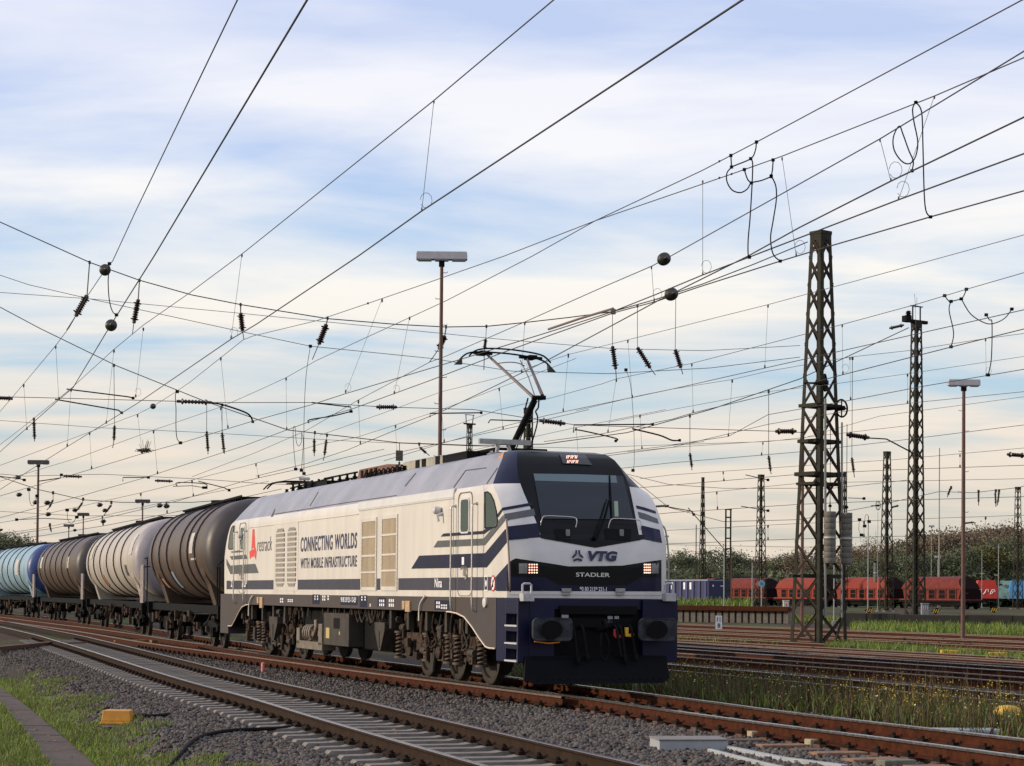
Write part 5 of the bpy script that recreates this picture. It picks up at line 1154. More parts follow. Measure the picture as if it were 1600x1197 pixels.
# the tall mast in the yard
g = at_z(1279, 1012, -.22); M1 = Vector((g.x, g.y, -.22)); M1H = at_y(1278, 366, g.y).z+.22
m1 = lattice_mast('lattice_mast', 'tall green lattice mast right of the locomotive, with two stacks of tension weights', 'catenary mast', g.x, g.y, -.22, M1H, 1.45, .52, R(38), leg=.15, n_x=13, db=1.45, dt=.52)
mb = MB(); mb.tube([(.70, -.70, 1.5), (-.1, -.80, .05)], .05, 5); mb.build('foot_stay', mastgreen, m1)
for zz, w in ((2.6, 2.2),): mb = MB(); mb.box((.2, 0, zz), (w, .15, .14)); mb.box((.2, .5, zz), (w, .1, .1)); mb.build('platform_beam', mastgreen, m1)
mb = MB(); mb.box((0, 0, 8.8), (1.3, .9, .12)); mb.box((0, 0, 7.5), (1.4, .9, .12)); mb.box((0, 0, 6.3), (1.6, 1.0, .14)); mb.box((0, 0, 5.95), (1.5, .9, .10)); mb.build('cross_bar', mastgreen, m1)
gm_ = M1.y
def world_thing(name, label, cat, P, rz=0): return thing(name, label, cat, tuple(P), rz)
def weight_stack(px, y0, y1, Y, n_, rad, label):
    a, b_ = at_y(px, y1, Y), at_y(px, y0, Y); t_ = thing('tension_weight', label, 'weight stack', (a.x, a.y, a.z)); h = b_.z-a.z
    for k in range(n_):
        mb = MB(); z = h*k/n_; mb.lathe([(0, rad*.97), (.01, rad), (h/n_-.02, rad), (h/n_-.008, rad*.97)], (0, 0, z), (0, 0, 1), 24); mb.bx(-rad-.004, -rad+.02, -.03, .03, z+.03, z+h/n_-.04); mb.build('weight_disc', mat('grey_concrete_disc', (.15, .14, .12), .8, noise=.35, scale=5), t_, smooth=40)
    mb = MB(); mb.lathe([(0, rad+.012), (.06, rad+.012)], (0, 0, h*.48), (0, 0, 1), 24); mb.build('clamp_band', mat('pale_band', (.42, .40, .37), .5), t_)
    mb = MB(); mb.cyl((0, 0, h), (0, 0, h+.35), .02, n=6); mb.lathe([(0, .05), (.05, .07), (.1, .03)], (0, 0, h+.15), (0, 0, 1), 8); mb.cyl((0, 0, h+.3), (0, 0, h+3.2), .012, n=5); mb.build('suspension_rod', blackm, t_)
    return t_
weight_stack(1296.5, 799, 880, gm_-.9, 9, .215, 'left stack of grey concrete tension weights hanging on the tall green mast')
weight_stack(1322.5, 801, 881, gm_-.6, 9, .205, 'right stack of grey concrete tension weights hanging on the tall green mast')
for px, y0, y1, Y, r_ in ((1289.5, 623, 965, gm_-.9, .045), (1315.5, 660, 965, gm_-.6, .035)):
    a, b_ = at_y(px, y1, Y), at_y(px, y0, Y); mb = MB(); mb.cyl(a-Vector(M1), b_-Vector(M1), r_, n=8); o = mb.build('guide_tube', mat('grey_guide_tube', (.20, .20, .19), .5, .3), m1); o.rotation_euler = (0, 0, -R(38)); 
def wheel_t(px, py, Y, rpx, tilt, label, yaw):
    c = at_y(px, py, Y); rad = rpx*Y/3000; t_ = thing('tensioning_wheel', label, 'wheel', tuple(c), yaw)
    mb = MB(); P = [(0, rad*math.cos(a*math.tau/24), rad*math.sin(a*math.tau/24)) for a in range(25)]; mb.tube(P, .035, 6); mb.build('rim', blackm, t_, smooth=60)
    for k in range(2 if True else 4): mb = MB(); a = k*math.pi/2; mb.cyl((0, -rad*math.cos(a), -rad*math.sin(a)), (0, rad*math.cos(a), rad*math.sin(a)), .025, n=6); mb.build('spoke', blackm, t_)
    mb = MB(); mb.cyl((-.25, 0, 0), (.12, 0, 0), .09); mb.cyl((-.75, 0, -.0), (-.2, 0, 0), .04); mb.build('hub', blackm, t_)
wheel_t(1315, 638, gm_-.4, 13.5, 0, 'spoked tensioning wheel standing out to the right of the tall green mast', R(-50))
wheel_t(1289, 598, gm_-1.0, 13, 0, 'spoked tensioning wheel on the front of the tall green mast', R(-20))
def mast_px(px, yt, yb_hint, Y, wpx, tpx, label, rz=R(35), cat='catenary mast', grp='lattice masts of the yard', **k):
    b_ = at_y(px, yb_hint, Y); z = gz(b_.x, Y) if Y > 20 else -.2; tp = at_y(px, yt, Y); return lattice_mast('lattice_mast', label, cat, b_.x, Y, z, tp.z-z, wpx*Y/3000/1.3, tpx*Y/3000/1.3, rz, group=grp, leg=k.pop('leg', .10), **k)
m2 = mast_px(1430, 505, 975, 125, 36, 17, 'second tallest lattice mast, with insulators and a lightning rod on its top', leg=.13, n_x=20)
mb = MB(); q = m2.children[0]; h2 = at_y(1430, 505, 125).z+.2
mb.box((0, 0, h2+.1), (1.9, .25, .2)); mb.box((-.9, 0, h2+.2), (.5, .4, .4)); mb.cyl((-.35, 0, h2+.1), (-.35, 0, h2+1.05), .05, n=6); mb.cyl((.35, 0, h2+.1), (.35, 0, h2+1.05), .05, n=6); mb.box((0, 0, h2+1.1), (1.1, .12, .06)); mb.tube([(-.1, 0, h2+1.1), (-.2, 0, h2+1.9)], .015, 4); mb.tube([(.05, 0, h2+1.1), (.02, 0, h2+1.7)], .015, 4)
mb.lathe([(0, .1), (.05, .22), (.1, .1), (.15, .22), (.2, .1), (.25, .22), (.3, .1), (.35, .22), (.4, .1), (.45, .2), (.55, .08)], (-.75, 0, h2+.2), (0, 0, 1), 10); mb.build('mast_head', blackm, m2)
m3 = mast_px(1385, 707, 958, 190, 26, 11.5, 'middle lattice mast with a dark cap and a small tensioning wheel', leg=.12)
wheel_t(1372, 790, 187, 7, 0, 'small spoked tensioning wheel on the middle lattice mast', R(-40))
weight_stack(1368, 880, 910, 187, 5, .2, 'small rust brown tension weight on the middle lattice mast')
mast_px(1188, 743, 955, 215, 22, 10, 'lattice mast carrying the round blue sign')
mast_px(1097, 747, 950, 255, 15, 4.5, 'slender tapering lattice mast left of the hopper wagons')
mast_px(1590, 762, 950, 250, 18, 9, 'lattice mast at the right edge of the yard')
mast_px(1319, 738, 950, 260, 13, 4.5, 'thin distant lattice mast behind the tall green mast')
md_ = mast_px(731, 665, 950, 170, 14, 9, 'distant lattice mast with arms rising behind the cab roof', leg=.06)
hd_ = at_y(731, 665, 170).z-gz(-3.9, 170); mb = MB(); mb.box((0, 0, hd_+.15), (1.2, .2, .12)); mb.cyl((-.35, 0, hd_+.1), (-.4, 0, hd_+.95), .04, n=5); mb.cyl((.3, 0, hd_+.1), (.4, 0, hd_+.95), .04, n=5); mb.box((0, 0, hd_+.95), (1.0, .1, .05)); mb.build('mast_head', blackm, md_)
mast_px(823, 640, 960, 118, 22, 14, 'green lattice mast rising just behind the pantograph arm')
b_ = at_y(1137, 955, 200); t_ = thing('steel_mast', 'slim double channel mast left of the lattice mast with the blue sign', 'catenary mast', (b_.x, 200, .2)); hh = at_y(1137, 797, 200).z-.2
mb = MB(); mb.bx(-.33, -.18, -.1, .1, 0, hh); mb.bx(.18, .33, -.1, .1, 0, hh); 
for k in range(9): mb.bx(-.2, .2, -.08, .08, .8+k*hh/9.5, .95+k*hh/9.5)
mb.bx(-.36, .36, -.12, .12, hh, hh+.1); mb.build('twin_post', mastgreen, t_)
mb = MB(); mb.tube([(-.3, 0, hh-4.2), (-4.2, 0, hh-.4+.6)], .05, 6); mb.build('cantilever_arm', blackm, t_)
# ================================================================== lamp posts
def lamp_post(px, yt, yb, Y, wpx, label, m=polebrown, rpx=3.6, two=False, headm=None):
    b_ = at_y(px, yb, Y); zb = gz(b_.x, Y); tp = at_y(px, yt, Y); h = tp.z-zb; w = wpx*Y/3000; r_ = rpx*Y/3000
    t_ = thing('lamp_post', label, 'lamp post', (b_.x, Y, zb), 0, 'yard lamp posts')
    mb = MB(); mb.cyl((0, 0, 0), (0, 0, h-.25), r_*1.05, r_*.75, n=14); mb.build('pole', m, t_, smooth=50)
    mb = MB()
    for k in range(int(h/.85)-1):
        s2 = 1 if k % 2 else -1; z = 1.2+k*.85; mb.tube([(0, 0, z), (s2*(r_+.10), 0, z), (s2*(r_+.12), 0, z+.04)], .012, 5)
    mb.build('climbing_rung', m, t_)
    lm = headm or lampgrey
    mb = MB(); mb.prism([(-w/2, -.13), (w/2, -.13), (w/2, .05), (w/2-.02, .13), (-w/2+.02, .13), (-w/2, .05)], lambda a, c, d: Vector((a, d, c+h)), -.16, .16); hd = mb.build('lamp_head', lm, t_, bevel=.02)
    mb = MB()
    for k in range(3): mb.bx(-w/2+.06+k*w/3, -w/2+w/3-.06+k*w/3, -.14, .14, h-.165, h-.128)
    mb.build('diffuser', lampglass, hd)
    mb = MB(); mb.cyl((0, 0, h-.35), (0, 0, h-.12), r_*1.3, n=10); mb.build('bracket', blackm, t_)
lamp_post(684.5, 400, 990, 62, 80, 'tall brown lamp post rising behind the locomotive, with a wide grey head')
lamp_post(1504.5, 598, 1004, 80.2, 50, 'rusty brown lamp post standing in the yard at right', rpx=3.4)
dkh = mat('dark_lamp_housing', (.05, .045, .045), .6)
lamp_post(57, 722, 930, 130, 33, 'lamp post with a wide dark head behind the blue tank wagon', rpx=2.2, headm=dkh)
lamp_post(221, 783, 930, 150, 23, 'lamp post peeking over the cream tank wagon', rpx=1.5, headm=dkh)
lamp_post(128.5, 803.5, 930, 175, 18, 'smaller lamp post above the second brown tank', rpx=1.2, headm=dkh)
lamp_post(106, 821, 930, 210, 16, 'farthest lamp post with two stacked arms over the brown tank', rpx=1.0, headm=dkh)
lamp_post(474, 748, 900, 190, 17, 'distant lamp post seen above the roof of the locomotive', rpx=1.2)
for px, yt, Y in ((1040, 838, 300), (1063, 865, 320), (1455, 822, 300), (1465, 870, 280), (1275, 868, 290)): lamp_post(px, yt, 940, Y, 9, {1040: 'tiny lamp post right of the cab, farther left of two', 1063: 'tiny lamp post above the blue open wagons', 1455: 'tiny lamp post beyond the last red hopper wagon', 1465: 'very short far lamp post near the autumn trees', 1275: 'tiny lamp post behind the tall green mast'}[px], rpx=.5, m=dsteel)

# ================================================================== wagons in the yard
hred = mat('hopper_red', (.18, .022, .013), .7, noise=.35, scale=1.5, spec=.25, col2=(.075, .014, .010)); hred2 = mat('hopper_orange_red', (.23, .030, .015), .65, noise=.3, scale=1.5, spec=.25); hdark = mat('hopper_shaded_red', (.012, .004, .004), .8, spec=.1, noise=.3, scale=2)  # darkest red has the shade of the wagon ends painted in
d0 = Vector((-.387, .922, 0)).normalized(); HZ = .35
def hopper(y_end, label, m, lenw=14.2, arch_=True):
    # y_end: distance of the near (right) end
    k = (y_end-238)/.922; p = Vector((56.0, 238, 0))+d0*(y_end-238)/.922; t_ = thing('hopper_wagon', label, 'hopper wagon', (p.x, p.y, HZ-.15), math.atan2(-d0.x, d0.y), 'red hopper wagons standing in the yard')
    # local: y runs away along the wagon, x = width
    sec = [(-1.5, 2.55), (-1.42, 2.55), (-1.4, 3.1), (-1.15, 3.6), (-.7, 3.95), (0, 4.1), (.7, 3.95), (1.15, 3.6), (1.4, 3.1), (1.42, 2.55)]
    mb = MB(); fnn = lambda a, b_, d: Vector((a, d+( .9*(b_-2.55)/1.5 if d < 3 else -.9*(b_-2.55)/1.5), b_))
    n_ = len(sec); vs = [(a, 1.9-(4.1-b_)*.8, b_) for a, b_ in sec]+[(a, lenw-1.9+(4.1-b_)*.8, b_) for a, b_ in sec]
    mb.add(vs, [tuple(range(n_)), tuple(range(n_, 2*n_))[::-1]]+[(i, n_+i, n_+(i+1) % n_, (i+1) % n_) for i in range(n_)]); mb.m[0] = mb.m[1] = 1; mb.build('roof_shell', [m, hdark], t_, smooth=30)
    mb = MB(); mb.prism([(1.3, 1.25), (.9, 2.56), (lenw-.9, 2.56), (lenw-1.3, 1.25)], lambda a, b_, d: Vector((d, a, b_)), -1.35, 1.35); mb.bx(-1.45, 1.45, .3, lenw-.3, 1.1, 1.28); hb = mb.build('hopper_body', m, t_)
    for k in range(5):
        mb = MB(); y = 1.7+k*(lenw-3.4)/5; mb.bx(-1.40, -1.34, y+.22, y+1.5, 1.35, 2.4); mb.build('chute_opening', blackm, hb)
        mb = MB(); mb.bx(-1.44, -1.38, y, y+.16, 1.2, 2.55); mb.bx(-1.45, -1.41, y+.25, y+1.35, 1.86, 1.92); mb.build('rib', m, hb)
    mb = MB(); mb.prism([(-1.35, 1.3), (-1.3, 2.5), (1.3, 2.5), (1.35, 1.3)], lambda a, b_, d: Vector((a, d, b_)), .35, .42); mb.build('end_frame', hdark, t_)
    mb = MB(); mb.bx(-1.3, 1.3, -.1, lenw+.1, .85, 1.12); mb.bx(-1.0, 1.0, 2.8, lenw-2.8, .45, .9); mb.build('underframe', blackm, t_)
    for cy_ in (1.6, lenw-1.6):
        mb = MB()
        for s2 in (-1, 1): mb.bx(s2*.95, s2*1.1, cy_-1.2, cy_+1.2, .5, .8)
        b_ = mb.build('bogie', blackm, t_)
        for q_ in (-.9, .9):
            for s2 in (-1, 1): mb = MB(); mb.cyl((s2*.7, cy_+q_, .48), (s2*.86, cy_+q_, .48), .46, n=20); mb.build('wheel', blackm, b_)
    return t_
for k, (lab, m) in enumerate((('red hopper wagon nearest the lamp post, at the right end of the row', hred), ('second red hopper wagon from the right, scrawled with pale marks', hred2), ('orange red hopper wagon seen behind the tall green mast', hred2), ('red hopper wagon beside the mast with the blue sign', hred), ('darker red hopper wagon half behind the blue open wagons', hred), ('farthest red hopper wagon, only its roof above the blue wagons', hred))): hopper(236+k*14.6, lab, m)
# bright red short wagon and blue covered wagons to the right
def small_wagon(px, Y, wl, m, m2, h, label, cat='freight wagon'):
    b_ = at_y(px, 945, Y); t_ = thing('freight_wagon', label, cat, (b_.x, Y, HZ-.15), math.atan2(-d0.x, d0.y)-.6); mb = MB()
    mb.prism([(-1.4, 1.4), (-1.45, 2.5), (-1.1, h), (1.1, h), (1.45, 2.5), (1.4, 1.4)], lambda a, c, d: Vector((a, d, c)), .3, wl); bd = mb.build('wagon_body', m, t_)
    mb = MB()
    for k in range(int(wl/1.3)): mb.bx(-1.5, -1.44, .6+k*1.3, .75+k*1.3, 1.3, 2.5)
    mb.build('rib', m2, bd); mb = MB(); mb.bx(-1.3, 1.3, 0, wl+.3, 1.0, 1.35); mb.build('underframe', blackm, t_)
    for q_ in (1.2, 2.8, wl-2.4, wl-.8):
        for s2 in (-1, 1): mb = MB(); mb.cyl((s2*.7, q_, .48), (s2*.86, q_, .48), .46, n=18); mb.build('wheel', blackm, t_)
brt = mat('bright_red_paint', (.45, .03, .02), .5, noise=.2, scale=2)
small_wagon(1542, 262, 8.5, brt, hred2, 3.9, 'bright red short wagon with white scrawls, right of the hopper row')
sw = [o_ for o_ in COL.objects if o_.name.startswith('freight_wagon')][-1]
mb = MB(); rr = random.Random(5)
for k in range(3): a = [(-1.0+k*.9+rr.uniform(-.1, .1)+.3*math.cos(t_*.8), .285, 2.3+.35*math.sin(t_*1.1)) for t_ in range(7)]; mb.tube(a, .05, 4)
mb.build('white_scrawl', white_txt, sw)
small_wagon(1575, 300, 9, mat('pale_teal_paint', (.25, .38, .34), .55, noise=.2, scale=2), dsteel, 4.2, 'pale teal hopper wagon between the bright red and light blue wagons')
small_wagon(1592, 296, 9, mat('light_blue_paint', (.07, .26, .50), .55, noise=.2, scale=2), dsteel, 4.2, 'light blue hopper wagon next to the pale teal one')
small_wagon(1625, 292, 9, mat('light_blue_paint', (.07, .26, .50), .55, noise=.2, scale=2), dsteel, 4.2, 'light blue hopper wagon cut by the right edge of the picture')
blug = mat('open_wagon_blue', (.007, .011, .065), .55, noise=.3, scale=2); blug2 = mat('open_wagon_pale_rib', (.018, .027, .12), .55, noise=.2, scale=2)
def open_wagon(px, Y, ln_, label, px_end=True):
    b_ = at_y(px, 945, Y); t_ = thing('open_wagon', label, 'open wagon', (b_.x, Y, .1), math.atan2(-d0.x, d0.y)+.10, 'blue open wagons in the yard')
    mb = MB(); mb.bx(-1.4, 1.4, 0, ln_, 1.05, 1.25); mb.bx(-1.4, -1.34, 0, ln_, 1.25, 3.2); mb.bx(1.34, 1.4, 0, ln_, 1.25, 3.2); mb.bx(-1.34, 1.34, 0, .06, 1.25, 3.2); mb.bx(-1.34, 1.34, ln_-.06, ln_, 1.25, 3.2); bd = mb.build('wagon_body', blug, t_)
    for k in range(12): y = .3+k*(ln_-.8)/11; mb = MB(); mb.bx(-1.50, -1.40, y, y+.38, 1.1, 3.1); mb.build('side_rib', blug2, bd)
    mb = MB(); mb.bx(-1.52, -1.38, 0, ln_, 3.1, 3.26); mb.bx(-1.38, 1.38, -.05, .03, 3.1, 3.24); mb.build('top_rail', mat('pale_blue_rail', (.16, .19, .30), .5), bd)
    mb = MB()
    for k in (2, 3, 5, 8): y = .85+k*(ln_-.8)/11; mb.bx(-1.43, -1.405, y, y+.35, 2.2, 2.95)
    mb.build('white_patch', white_txt, bd)
    mb = MB(); mb.bx(.1, .5, -.012, -.002, 2.55, 2.62); mb.bx(-.9, -.75, -.012, -.002, 2.5, 2.7); mb.build('data_lettering', white_txt, bd)
    for q_ in (1.2, 2.9, ln_-2.9, ln_-1.2):
        for s2 in (-1, 1): mb = MB(); mb.cyl((s2*.7, q_, .48), (s2*.86, q_, .48), .46, n=18); mb.build('wheel', blackm, t_)
open_wagon(1124, 205, 14, 'blue ribbed open wagon with its end towards the camera, left of the red hoppers')
open_wagon(1062, 219.5, 14, 'blue ribbed open wagon mostly hidden by the cab')
# ================================================================== yard signs and cabinets
p = at_z(1123, 988, -.2); t_ = thing('kilometre_sign', 'white kilometre board reading 11 over 8 beside the yard tracks', 'sign', (p.x, p.y, -.2), 0)
k_ = p.y/3000; mb = MB(); mb.bx(-5*k_, 5*k_, -.02, .02, 4.5*k_, 26*k_); bd = mb.build('board', mat('white_board', (.62, .63, .66), .6, noise=.15, scale=8), t_)
mb = MB(); mb.cyl((0, .04, -.1), (0, .04, 26*k_), .04, n=8); mb.build('post', dsteel, t_)
text_mesh('11', 'number', blackm, bd, (-2.6*k_, -.02, 16.5*k_), (1, 0, 0), (0, 0, 1), 5*k_, 7*k_, .004, bold=.02); text_mesh('8', 'number', blackm, bd, (-2.0*k_, -.02, 7*k_), (1, 0, 0), (0, 0, 1), 4.2*k_, 7*k_, .004, bold=.02)
def cabinet(px, yt, yb, Y, wpx, m, label):
    a = at_y(px, yb, Y); b_ = at_y(px, yt, Y); w = wpx*Y/3000; h = b_.z-a.z; t_ = thing('relay_cabinet', label, 'cabinet', tuple(a)); mb = MB(); mb.bx(-w/2, w/2, -w*.4, w*.4, 0, h); mb.bx(-w/2-.03, w/2+.03, -w*.4-.03, w*.4+.03, h, h+.06); c = mb.build('case', m, t_, bevel=.02); mb = MB(); mb.bx(-w*.35, w*.35, -w*.4-.01, -w*.4+.01, h*.1, h*.9); mb.build('door', m, c)
    mb = MB(); mb.bx(-w*.1, w*.1, -w*.4-.02, -w*.4-.008, h*.62, h*.76); mb.build('label_plate', red, c)
cabinet(1228, 939, 958, 150, 9, mat('cream_cabinet', (.5, .48, .42), .6, noise=.15, scale=5), 'small cream relay cabinet left of the tall green mast')
cabinet(1445, 944, 964, 124, 11, mat('grey_cabinet', (.22, .24, .25), .6, noise=.2, scale=5), 'grey cabinet with a white number at the foot of the second tallest mast')
cb2 = [o_ for o_ in COL.objects if o_.name.startswith('relay_cabinet')][-1]; text_mesh('111', 'number', white_txt, cb2, (-.14, -.225, .48), (1, 0, 0), (0, 0, 1), .28, .22, .004)
p = at_y(1190, 912, 165); t_ = thing('blue_round_sign', 'round pale blue sign with a darker ring on a thin post', 'sign', (p.x, 165, .05)); h = p.z-.05; mb = MB(); mb.cyl((0, .03, 0), (0, .03, h), .05, n=8); mb.build('post', dsteel, t_)
mb = MB(); mb.cyl((0, -.01, h), (0, .02, h), .30, n=24); bd = mb.build('disc', mat('pale_blue_sign', (.16, .34, .42), .5), t_); mb = MB(); mb.cyl((0, -.02, h), (0, -.011, h), .15, n=16); mb.build('inner_disc', mat('teal_sign', (.03, .22, .30), .5), bd)
for px, py, lab in ((1358, 954, 'first black and yellow striped point lantern from the left, right of the tall mast'), (1462, 955, 'black and yellow striped point lantern near the lamp post'), (1553, 953, 'black and yellow striped point lantern at far right')):
    Y = 150; a = at_y(px, py, Y); t_ = thing('point_lantern', lab, 'point lantern', (a.x, Y, a.z-.3)); mb = MB(); q = .3; mb.prism([(-q*1.2, 0), (0, -q*.8), (q*1.2, .1), (.1, q*.9)], lambda c, e_, d: Vector((c, d, e_+.3)), -.12, .12); bd = mb.build('lantern_body', blackm, t_)
    mb = MB()
    for k in (-1, 0, 1): mb.prism([(k*.17-.10, -.10), (k*.17-.04, -.13), (k*.17+.10, .13), (k*.17+.04, .16)], lambda c, e_, d: Vector((c, d, e_+.3)), -.135, -.122)
    mb.build('yellow_stripe', yellow, bd)
for k, (px, yt, yb, Y, r_, m, lab) in enumerate(((1131, 858, 958, 160, .055, dsteel, 'thin pale post in front of the blue open wagon'), (1142, 868, 955, 170, .04, polebrown, 'thin brown post between the blue and red wagons'), (1253, 640, 968, 78, .07, polebrown, 'brown pole behind the left legs of the tall green mast'), (1356, 806, 960, 165, .05, dsteel, 'thin post left of the middle lattice mast'), (1371, 800, 958, 186, .03, dsteel, 'hanging guide rod beside the middle lattice mast'), (1303, 830, 962, 120, .045, dsteel, 'thin post seen between the weights'), (1467, 700, 945, 250, .09, dsteel, 'pale slim mast beyond the last hopper wagon'), (1560, 850, 945, 240, .06, dsteel, 'slim mast above the bright red wagon'), (1175, 880, 955, 180, .05, dsteel, 'short post left of the round blue sign'), (1087, 820, 950, 240, .07, mastgreen, 'slim post left of the slender tapering mast'), (1534, 860, 944, 260, .05, dsteel, 'slim mast right of the rusty lamp post'))):
    a = at_y(px, yb, Y); b_ = at_y(px, yt, Y); za = min(a.z, gz(a.x, Y)+.1); t_ = MB(); t_.cyl((0, 0, 0), (0, 0, b_.z-za), r_, r_*.8, n=8); t_.box((0, 0, .1), (r_*4, r_*4, .3)); o = t_.build('signal_post', m); o.location = (a.x, Y, za); tag(o, lab, 'post')
# ================================================================== trees
def tree_proto(name, h, w, cols, seed, autumn=False, dens=6500, bare=0.):
    r_ = np.random.default_rng(seed); t_ = thing(name, '', 'tree'); rs = random.Random(seed)
    mb = MB(); mb.tube([(0, 0, -.5), (rs.uniform(-.2, .2), 0, h*.35), (rs.uniform(-.4, .4), 0, h*.7), (0, 0, h*.92)], [.32, .24, .14, .03], 7)
    br = []
    for k in range(16):
        z = h*rs.uniform(.25, .8); a = rs.uniform(0, 6.28); l = w*.42*(1.05-z/h*.6); e_ = (math.cos(a)*l, math.sin(a)*l, z+l*rs.uniform(.3, .9)); br.append(e_); mb.tube([(0, 0, z), (e_[0]*.5, e_[1]*.5, (z+e_[2])/2+.2), e_], [.10, .06, .02], 5)
    mb.build('trunk', mat('bark', (.05, .042, .034), .9), t_)
    # clumps
    nc = 46; C = []
    for k in range(nc):
        z = h*(.16+.82*r_.random()); env = w*.5*math.sin(min(1, (z/h-.08)/.92)*math.pi*.80+.35)**.7; a = r_.random()*6.283; q = env*math.sqrt(r_.random()); C.append((q*math.cos(a), q*math.sin(a), z))
    C = np.array(C+[(b[0]*.95, b[1]*.95, min(b[2], h)) for b in br]); ci = r_.integers(0, len(C), dens); cs_ = w*.085*(0.7+.6*r_.random(len(C)))
    P = C[ci]+r_.normal(0, 1, (dens, 3))*cs_[ci][:, None]*np.array([1, 1, .75]); s = w*.012*(.6+r_.random((dens, 1)))+.07
    t1 = r_.normal(0, 1, (dens, 3)); t1 /= np.linalg.norm(t1, axis=1)[:, None]; t2 = np.cross(t1, r_.normal(0, 1, (dens, 3))); t2 /= np.linalg.norm(t2, axis=1)[:, None]
    VV = np.stack([P-t1*s, P-t2*s*.6, P+t1*s, P+t2*s*.6], 1).reshape(-1, 3)
    mi = np.where(r_.random(len(C)) < .68, 0, r_.integers(0, len(cols), len(C)))[ci]
    numpy_mesh('crown', VV, (np.arange(dens)*4)[:, None]+np.array([[0, 1, 2, 3]]), cols, t_, mi=mi); return t_
def lf(n_, c): return mat(n_, c, .7, noise=.25, scale=.8, spec=.2)  # leaf colours paled and greyed to stand in for distance haze
green = [lf('leaf_green', (.105, .125, .068)), lf('leaf_dark', (.078, .096, .056)), lf('leaf_olive', (.135, .140, .075))]
autum = [lf('leaf_brown', (.18, .135, .085)), lf('leaf_rust', (.23, .15, .08)), lf('leaf_olive', (.135, .140, .075)), lf('leaf_grey_brown', (.165, .145, .115))]
yell = [lf('leaf_yellow_green', (.13, .12, .035)), lf('leaf_olive', (.135, .140, .075)), lf('leaf_gold', (.20, .13, .03))]
protos = [tree_proto('broadleaf_tree', 13, 11, green, 1), tree_proto('broadleaf_tree', 11, 12, green, 2), tree_proto('autumn_tree', 15, 12, autum, 3), tree_proto('autumn_tree', 13, 13, autum, 4), tree_proto('broadleaf_tree', 9, 10, yell, 5), tree_proto('autumn_tree', 17, 9, autum, 6, dens=2600), tree_proto('conifer_tree', 17, 8, green, 7)]
LABS = ['dense green tree in the belt of trees beyond the yard', 'broad low green tree in the belt of trees beyond the yard', 'rust brown autumn tree in the belt of trees beyond the yard', 'broad brown autumn tree in the belt of trees beyond the yard', 'yellowing low tree in the belt of trees beyond the yard', 'half bare tall autumn tree in the belt of trees beyond the yard', 'dark narrow tree in the belt of trees beyond the yard']
used = set(); rt = random.Random(21)
def put_tree(k, x, y, s):
    src = protos[k]; z = gz(x, y)
    if k not in used: used.add(k); o = src; o.location = (x, y, z); o['label'] = LABS[k]
    else: o = dup(src, (x, y, z), rt.uniform(0, 6.28), LABS[k])
    o.scale = (s, s, s*rt.uniform(.92, 1.08)); o['group'] = 'belt of trees beyond the yard'; return o
# skyline heights read from the photograph: (px, top y)
sky_px = [(1030, 897), (1040, 882), (1052, 872), (1064, 868), (1076, 872), (1090, 868), (1103, 852), (1118, 856), (1133, 862), (1148, 874), (1162, 868), (1178, 872), (1196, 876), (1212, 872), (1226, 866), (1240, 868), (1256, 872), (1275, 870), (1292, 868), (1312, 866), (1330, 852), (1348, 840), (1364, 838), (1380, 846), (1396, 848), (1412, 846), (1428, 842), (1444, 838), (1460, 842), (1476, 836), (1494, 826), (1510, 824), (1528, 830), (1544, 832), (1560, 824), (1576, 820), (1592, 822), (1610, 818)]
for i, (px, yt) in enumerate(sky_px):
    Y = 330+rt.uniform(-12, 22); tp = at_y(px+rt.uniform(-4, 4), yt+rt.uniform(-7, 12), Y); h = tp.z-.25
    if px < 1330: k = rt.choice([0, 0, 1, 1, 6, 3] if px > 1150 else [0, 0, 1, 6])
    else: k = rt.choice([2, 3, 5, 2, 3, 0])
    hp = (13, 11, 15, 13, 9, 17, 17)[k]; put_tree(k, tp.x, Y, h/hp)
    if i % 2 == 0:
        Y2 = 305+rt.uniform(-6, 6); tp = at_y(px+8, min(915, yt+rt.uniform(22, 42)), Y2); k = rt.choice([1, 4, 0, 1] if px > 1330 else [1, 0, 1]); put_tree(k, tp.x, Y2, (tp.z-.25)/(13, 11, 15, 13, 9, 17, 17)[k])
for px, yt in ((4, 847), (22, 847), (34, 852), (-10, 846)):
    Y = 420+rt.uniform(-10, 10); tp = at_y(px, yt, Y); o = put_tree(rt.choice([0, 1]), tp.x, Y, (tp.z-.25)/12); o['label'] = 'green tree far off at the left edge above the blue tank wagon'; o['group'] = 'far trees at the left edge'
# low undergrowth closing the gap under the tree belt
r_ = np.random.default_rng(9); n_ = 9000; P = np.stack([r_.uniform(22, 95, n_), r_.uniform(300, 345, n_), .2+r_.random(n_)**1.6*5.5], 1); t1 = r_.normal(0, 1, (n_, 3)); t2 = np.cross(t1, r_.normal(0, 1, (n_, 3)))
t1 /= np.linalg.norm(t1, axis=1)[:, None]; t2 /= np.linalg.norm(t2, axis=1)[:, None]; s = .5
o = numpy_mesh('undergrowth', np.stack([P-t1*s, P-t2*s*.7, P+t1*s, P+t2*s*.7], 1).reshape(-1, 3), (np.arange(n_)*4)[:, None]+np.array([[0, 1, 2, 3]]), green, mi=r_.integers(0, 3, n_)); o['kind'] = 'stuff'
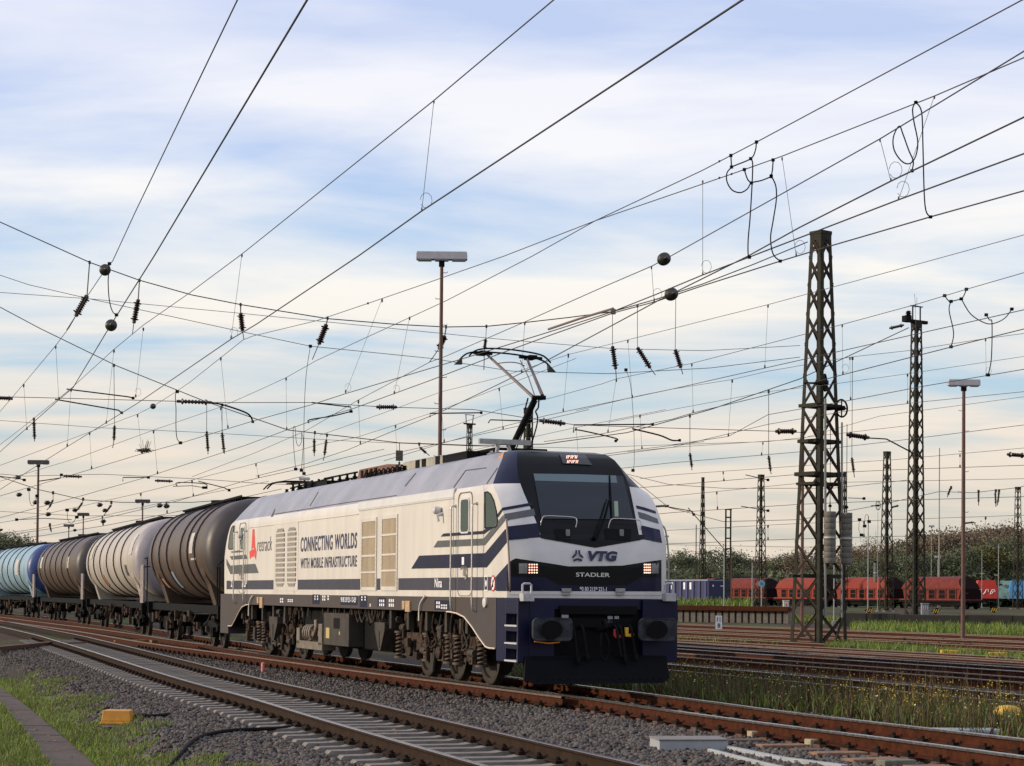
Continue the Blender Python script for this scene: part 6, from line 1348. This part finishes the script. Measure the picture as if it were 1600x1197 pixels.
# ================================================================== overhead line
TD = Vector((-.33, .944, 0)).normalized()           # direction of the tracks in the yard
def PL(px, py, p0, n=TD): return on_plane(px, py, p0, (n.x, n.y))
SP1 = Vector((M1.x-.2, M1.y-.2, 0)); b_ = at_y(1430, 900, 125); SP2 = Vector((b_.x, 125, 0)); SP3 = Vector((-6, 176, 0)); SP4 = Vector((-6, 236, 0))
def wtube(mb, P, r0, k, n=5):
    P = [Vector(p) for p in P]; mb.tube(P, [max(r0, k*max(p.y, 1)) for p in P], n)
def ins_between(mb, a, b_, r, n_d=8, n=10):
    r *= 1.12
    d = (b_-a); L_ = d.length; prof = [(0, r*.45), (L_*.08, r*.5)]
    for k in range(n_d):
        t_ = L_*(.12+.76*k/n_d); w = L_*.76/n_d; big = 1.0 if (k % (n_d-1) == 0 or n_d < 6) else .72
        prof += [(t_, r*.36), (t_+w*.35, r*big), (t_+w*.6, r*big*.9), (t_+w*.95, r*.36)]
    prof += [(L_*.92, r*.5), (L_, r*.4)]; mb.lathe(prof, a, d, n)
def ball(mb, c, r, d):
    d = Vector(d).normalized(); mb.lathe([(-r*1.4, r*.12), (-r*1.1, r*.35), (-r*.95, r*.72), (-r*.70, r*.92), (-r*.62, r*.78), (-r*.45, r*.95), (-r*.3, r*.80), (-r*.12, r*.97), (r*.02, r*.80), (r*.2, r*.95), (r*.34, r*.78), (r*.52, r*.90), (r*.8, r*.75), (r*1.0, r*.4), (r*1.4, r*.1)], c, d, 18)
def line(label, mess, zm, cont, zc, drops=(), balls=(), clamps=(), extra=()):
    t_ = thing('overhead_line', label, 'overhead line', tuple(at_z(*cont[0], zc)) if cont else tuple(at_z(*mess[0], zm)), 0); o0 = Vector(t_.location)
    g = lambda P: [p-o0 for p in P]
    if mess:
        P = [at_z(*p, zm) for p in mess]; mb = MB(); rr_ = [max(.0075, .00012*p.y) for p in P]; mb.tube(g(P), rr_, 5); mb.build('messenger_wire', wirem, t_)
    if cont:
        P = [at_z(*p, zc) for p in cont]; mb = MB(); mb.tube(g(P), [max(.0092, .00015*p.y) for p in P], 5); mb.build('contact_wire', wirec, t_)
    for a, b_ in drops:
        pa_, pb_ = at_z(*a, zm), at_z(*b_, zc); mb = MB(); r = max(.0035, .00007*pb_.y); mb.tube(g([pa_, pb_]), r, 4); k = .00036*pb_.y
        mb.lathe([(0, k*1.2), (k*3, k*1.4), (k*5, k*.4)], pa_-o0, (0, 0, -1), 6); mb.lathe([(0, k*1.2), (k*3, k*1.2), (k*5, k*.4)], pb_-o0, (0, 0, 1), 6)
        if pb_.y < 45:
            q = pb_-o0+Vector((0, 0, .05)); mb.tube([q+Vector((.05+.07*math.cos(w), 0, .07+.09*math.sin(w))) for w in [i*.63-2.6 for i in range(10)]], .003, 4)
        mb.build('dropper', wirem, t_)
    for x, y, rp, zz in balls:
        c = at_z(x, y, zz); d = (at_z(*cont[1], zc)-at_z(*cont[0], zc)) if cont else (at_z(*mess[1], zm)-at_z(*mess[0], zm)); mb = MB(); ball(mb, c-o0, rp*c.y/3000, d); mb.build('strain_insulator', ballm, t_, smooth=50)
    for x, y, zz in clamps:
        c = at_z(x, y, zz); r = 1.6*c.y/3000; mb = MB(); mb.box(c-o0, (r*1.6, r*1.6, r*1.8)); mb.build('wire_clamp', wirem, t_)
    return t_
line('overhead line with two dark ball insulators at upper left', [(420, -120), (371, 0), (212, 330), (176, 408), (164, 422), (135, 465), (108, 512), (87, 540), (37, 600), (-40, 690)], 7.2,
     [(552, -120), (480, 0), (241, 400), (173, 508), (114, 606), (88, 628), (0, 706), (-60, 752)], 6.1, [((87, 540), (92, 625)), ((37, 600), (42, 672))], [(164, 422, 9.3, 7.2), (173.5, 508.5, 9.6, 6.1)])
line('thick overhead line crossing diagonally over the middle of the sky', [(1010, -120), (865, 0), (678, 157), (378, 397), (300, 455), (224, 508), (178, 546), (111, 607), (30, 672), (-40, 725)], 7.45,
     [(1340, -120), (1160, 0), (660, 329), (560, 400), (400, 507), (361, 530), (215, 630), (105, 698), (54, 730), (0, 765), (-40, 790)], 6.1, [((678, 157), (659, 329)), ((378, 397), (361, 530)), ((224, 512), (212, 621)), ((178, 546), (166, 662)), ((111, 607), (105, 698))])
line('overhead line over the train joining the steady arm left of the lamp post', [(1700, 43), (1600, 90), (1460, 150), (1222, 244), (1143, 272), (930, 345), (788, 400), (645, 450), (575, 474), (495, 501), (395, 525), (380, 531), (297, 597), (272, 614), (239, 635), (215, 647), (140, 675), (60, 705), (-40, 742)], 7.5,
     [(1750, 185), (1600, 240), (1404, 312), (1170, 402), (1097, 430), (1025, 460), (957, 487), (857, 519), (731, 558), (540, 615), (488, 632), (395, 658), (280, 693), (215, 711), (143, 733), (0, 775), (-40, 787)], 6.08,
     [((1098, 282), (1098, 430)), ((1460, 150), (1404, 312)), ((597, 467), (540, 614)), ((345, 558), (356, 669)), ((140, 675), (143, 733)), ((215, 647), (222, 709))], [(239, 635, 4.6, 7.5)], [(1124, 278, 7.5), (1143, 272, 7.5), (575, 474, 7.5)])
line('overhead line whose contact wire touches the raised pantograph', [(1730, -70), (1597, 0), (1182, 222), (1098, 266), (930, 345), (832, 400), (697, 470), (597, 516), (573, 527), (495, 563), (447, 590), (404, 610), (345, 636), (240, 672), (120, 716), (0, 752)], 7.6,
     [(1750, 258), (1600, 298), (1453, 339), (1295, 385), (1219, 408), (1090, 449), (1025, 471), (958, 489), (862, 523), (780, 553), (676, 593), (553, 638), (483, 659), (380, 697), (280, 729), (224, 747), (126, 775), (0, 809)], 6.12,
     [((1222, 246), (1244, 400)), ((447, 590), (448, 672)), ((640, 495), (616, 616)), ((345, 636), (350, 708)), ((240, 672), (246, 741))], (), [(1124, 252, 7.6), (1182, 222, 7.6)])
line('overhead line with two big ribbed strain insulators above the cab', [(1700, 16), (1600, 80), (1375, 217), (1050, 399), (1018, 416), (939, 450), (820, 503), (698, 556), (671, 566), (560, 625), (480, 672), (400, 707), (300, 745)], 6.75,
     [(1720, 122), (1600, 183), (1392, 283), (1250, 355), (1169, 400), (1060, 454), (1026, 471), (855, 563), (780, 600), (688, 644), (618, 672), (543, 703), (480, 724), (400, 744)], 6.1, [((1375, 217), (1392, 283)), ((1018, 416), (1022, 472)), ((820, 503), (815, 583)), ((560, 625), (563, 694))], [(1037, 405, 10.5, 6.75), (1048.5, 460, 10.5, 6.1)])
line('overhead line running behind the top of the tall green mast', [(1730, 325), (1600, 367), (1440, 411), (1296, 450), (1200, 476), (1080, 506), (981, 531), (888, 554), (855, 565), (780, 590), (690, 612), (600, 645), (500, 680)], 8.6,
     [(1730, 452), (1600, 484), (1440, 520), (1200, 574), (1050, 608), (855, 649), (780, 668), (700, 690), (600, 720)], 7.1, [((981, 531), (988, 622)), ((1200, 476), (1195, 575)), ((888, 554), (880, 643))], (), [(888, 554, 8.6)])
line('overhead line with a long dropper right of the tall green mast', [(1730, 388), (1600, 426), (1510, 452), (1430, 476), (1316, 507), (1200, 537), (1080, 568), (963, 592), (940, 600), (860, 622), (780, 640), (690, 672)], 7.6,
     [(1730, 482), (1600, 514), (1487, 542), (1440, 554), (1303, 589), (1200, 617), (1083, 645), (1050, 655), (940, 678), (850, 690)], 6.2, [((1316, 507), (1317, 585)), ((1081, 568), (1083, 645)), ((963, 592), (950, 676)), ((1430, 476), (1432, 556))])
line('overhead line passing in front of the rusty lamp post head', [(1730, 500), (1600, 521), (1540, 529), (1418, 548), (1328, 558), (1200, 580), (1144, 593), (1050, 608), (1000, 618), (900, 642)], 8.2,
     [(1730, 553), (1600, 577), (1440, 604), (1325, 626), (1200, 648), (1138, 682), (1050, 695)], 6.8, [((1328, 558), (1329, 625)), ((1144, 593), (1138, 682)), ((1540, 529), (1541, 588))])
for lab, M_, zm, C_, zc, D_ in (
    ('faint overhead line below the lamp post head at right', [(1730, 540), (1600, 557), (1418, 584), (1303, 600), (1200, 612), (1050, 640), (950, 660)], 9.2, [(1730, 596), (1600, 612), (1440, 628), (1325, 642), (1200, 663), (1050, 699), (950, 712)], 8.0, [((1418, 584), (1418, 631))]),
    ('faint overhead line low over the yard, upper of four', [(1730, 604), (1600, 620), (1375, 650), (1250, 686), (1050, 699), (980, 706)], 9.5, [(1730, 650), (1600, 664), (1390, 690), (1250, 706), (1050, 723), (960, 733)], 7.6, [((1192, 691), (1190, 712))]),
    ('faint overhead line low over the yard, second of four', [(1730, 690), (1600, 700), (1400, 718), (1250, 728), (1050, 742), (1000, 748)], 9.0, [(1730, 722), (1600, 727), (1400, 734), (1250, 741), (1050, 758), (1000, 762)], 7.4, [((1500, 710), (1500, 731)), ((1130, 737), (1131, 752))]),
    ('faint overhead line low over the yard, third of four', [(1730, 742), (1600, 748), (1400, 752), (1250, 755), (1050, 775), (1010, 780)], 8.6, [(1730, 772), (1600, 776), (1400, 782), (1250, 788), (1050, 801), (1030, 803)], 7.2, [((1440, 752), (1440, 781)), ((1120, 768), (1121, 796))]),
    ('faint overhead line low over the yard, lowest of four', [(1730, 800), (1600, 805), (1400, 812), (1250, 818), (1040, 829)], 8.4, [(1730, 832), (1600, 835), (1400, 838), (1250, 842), (1040, 850)], 7.2, [((1350, 814), (1350, 839)), ((1200, 820), (1200, 844)), ((1540, 807), (1540, 836))]),
    ('overhead line over the tank wagons, upper one', [(480, 700), (400, 724), (300, 750), (220, 770), (140, 788), (40, 810), (-30, 822)], 9.5, [(600, 702), (543, 714), (480, 730), (380, 752), (280, 782), (180, 806), (80, 826), (-30, 842)], 8.2, [((400, 724), (404, 747)), ((300, 750), (302, 776)), ((220, 770), (222, 796))]),
    ('overhead line over the tank wagons, lower one', [(420, 752), (340, 768), (260, 784), (160, 806), (60, 826), (-30, 838)], 9.0, [(440, 764), (340, 786), (260, 803), (160, 822), (60, 838), (-30, 848)], 8.0, [((260, 784), (261, 802)), ((160, 806), (161, 821))]),
    ('overhead line between the lamp post and the pantograph', [(900, 560), (780, 606), (690, 640), (618, 664), (555, 684), (500, 694), (420, 718)], 8.6, [(920, 640), (800, 668), (690, 692), (600, 712), (500, 738), (440, 752)], 7.4, [((780, 606), (786, 671)), ((618, 664), (620, 708)), ((690, 640), (694, 691))]),
    ('thin overhead line right behind the cab roof', [(1040, 640), (900, 668), (800, 690), (700, 712)], 8.8, [(1100, 690), (1000, 702), (900, 716), (850, 722)], 7.6, [((900, 668), (904, 715)), ((1000, 648), (1003, 702))])):
    line(lab, M_, zm, C_, zc, D_)
# ---- cross spans
def span(label, plane, wires, hangers=(), arms=(), hins=(), mast=None, rw=.012):
    t_ = thing('cross_span', label, 'cross span', tuple(PL(*wires[0][0][0], plane))); o0 = Vector(t_.location); g = lambda x, y: PL(x, y, plane)-o0
    S_ = lambda p: (p+o0).y/3000
    for pts, rp in wires:
        P = [g(*p) for p in pts]; mb = MB(); mb.tube(P, [rp*.5*S_(p) for p in P], 5); mb.build('span_wire', wirem, t_)
    for top, i0, i1, bot, rp in hangers:
        P = [g(*top), g(*i0), g(*i1), g(*bot)]; mb = MB(); mb.tube([P[0], P[1]], (1.0 if rp >= 6 else .5)*S_(P[0]), 5); mb.tube([P[2], P[3]], .7*S_(P[0]), 5); k = S_(P[0]); mb.box(P[0], (k*3, k*3, k*5)); hg = mb.build('hanger', wirem, t_)
        mb = MB(); ins_between(mb, P[1], P[2], rp*S_(P[1])); mb.build('insulator', insm, hg, smooth=40)
    for a, b_, rp in hins:
        A_, B_ = g(*a), g(*b_); mb = MB(); ins_between(mb, A_, B_, rp*S_(A_)); mb.build('insulator', insm, t_, smooth=40)
    for pts, rp in arms:
        P = [g(*p) for p in pts]; P = curve_pts(P, 4) if len(P) > 3 else P; mb = MB(); mb.tube(P, rp*.5*S_(P[0]), 6); k = S_(P[0]); mb.box(P[-1], (k*4, k*4, k*4)); mb.build('registration_arm', blackm, t_)
    return t_
span('nearest cross span sagging from upper left to the top of the tall green mast', SP1,
     [([(-60, 318), (0, 347), (140, 410), (218, 438), (300, 461), (376, 476), (512, 498), (620, 507), (697, 511), (760, 510), (820, 504), (890, 496), (957, 487), (1024, 468), (1100, 443), (1180, 412), (1262, 378)], 1.7),
      ([(-60, 414), (0, 430), (45, 445), (140, 467), (376, 518), (485, 541), (673, 560), (800, 580), (950, 584), (1110, 575), (1250, 558)], 1.0),
      ([(-60, 452), (0, 457), (140, 467), (380, 490), (780, 530), (960, 545), (1100, 548), (1250, 540)], .9),
      ([(-60, 622), (0, 620), (88, 622), (272, 627), (330, 629), (487, 629), (600, 636), (740, 640), (835, 655), (900, 664), (1050, 669), (1215, 674), (1258, 676)], 1.1)],
     [((140, 410), (136, 462), (118, 494), (104, 516), 7), ((218, 438), (216, 468), (209, 505), (207, 522), 6), ((376, 476), (376, 489), (379, 517), (381, 530), 6), ((512, 497), (510, 507), (498, 538), (488, 562), 6.5), ((697, 511), (695, 525), (686, 545), (671, 566), 6),
      ((957, 487), (957, 541), (962, 577), (963, 592), 5.5), ((996, 478), (996, 543), (1016, 575), (1024, 586), 5.5), ((1056, 460), (1055, 546), (1064, 575), (1067, 585), 5.5), ((760, 510), (759, 530), (757, 545), (756, 578), 3.5)],
     [([(104, 608), (200, 620), (208, 622)], 2.2), ([(86, 624), (185, 641), (190, 645)], 2.2), ([(487, 629), (548, 636), (549, 643)], 2.2), ([(483, 661), (484, 656), (520, 650), (548, 643)], 2.2), ([(330, 629), (350, 633), (380, 643), (391, 650), (395, 659)], 2.8),
      ([(672, 652), (672, 646), (752, 645)], 2.2), ([(763, 661), (766, 656), (830, 658)], 2.0), ([(896, 676), (897, 664), (1020, 663)], 2.2), ([(898, 672), (910, 673), (962, 685), (962, 689)], 2.2), ([(988, 670), (1030, 680), (1050, 688), (1062, 688)], 2.6)],
     [((-14, 621), (20, 623), 4.5), ((276, 627), (331, 629), 4.5), ((588, 636), (620, 636), 4.5), ((843, 657), (883, 662), 5), ((1212, 674), (1244, 674), 5), ((1323, 679), (1358, 684), 5)])
span('second cross span dipping behind the cab roof and rising to the second tallest mast', SP2,
     [([(-60, 452), (0, 480), (62, 513), (183, 572), (320, 627), (450, 672), (512, 679), (624, 692), (740, 696), (850, 694), (980, 676), (1110, 640), (1250, 592), (1420, 512)], 1.4),
      ([(-60, 650), (0, 657), (150, 668), (320, 676), (560, 690), (740, 697), (900, 700), (1200, 690), (1420, 665)], .7),
      ([(-60, 736), (40, 744), (160, 741), (320, 749), (400, 755), (520, 760)], .8), ([(980, 741), (1045, 757), (1130, 763), (1300, 763), (1420, 750)], .8)],
     [((53, 655), (53, 658), (54, 686), (54, 690), 3.4), ((178, 571), (179, 665), (178, 688), (176, 700), 3.4), ((323, 628), (323, 674), (325, 705), (325, 710), 3.4), ((347, 633), (347, 676), (350, 706), (351, 709), 3.4), ((492, 676), (491, 686), (491, 708), (491, 713), 3.2), ((511, 680), (510, 687), (507, 711), (505, 720), 3.2), ((655, 694), (656, 699), (666, 708), (671, 712), 3),
      ((1078, 650), (1078, 708), (1081, 730), (1081, 735), 3.2), ((1201, 612), (1201, 712), (1204, 736), (1205, 741), 3.2), ((1332, 560), (1331, 715), (1334, 738), (1335, 746), 3.2)],
     [([(-20, 742), (30, 748), (38, 750)], 1.6), ([(60, 752), (94, 747), (96, 742)], 1.8), ([(192, 752), (192, 746), (232, 746)], 1.6), ([(277, 760), (278, 754), (320, 756), (322, 762)], 1.6), ([(310, 752), (350, 762), (358, 766)], 1.6), ([(1165, 742), (1200, 750)], 1.4), ([(1350, 684), (1385, 686), (1440, 715)], 2.2)],
     [((99, 744), (128, 745), 3), ((242, 751), (270, 752), 3), ((1015, 792), (1045, 790), 2.6), ((1390, 513), (1412, 508), 3), ((1574, 710), (1602, 712), 4.2)])
wb_ = PL(624, 712, SP2); t_ = thing('hanging_weight', 'small dark square weight hanging from the second cross span above the roof', 'weight', tuple(wb_)); mb = MB(); k = wb_.y/3000; mb.bx(-5.5*k, 5.5*k, -3*k, 3*k, -8*k, 8*k); mb.build('weight_block', mat('brown_block', (.06, .05, .04), .7), t_, bevel=.02); mb = MB(); mb.cyl((0, 0, 7*k), (0, 0, 21*k), .6*k, n=6); mb.cyl((0, 0, -14*k), (0, 0, -7*k), .6*k, n=6); mb.lathe([(0, k), (k, 2*k), (2*k, k), (3*k, 2*k), (4*k, k)], (0, 0, -14*k), (0, 0, 1), 8); mb.build('hanger_rod', blackm, t_)
sp3 = span('third cross span with ball insulators above the tank wagons', SP3,
     [([(-60, 700), (0, 745), (60, 765), (130, 781), (190, 785), (300, 785), (400, 778), (520, 760), (640, 735)], 1.1), ([(-60, 796), (0, 799), (120, 806), (260, 806), (400, 800)], .7)],
     [((83, 770), (83, 781), (77, 793), (73, 797), 2.4), ((130, 780), (129, 785), (121, 797), (118, 801), 2.4), ((174, 785), (174, 789), (166, 800), (162, 806), 2.4), ((78, 820), (78, 822), (80, 830), (80, 832), 2)],
     [([(112, 812), (70, 810), (26, 812)], 1.2), ([(270, 760), (300, 759), (318, 762)], 1.2)], [((1700, 700), (1702, 701), .5)][:0])
for x, y, r_, lab in ((28, 746, 3.6, 'highest small ball insulator at the left edge'), (30, 773, 3.6, 'small ball insulator below the highest one at the left edge'), (56, 785, 3.8, 'small ball insulator touching the left lamp post'), (74, 785.5, 3.8, 'small ball insulator just right of the left lamp post'), (75.5, 803.5, 3.6, 'lower ball insulator right of the left lamp post'), (117, 797, 3.3, 'ball insulator above the second brown tank wagon'), (156, 789, 3.6, 'ball insulator hanging above the cream tank wagon, upper left'), (164, 797.5, 3.3, 'ball insulator on a slanted hanger above the cream tank wagon'), (161.5, 814.5, 3.4, 'lowest ball insulator above the cream tank wagon'), (249.5, 790, 3.8, 'left one of two ball insulators above the dark tank wagon'), (260.5, 791, 3.8, 'right one of two ball insulators above the dark tank wagon'), (117, 828.5, 2.4, 'tiny ball insulator just above the second brown tank'), (1.5, 828, 2.2, 'tiny ball insulator at the extreme left edge')):
    p = PL(x, y, SP3); mb = MB(); ball(mb, Vector((0, 0, 0)), r_*p.y/3000, TD*.4+Vector((1, 0, .1))); o = mb.build('ball_insulator', ballm, smooth=50); o.location = p; tag(o, lab, 'insulator', 'ball insulators over the tank wagons')
span('far cross span low over the yard at right', SP4, [([(985, 745), (1045, 793), (1130, 815), (1250, 812), (1370, 790), (1468, 768), (1520, 770), (1590, 762), (1680, 740)], .9), ([(1040, 851), (1250, 855), (1600, 850), (1700, 848)], .6)],
     [((1486, 762), (1485, 763), (1481, 774), (1480, 777), 2.2), ((1529, 768), (1529, 770), (1529, 785), (1529, 790), 2.2), ((1556, 767), (1555, 769), (1556, 788), (1556, 792), 2.2), ((1561, 767), (1561, 768), (1559, 786), (1558, 790), 2.2)], [([(1038, 791), (1082, 799), (1084, 804)], 1.6), ([(1158, 791), (1200, 798)], 1.4), ([(1325, 778), (1350, 779)], 1.2)], [((1504, 818), (1522, 816), 2), ((1392, 793), (1404, 790), 2)])
# ---- jumper cables
def jumper(label, Y, curves, rp=2.2):
    t_ = thing('jumper_cable', label, 'jumper cable', tuple(at_y(*curves[0][0], Y))); o0 = Vector(t_.location)
    for c in curves:
        P = [at_y(x, y, Y)-o0 for x, y in c]; mb = MB(); mb.tube(curve_pts(P, 5) if len(P) > 2 else P, rp*.5*Y/3000, 6); k = Y/3000
        for e_ in (P[0], P[-1]): mb.box(e_, (k*5, k*4, k*4.5))
        mb.build('cable', rubber, t_, smooth=60)
jumper('looped jumper cables left of the tall green mast, with a ring at their top', 24.5, [[(1182, 222), (1180, 236), (1173, 248), (1150, 258), (1144, 261), (1136, 270), (1136, 284), (1144, 297), (1157, 301), (1168, 295), (1174, 286), (1190, 282), (1205, 276)],
    [(1173, 248), (1176, 256), (1175, 290), (1172, 340), (1169, 375), (1169, 398), (1171, 402)], [(1205, 275), (1212, 290), (1213, 312), (1208, 345), (1204, 372), (1208, 397), (1219, 408)], [(1142, 243), (1143, 261)], [(1163, 265), (1168, 280), (1174, 286)], [(1208, 250), (1207, 265), (1205, 275)]])
jumper('double loop jumper cable high at the upper right', 20.5, [[(1431, 160), (1426, 170), (1428, 190), (1434, 222), (1430, 246), (1420, 256), (1408, 251), (1397, 234), (1396, 214), (1405, 197), (1411, 210), (1420, 235), (1427, 252), (1425, 267)], [(1431, 160), (1440, 175), (1442, 225), (1444, 300), (1447, 330), (1454, 339)]])
jumper('jumper cables hanging near the second tallest mast', 38, [[(1476, 462), (1482, 470), (1486, 471), (1501, 467), (1506, 462), (1510, 452)], [(1486, 471), (1483, 485), (1490, 520), (1486, 542)], [(1502, 467), (1516, 490), (1535, 503), (1550, 506), (1569, 498), (1581, 483)], [(1541, 492), (1546, 500), (1550, 505), (1549, 560), (1544, 586)]], 1.7)
jumper('jumper cable between the two ball insulators at upper left', 31, [[(171, 412), (169, 440), (171, 470), (176, 487), (182, 492)]], 1.7)
jumper('jumper cable dropping left of the bird nest', 52, [[(277, 612), (274, 618), (275, 640), (275, 670), (277, 686), (282, 692)]], 1.3)
jumper('pale coiled jumper cable above the rear of the locomotive roof', 60, [[(485, 541), (478, 590), (475, 660), (475, 740)], [(462, 733), (459, 700), (458, 672), (461, 667), (463, 690), (467, 697), (471, 690), (471, 677), (474, 690), (471, 735)]], .9)
jumper('hooked jumper cables above the blue tank wagon', 120, [[(45, 765), (47, 785), (52, 790), (58, 775)], [(105, 797), (106, 812), (112, 818), (120, 808)]], .8)
jumper('long thin cable hanging between the cab and the first cross span', 60, [[(978, 578), (985, 600), (990, 660), (991, 720), (989, 735)]], .8)
jumper('hooked thin cables near the middle lattice mast', 150, [[(1343, 812), (1342, 828), (1346, 836)], [(1351, 822), (1352, 806), (1356, 805), (1358, 815)]], .7)
# feeder switch rods beside the headspan
o = MB(); P0, P1 = at_z(857, 519, 6.12), at_z(958, 487, 6.16); o.tube([P0+Vector((0, 0, .05)), P0.lerp(P1, .5)+Vector((0, 0, .06)), P1+Vector((0, 0, .05))], .02, 6); o.box(P1, (.08, .07, .08)); tag(o.build('section_insulator', mat('pale_brown_rod', (.16, .12, .10), .5)), 'long pale brown insulating rod in the contact wire right of the pantograph', 'insulator')
# bird nest on the contact wire
p = at_z(225, 706, 6.1); t_ = thing('bird_nest', 'dark twiggy bird nest built on the contact wire above the cream tank wagon', 'nest', tuple(p)); mb = MB(); rr = random.Random(4); k = p.y/3000
for i in range(60):
    a = rr.uniform(0, 6.28); l = rr.uniform(3, 10)*k; c = Vector((rr.gauss(0, 4)*k, rr.gauss(0, 3)*k, rr.uniform(-1, 4)*k)); d = Vector((math.cos(a), math.sin(a)*.6, rr.uniform(-.1, .35))).normalized(); mb.tube([c-d*l, c+d*l*.3+Vector((0, 0, k)), c+d*l], .35*k, 4)
for i in range(9):
    x = rr.uniform(-9, 14)*k; mb.tube([(x*.5, 0, 2*k), (x, 0, rr.uniform(10, 20)*k)], .3*k, 4)
mb.build('twigs', mat('nest_twig', (.03, .022, .016), .9), t_)
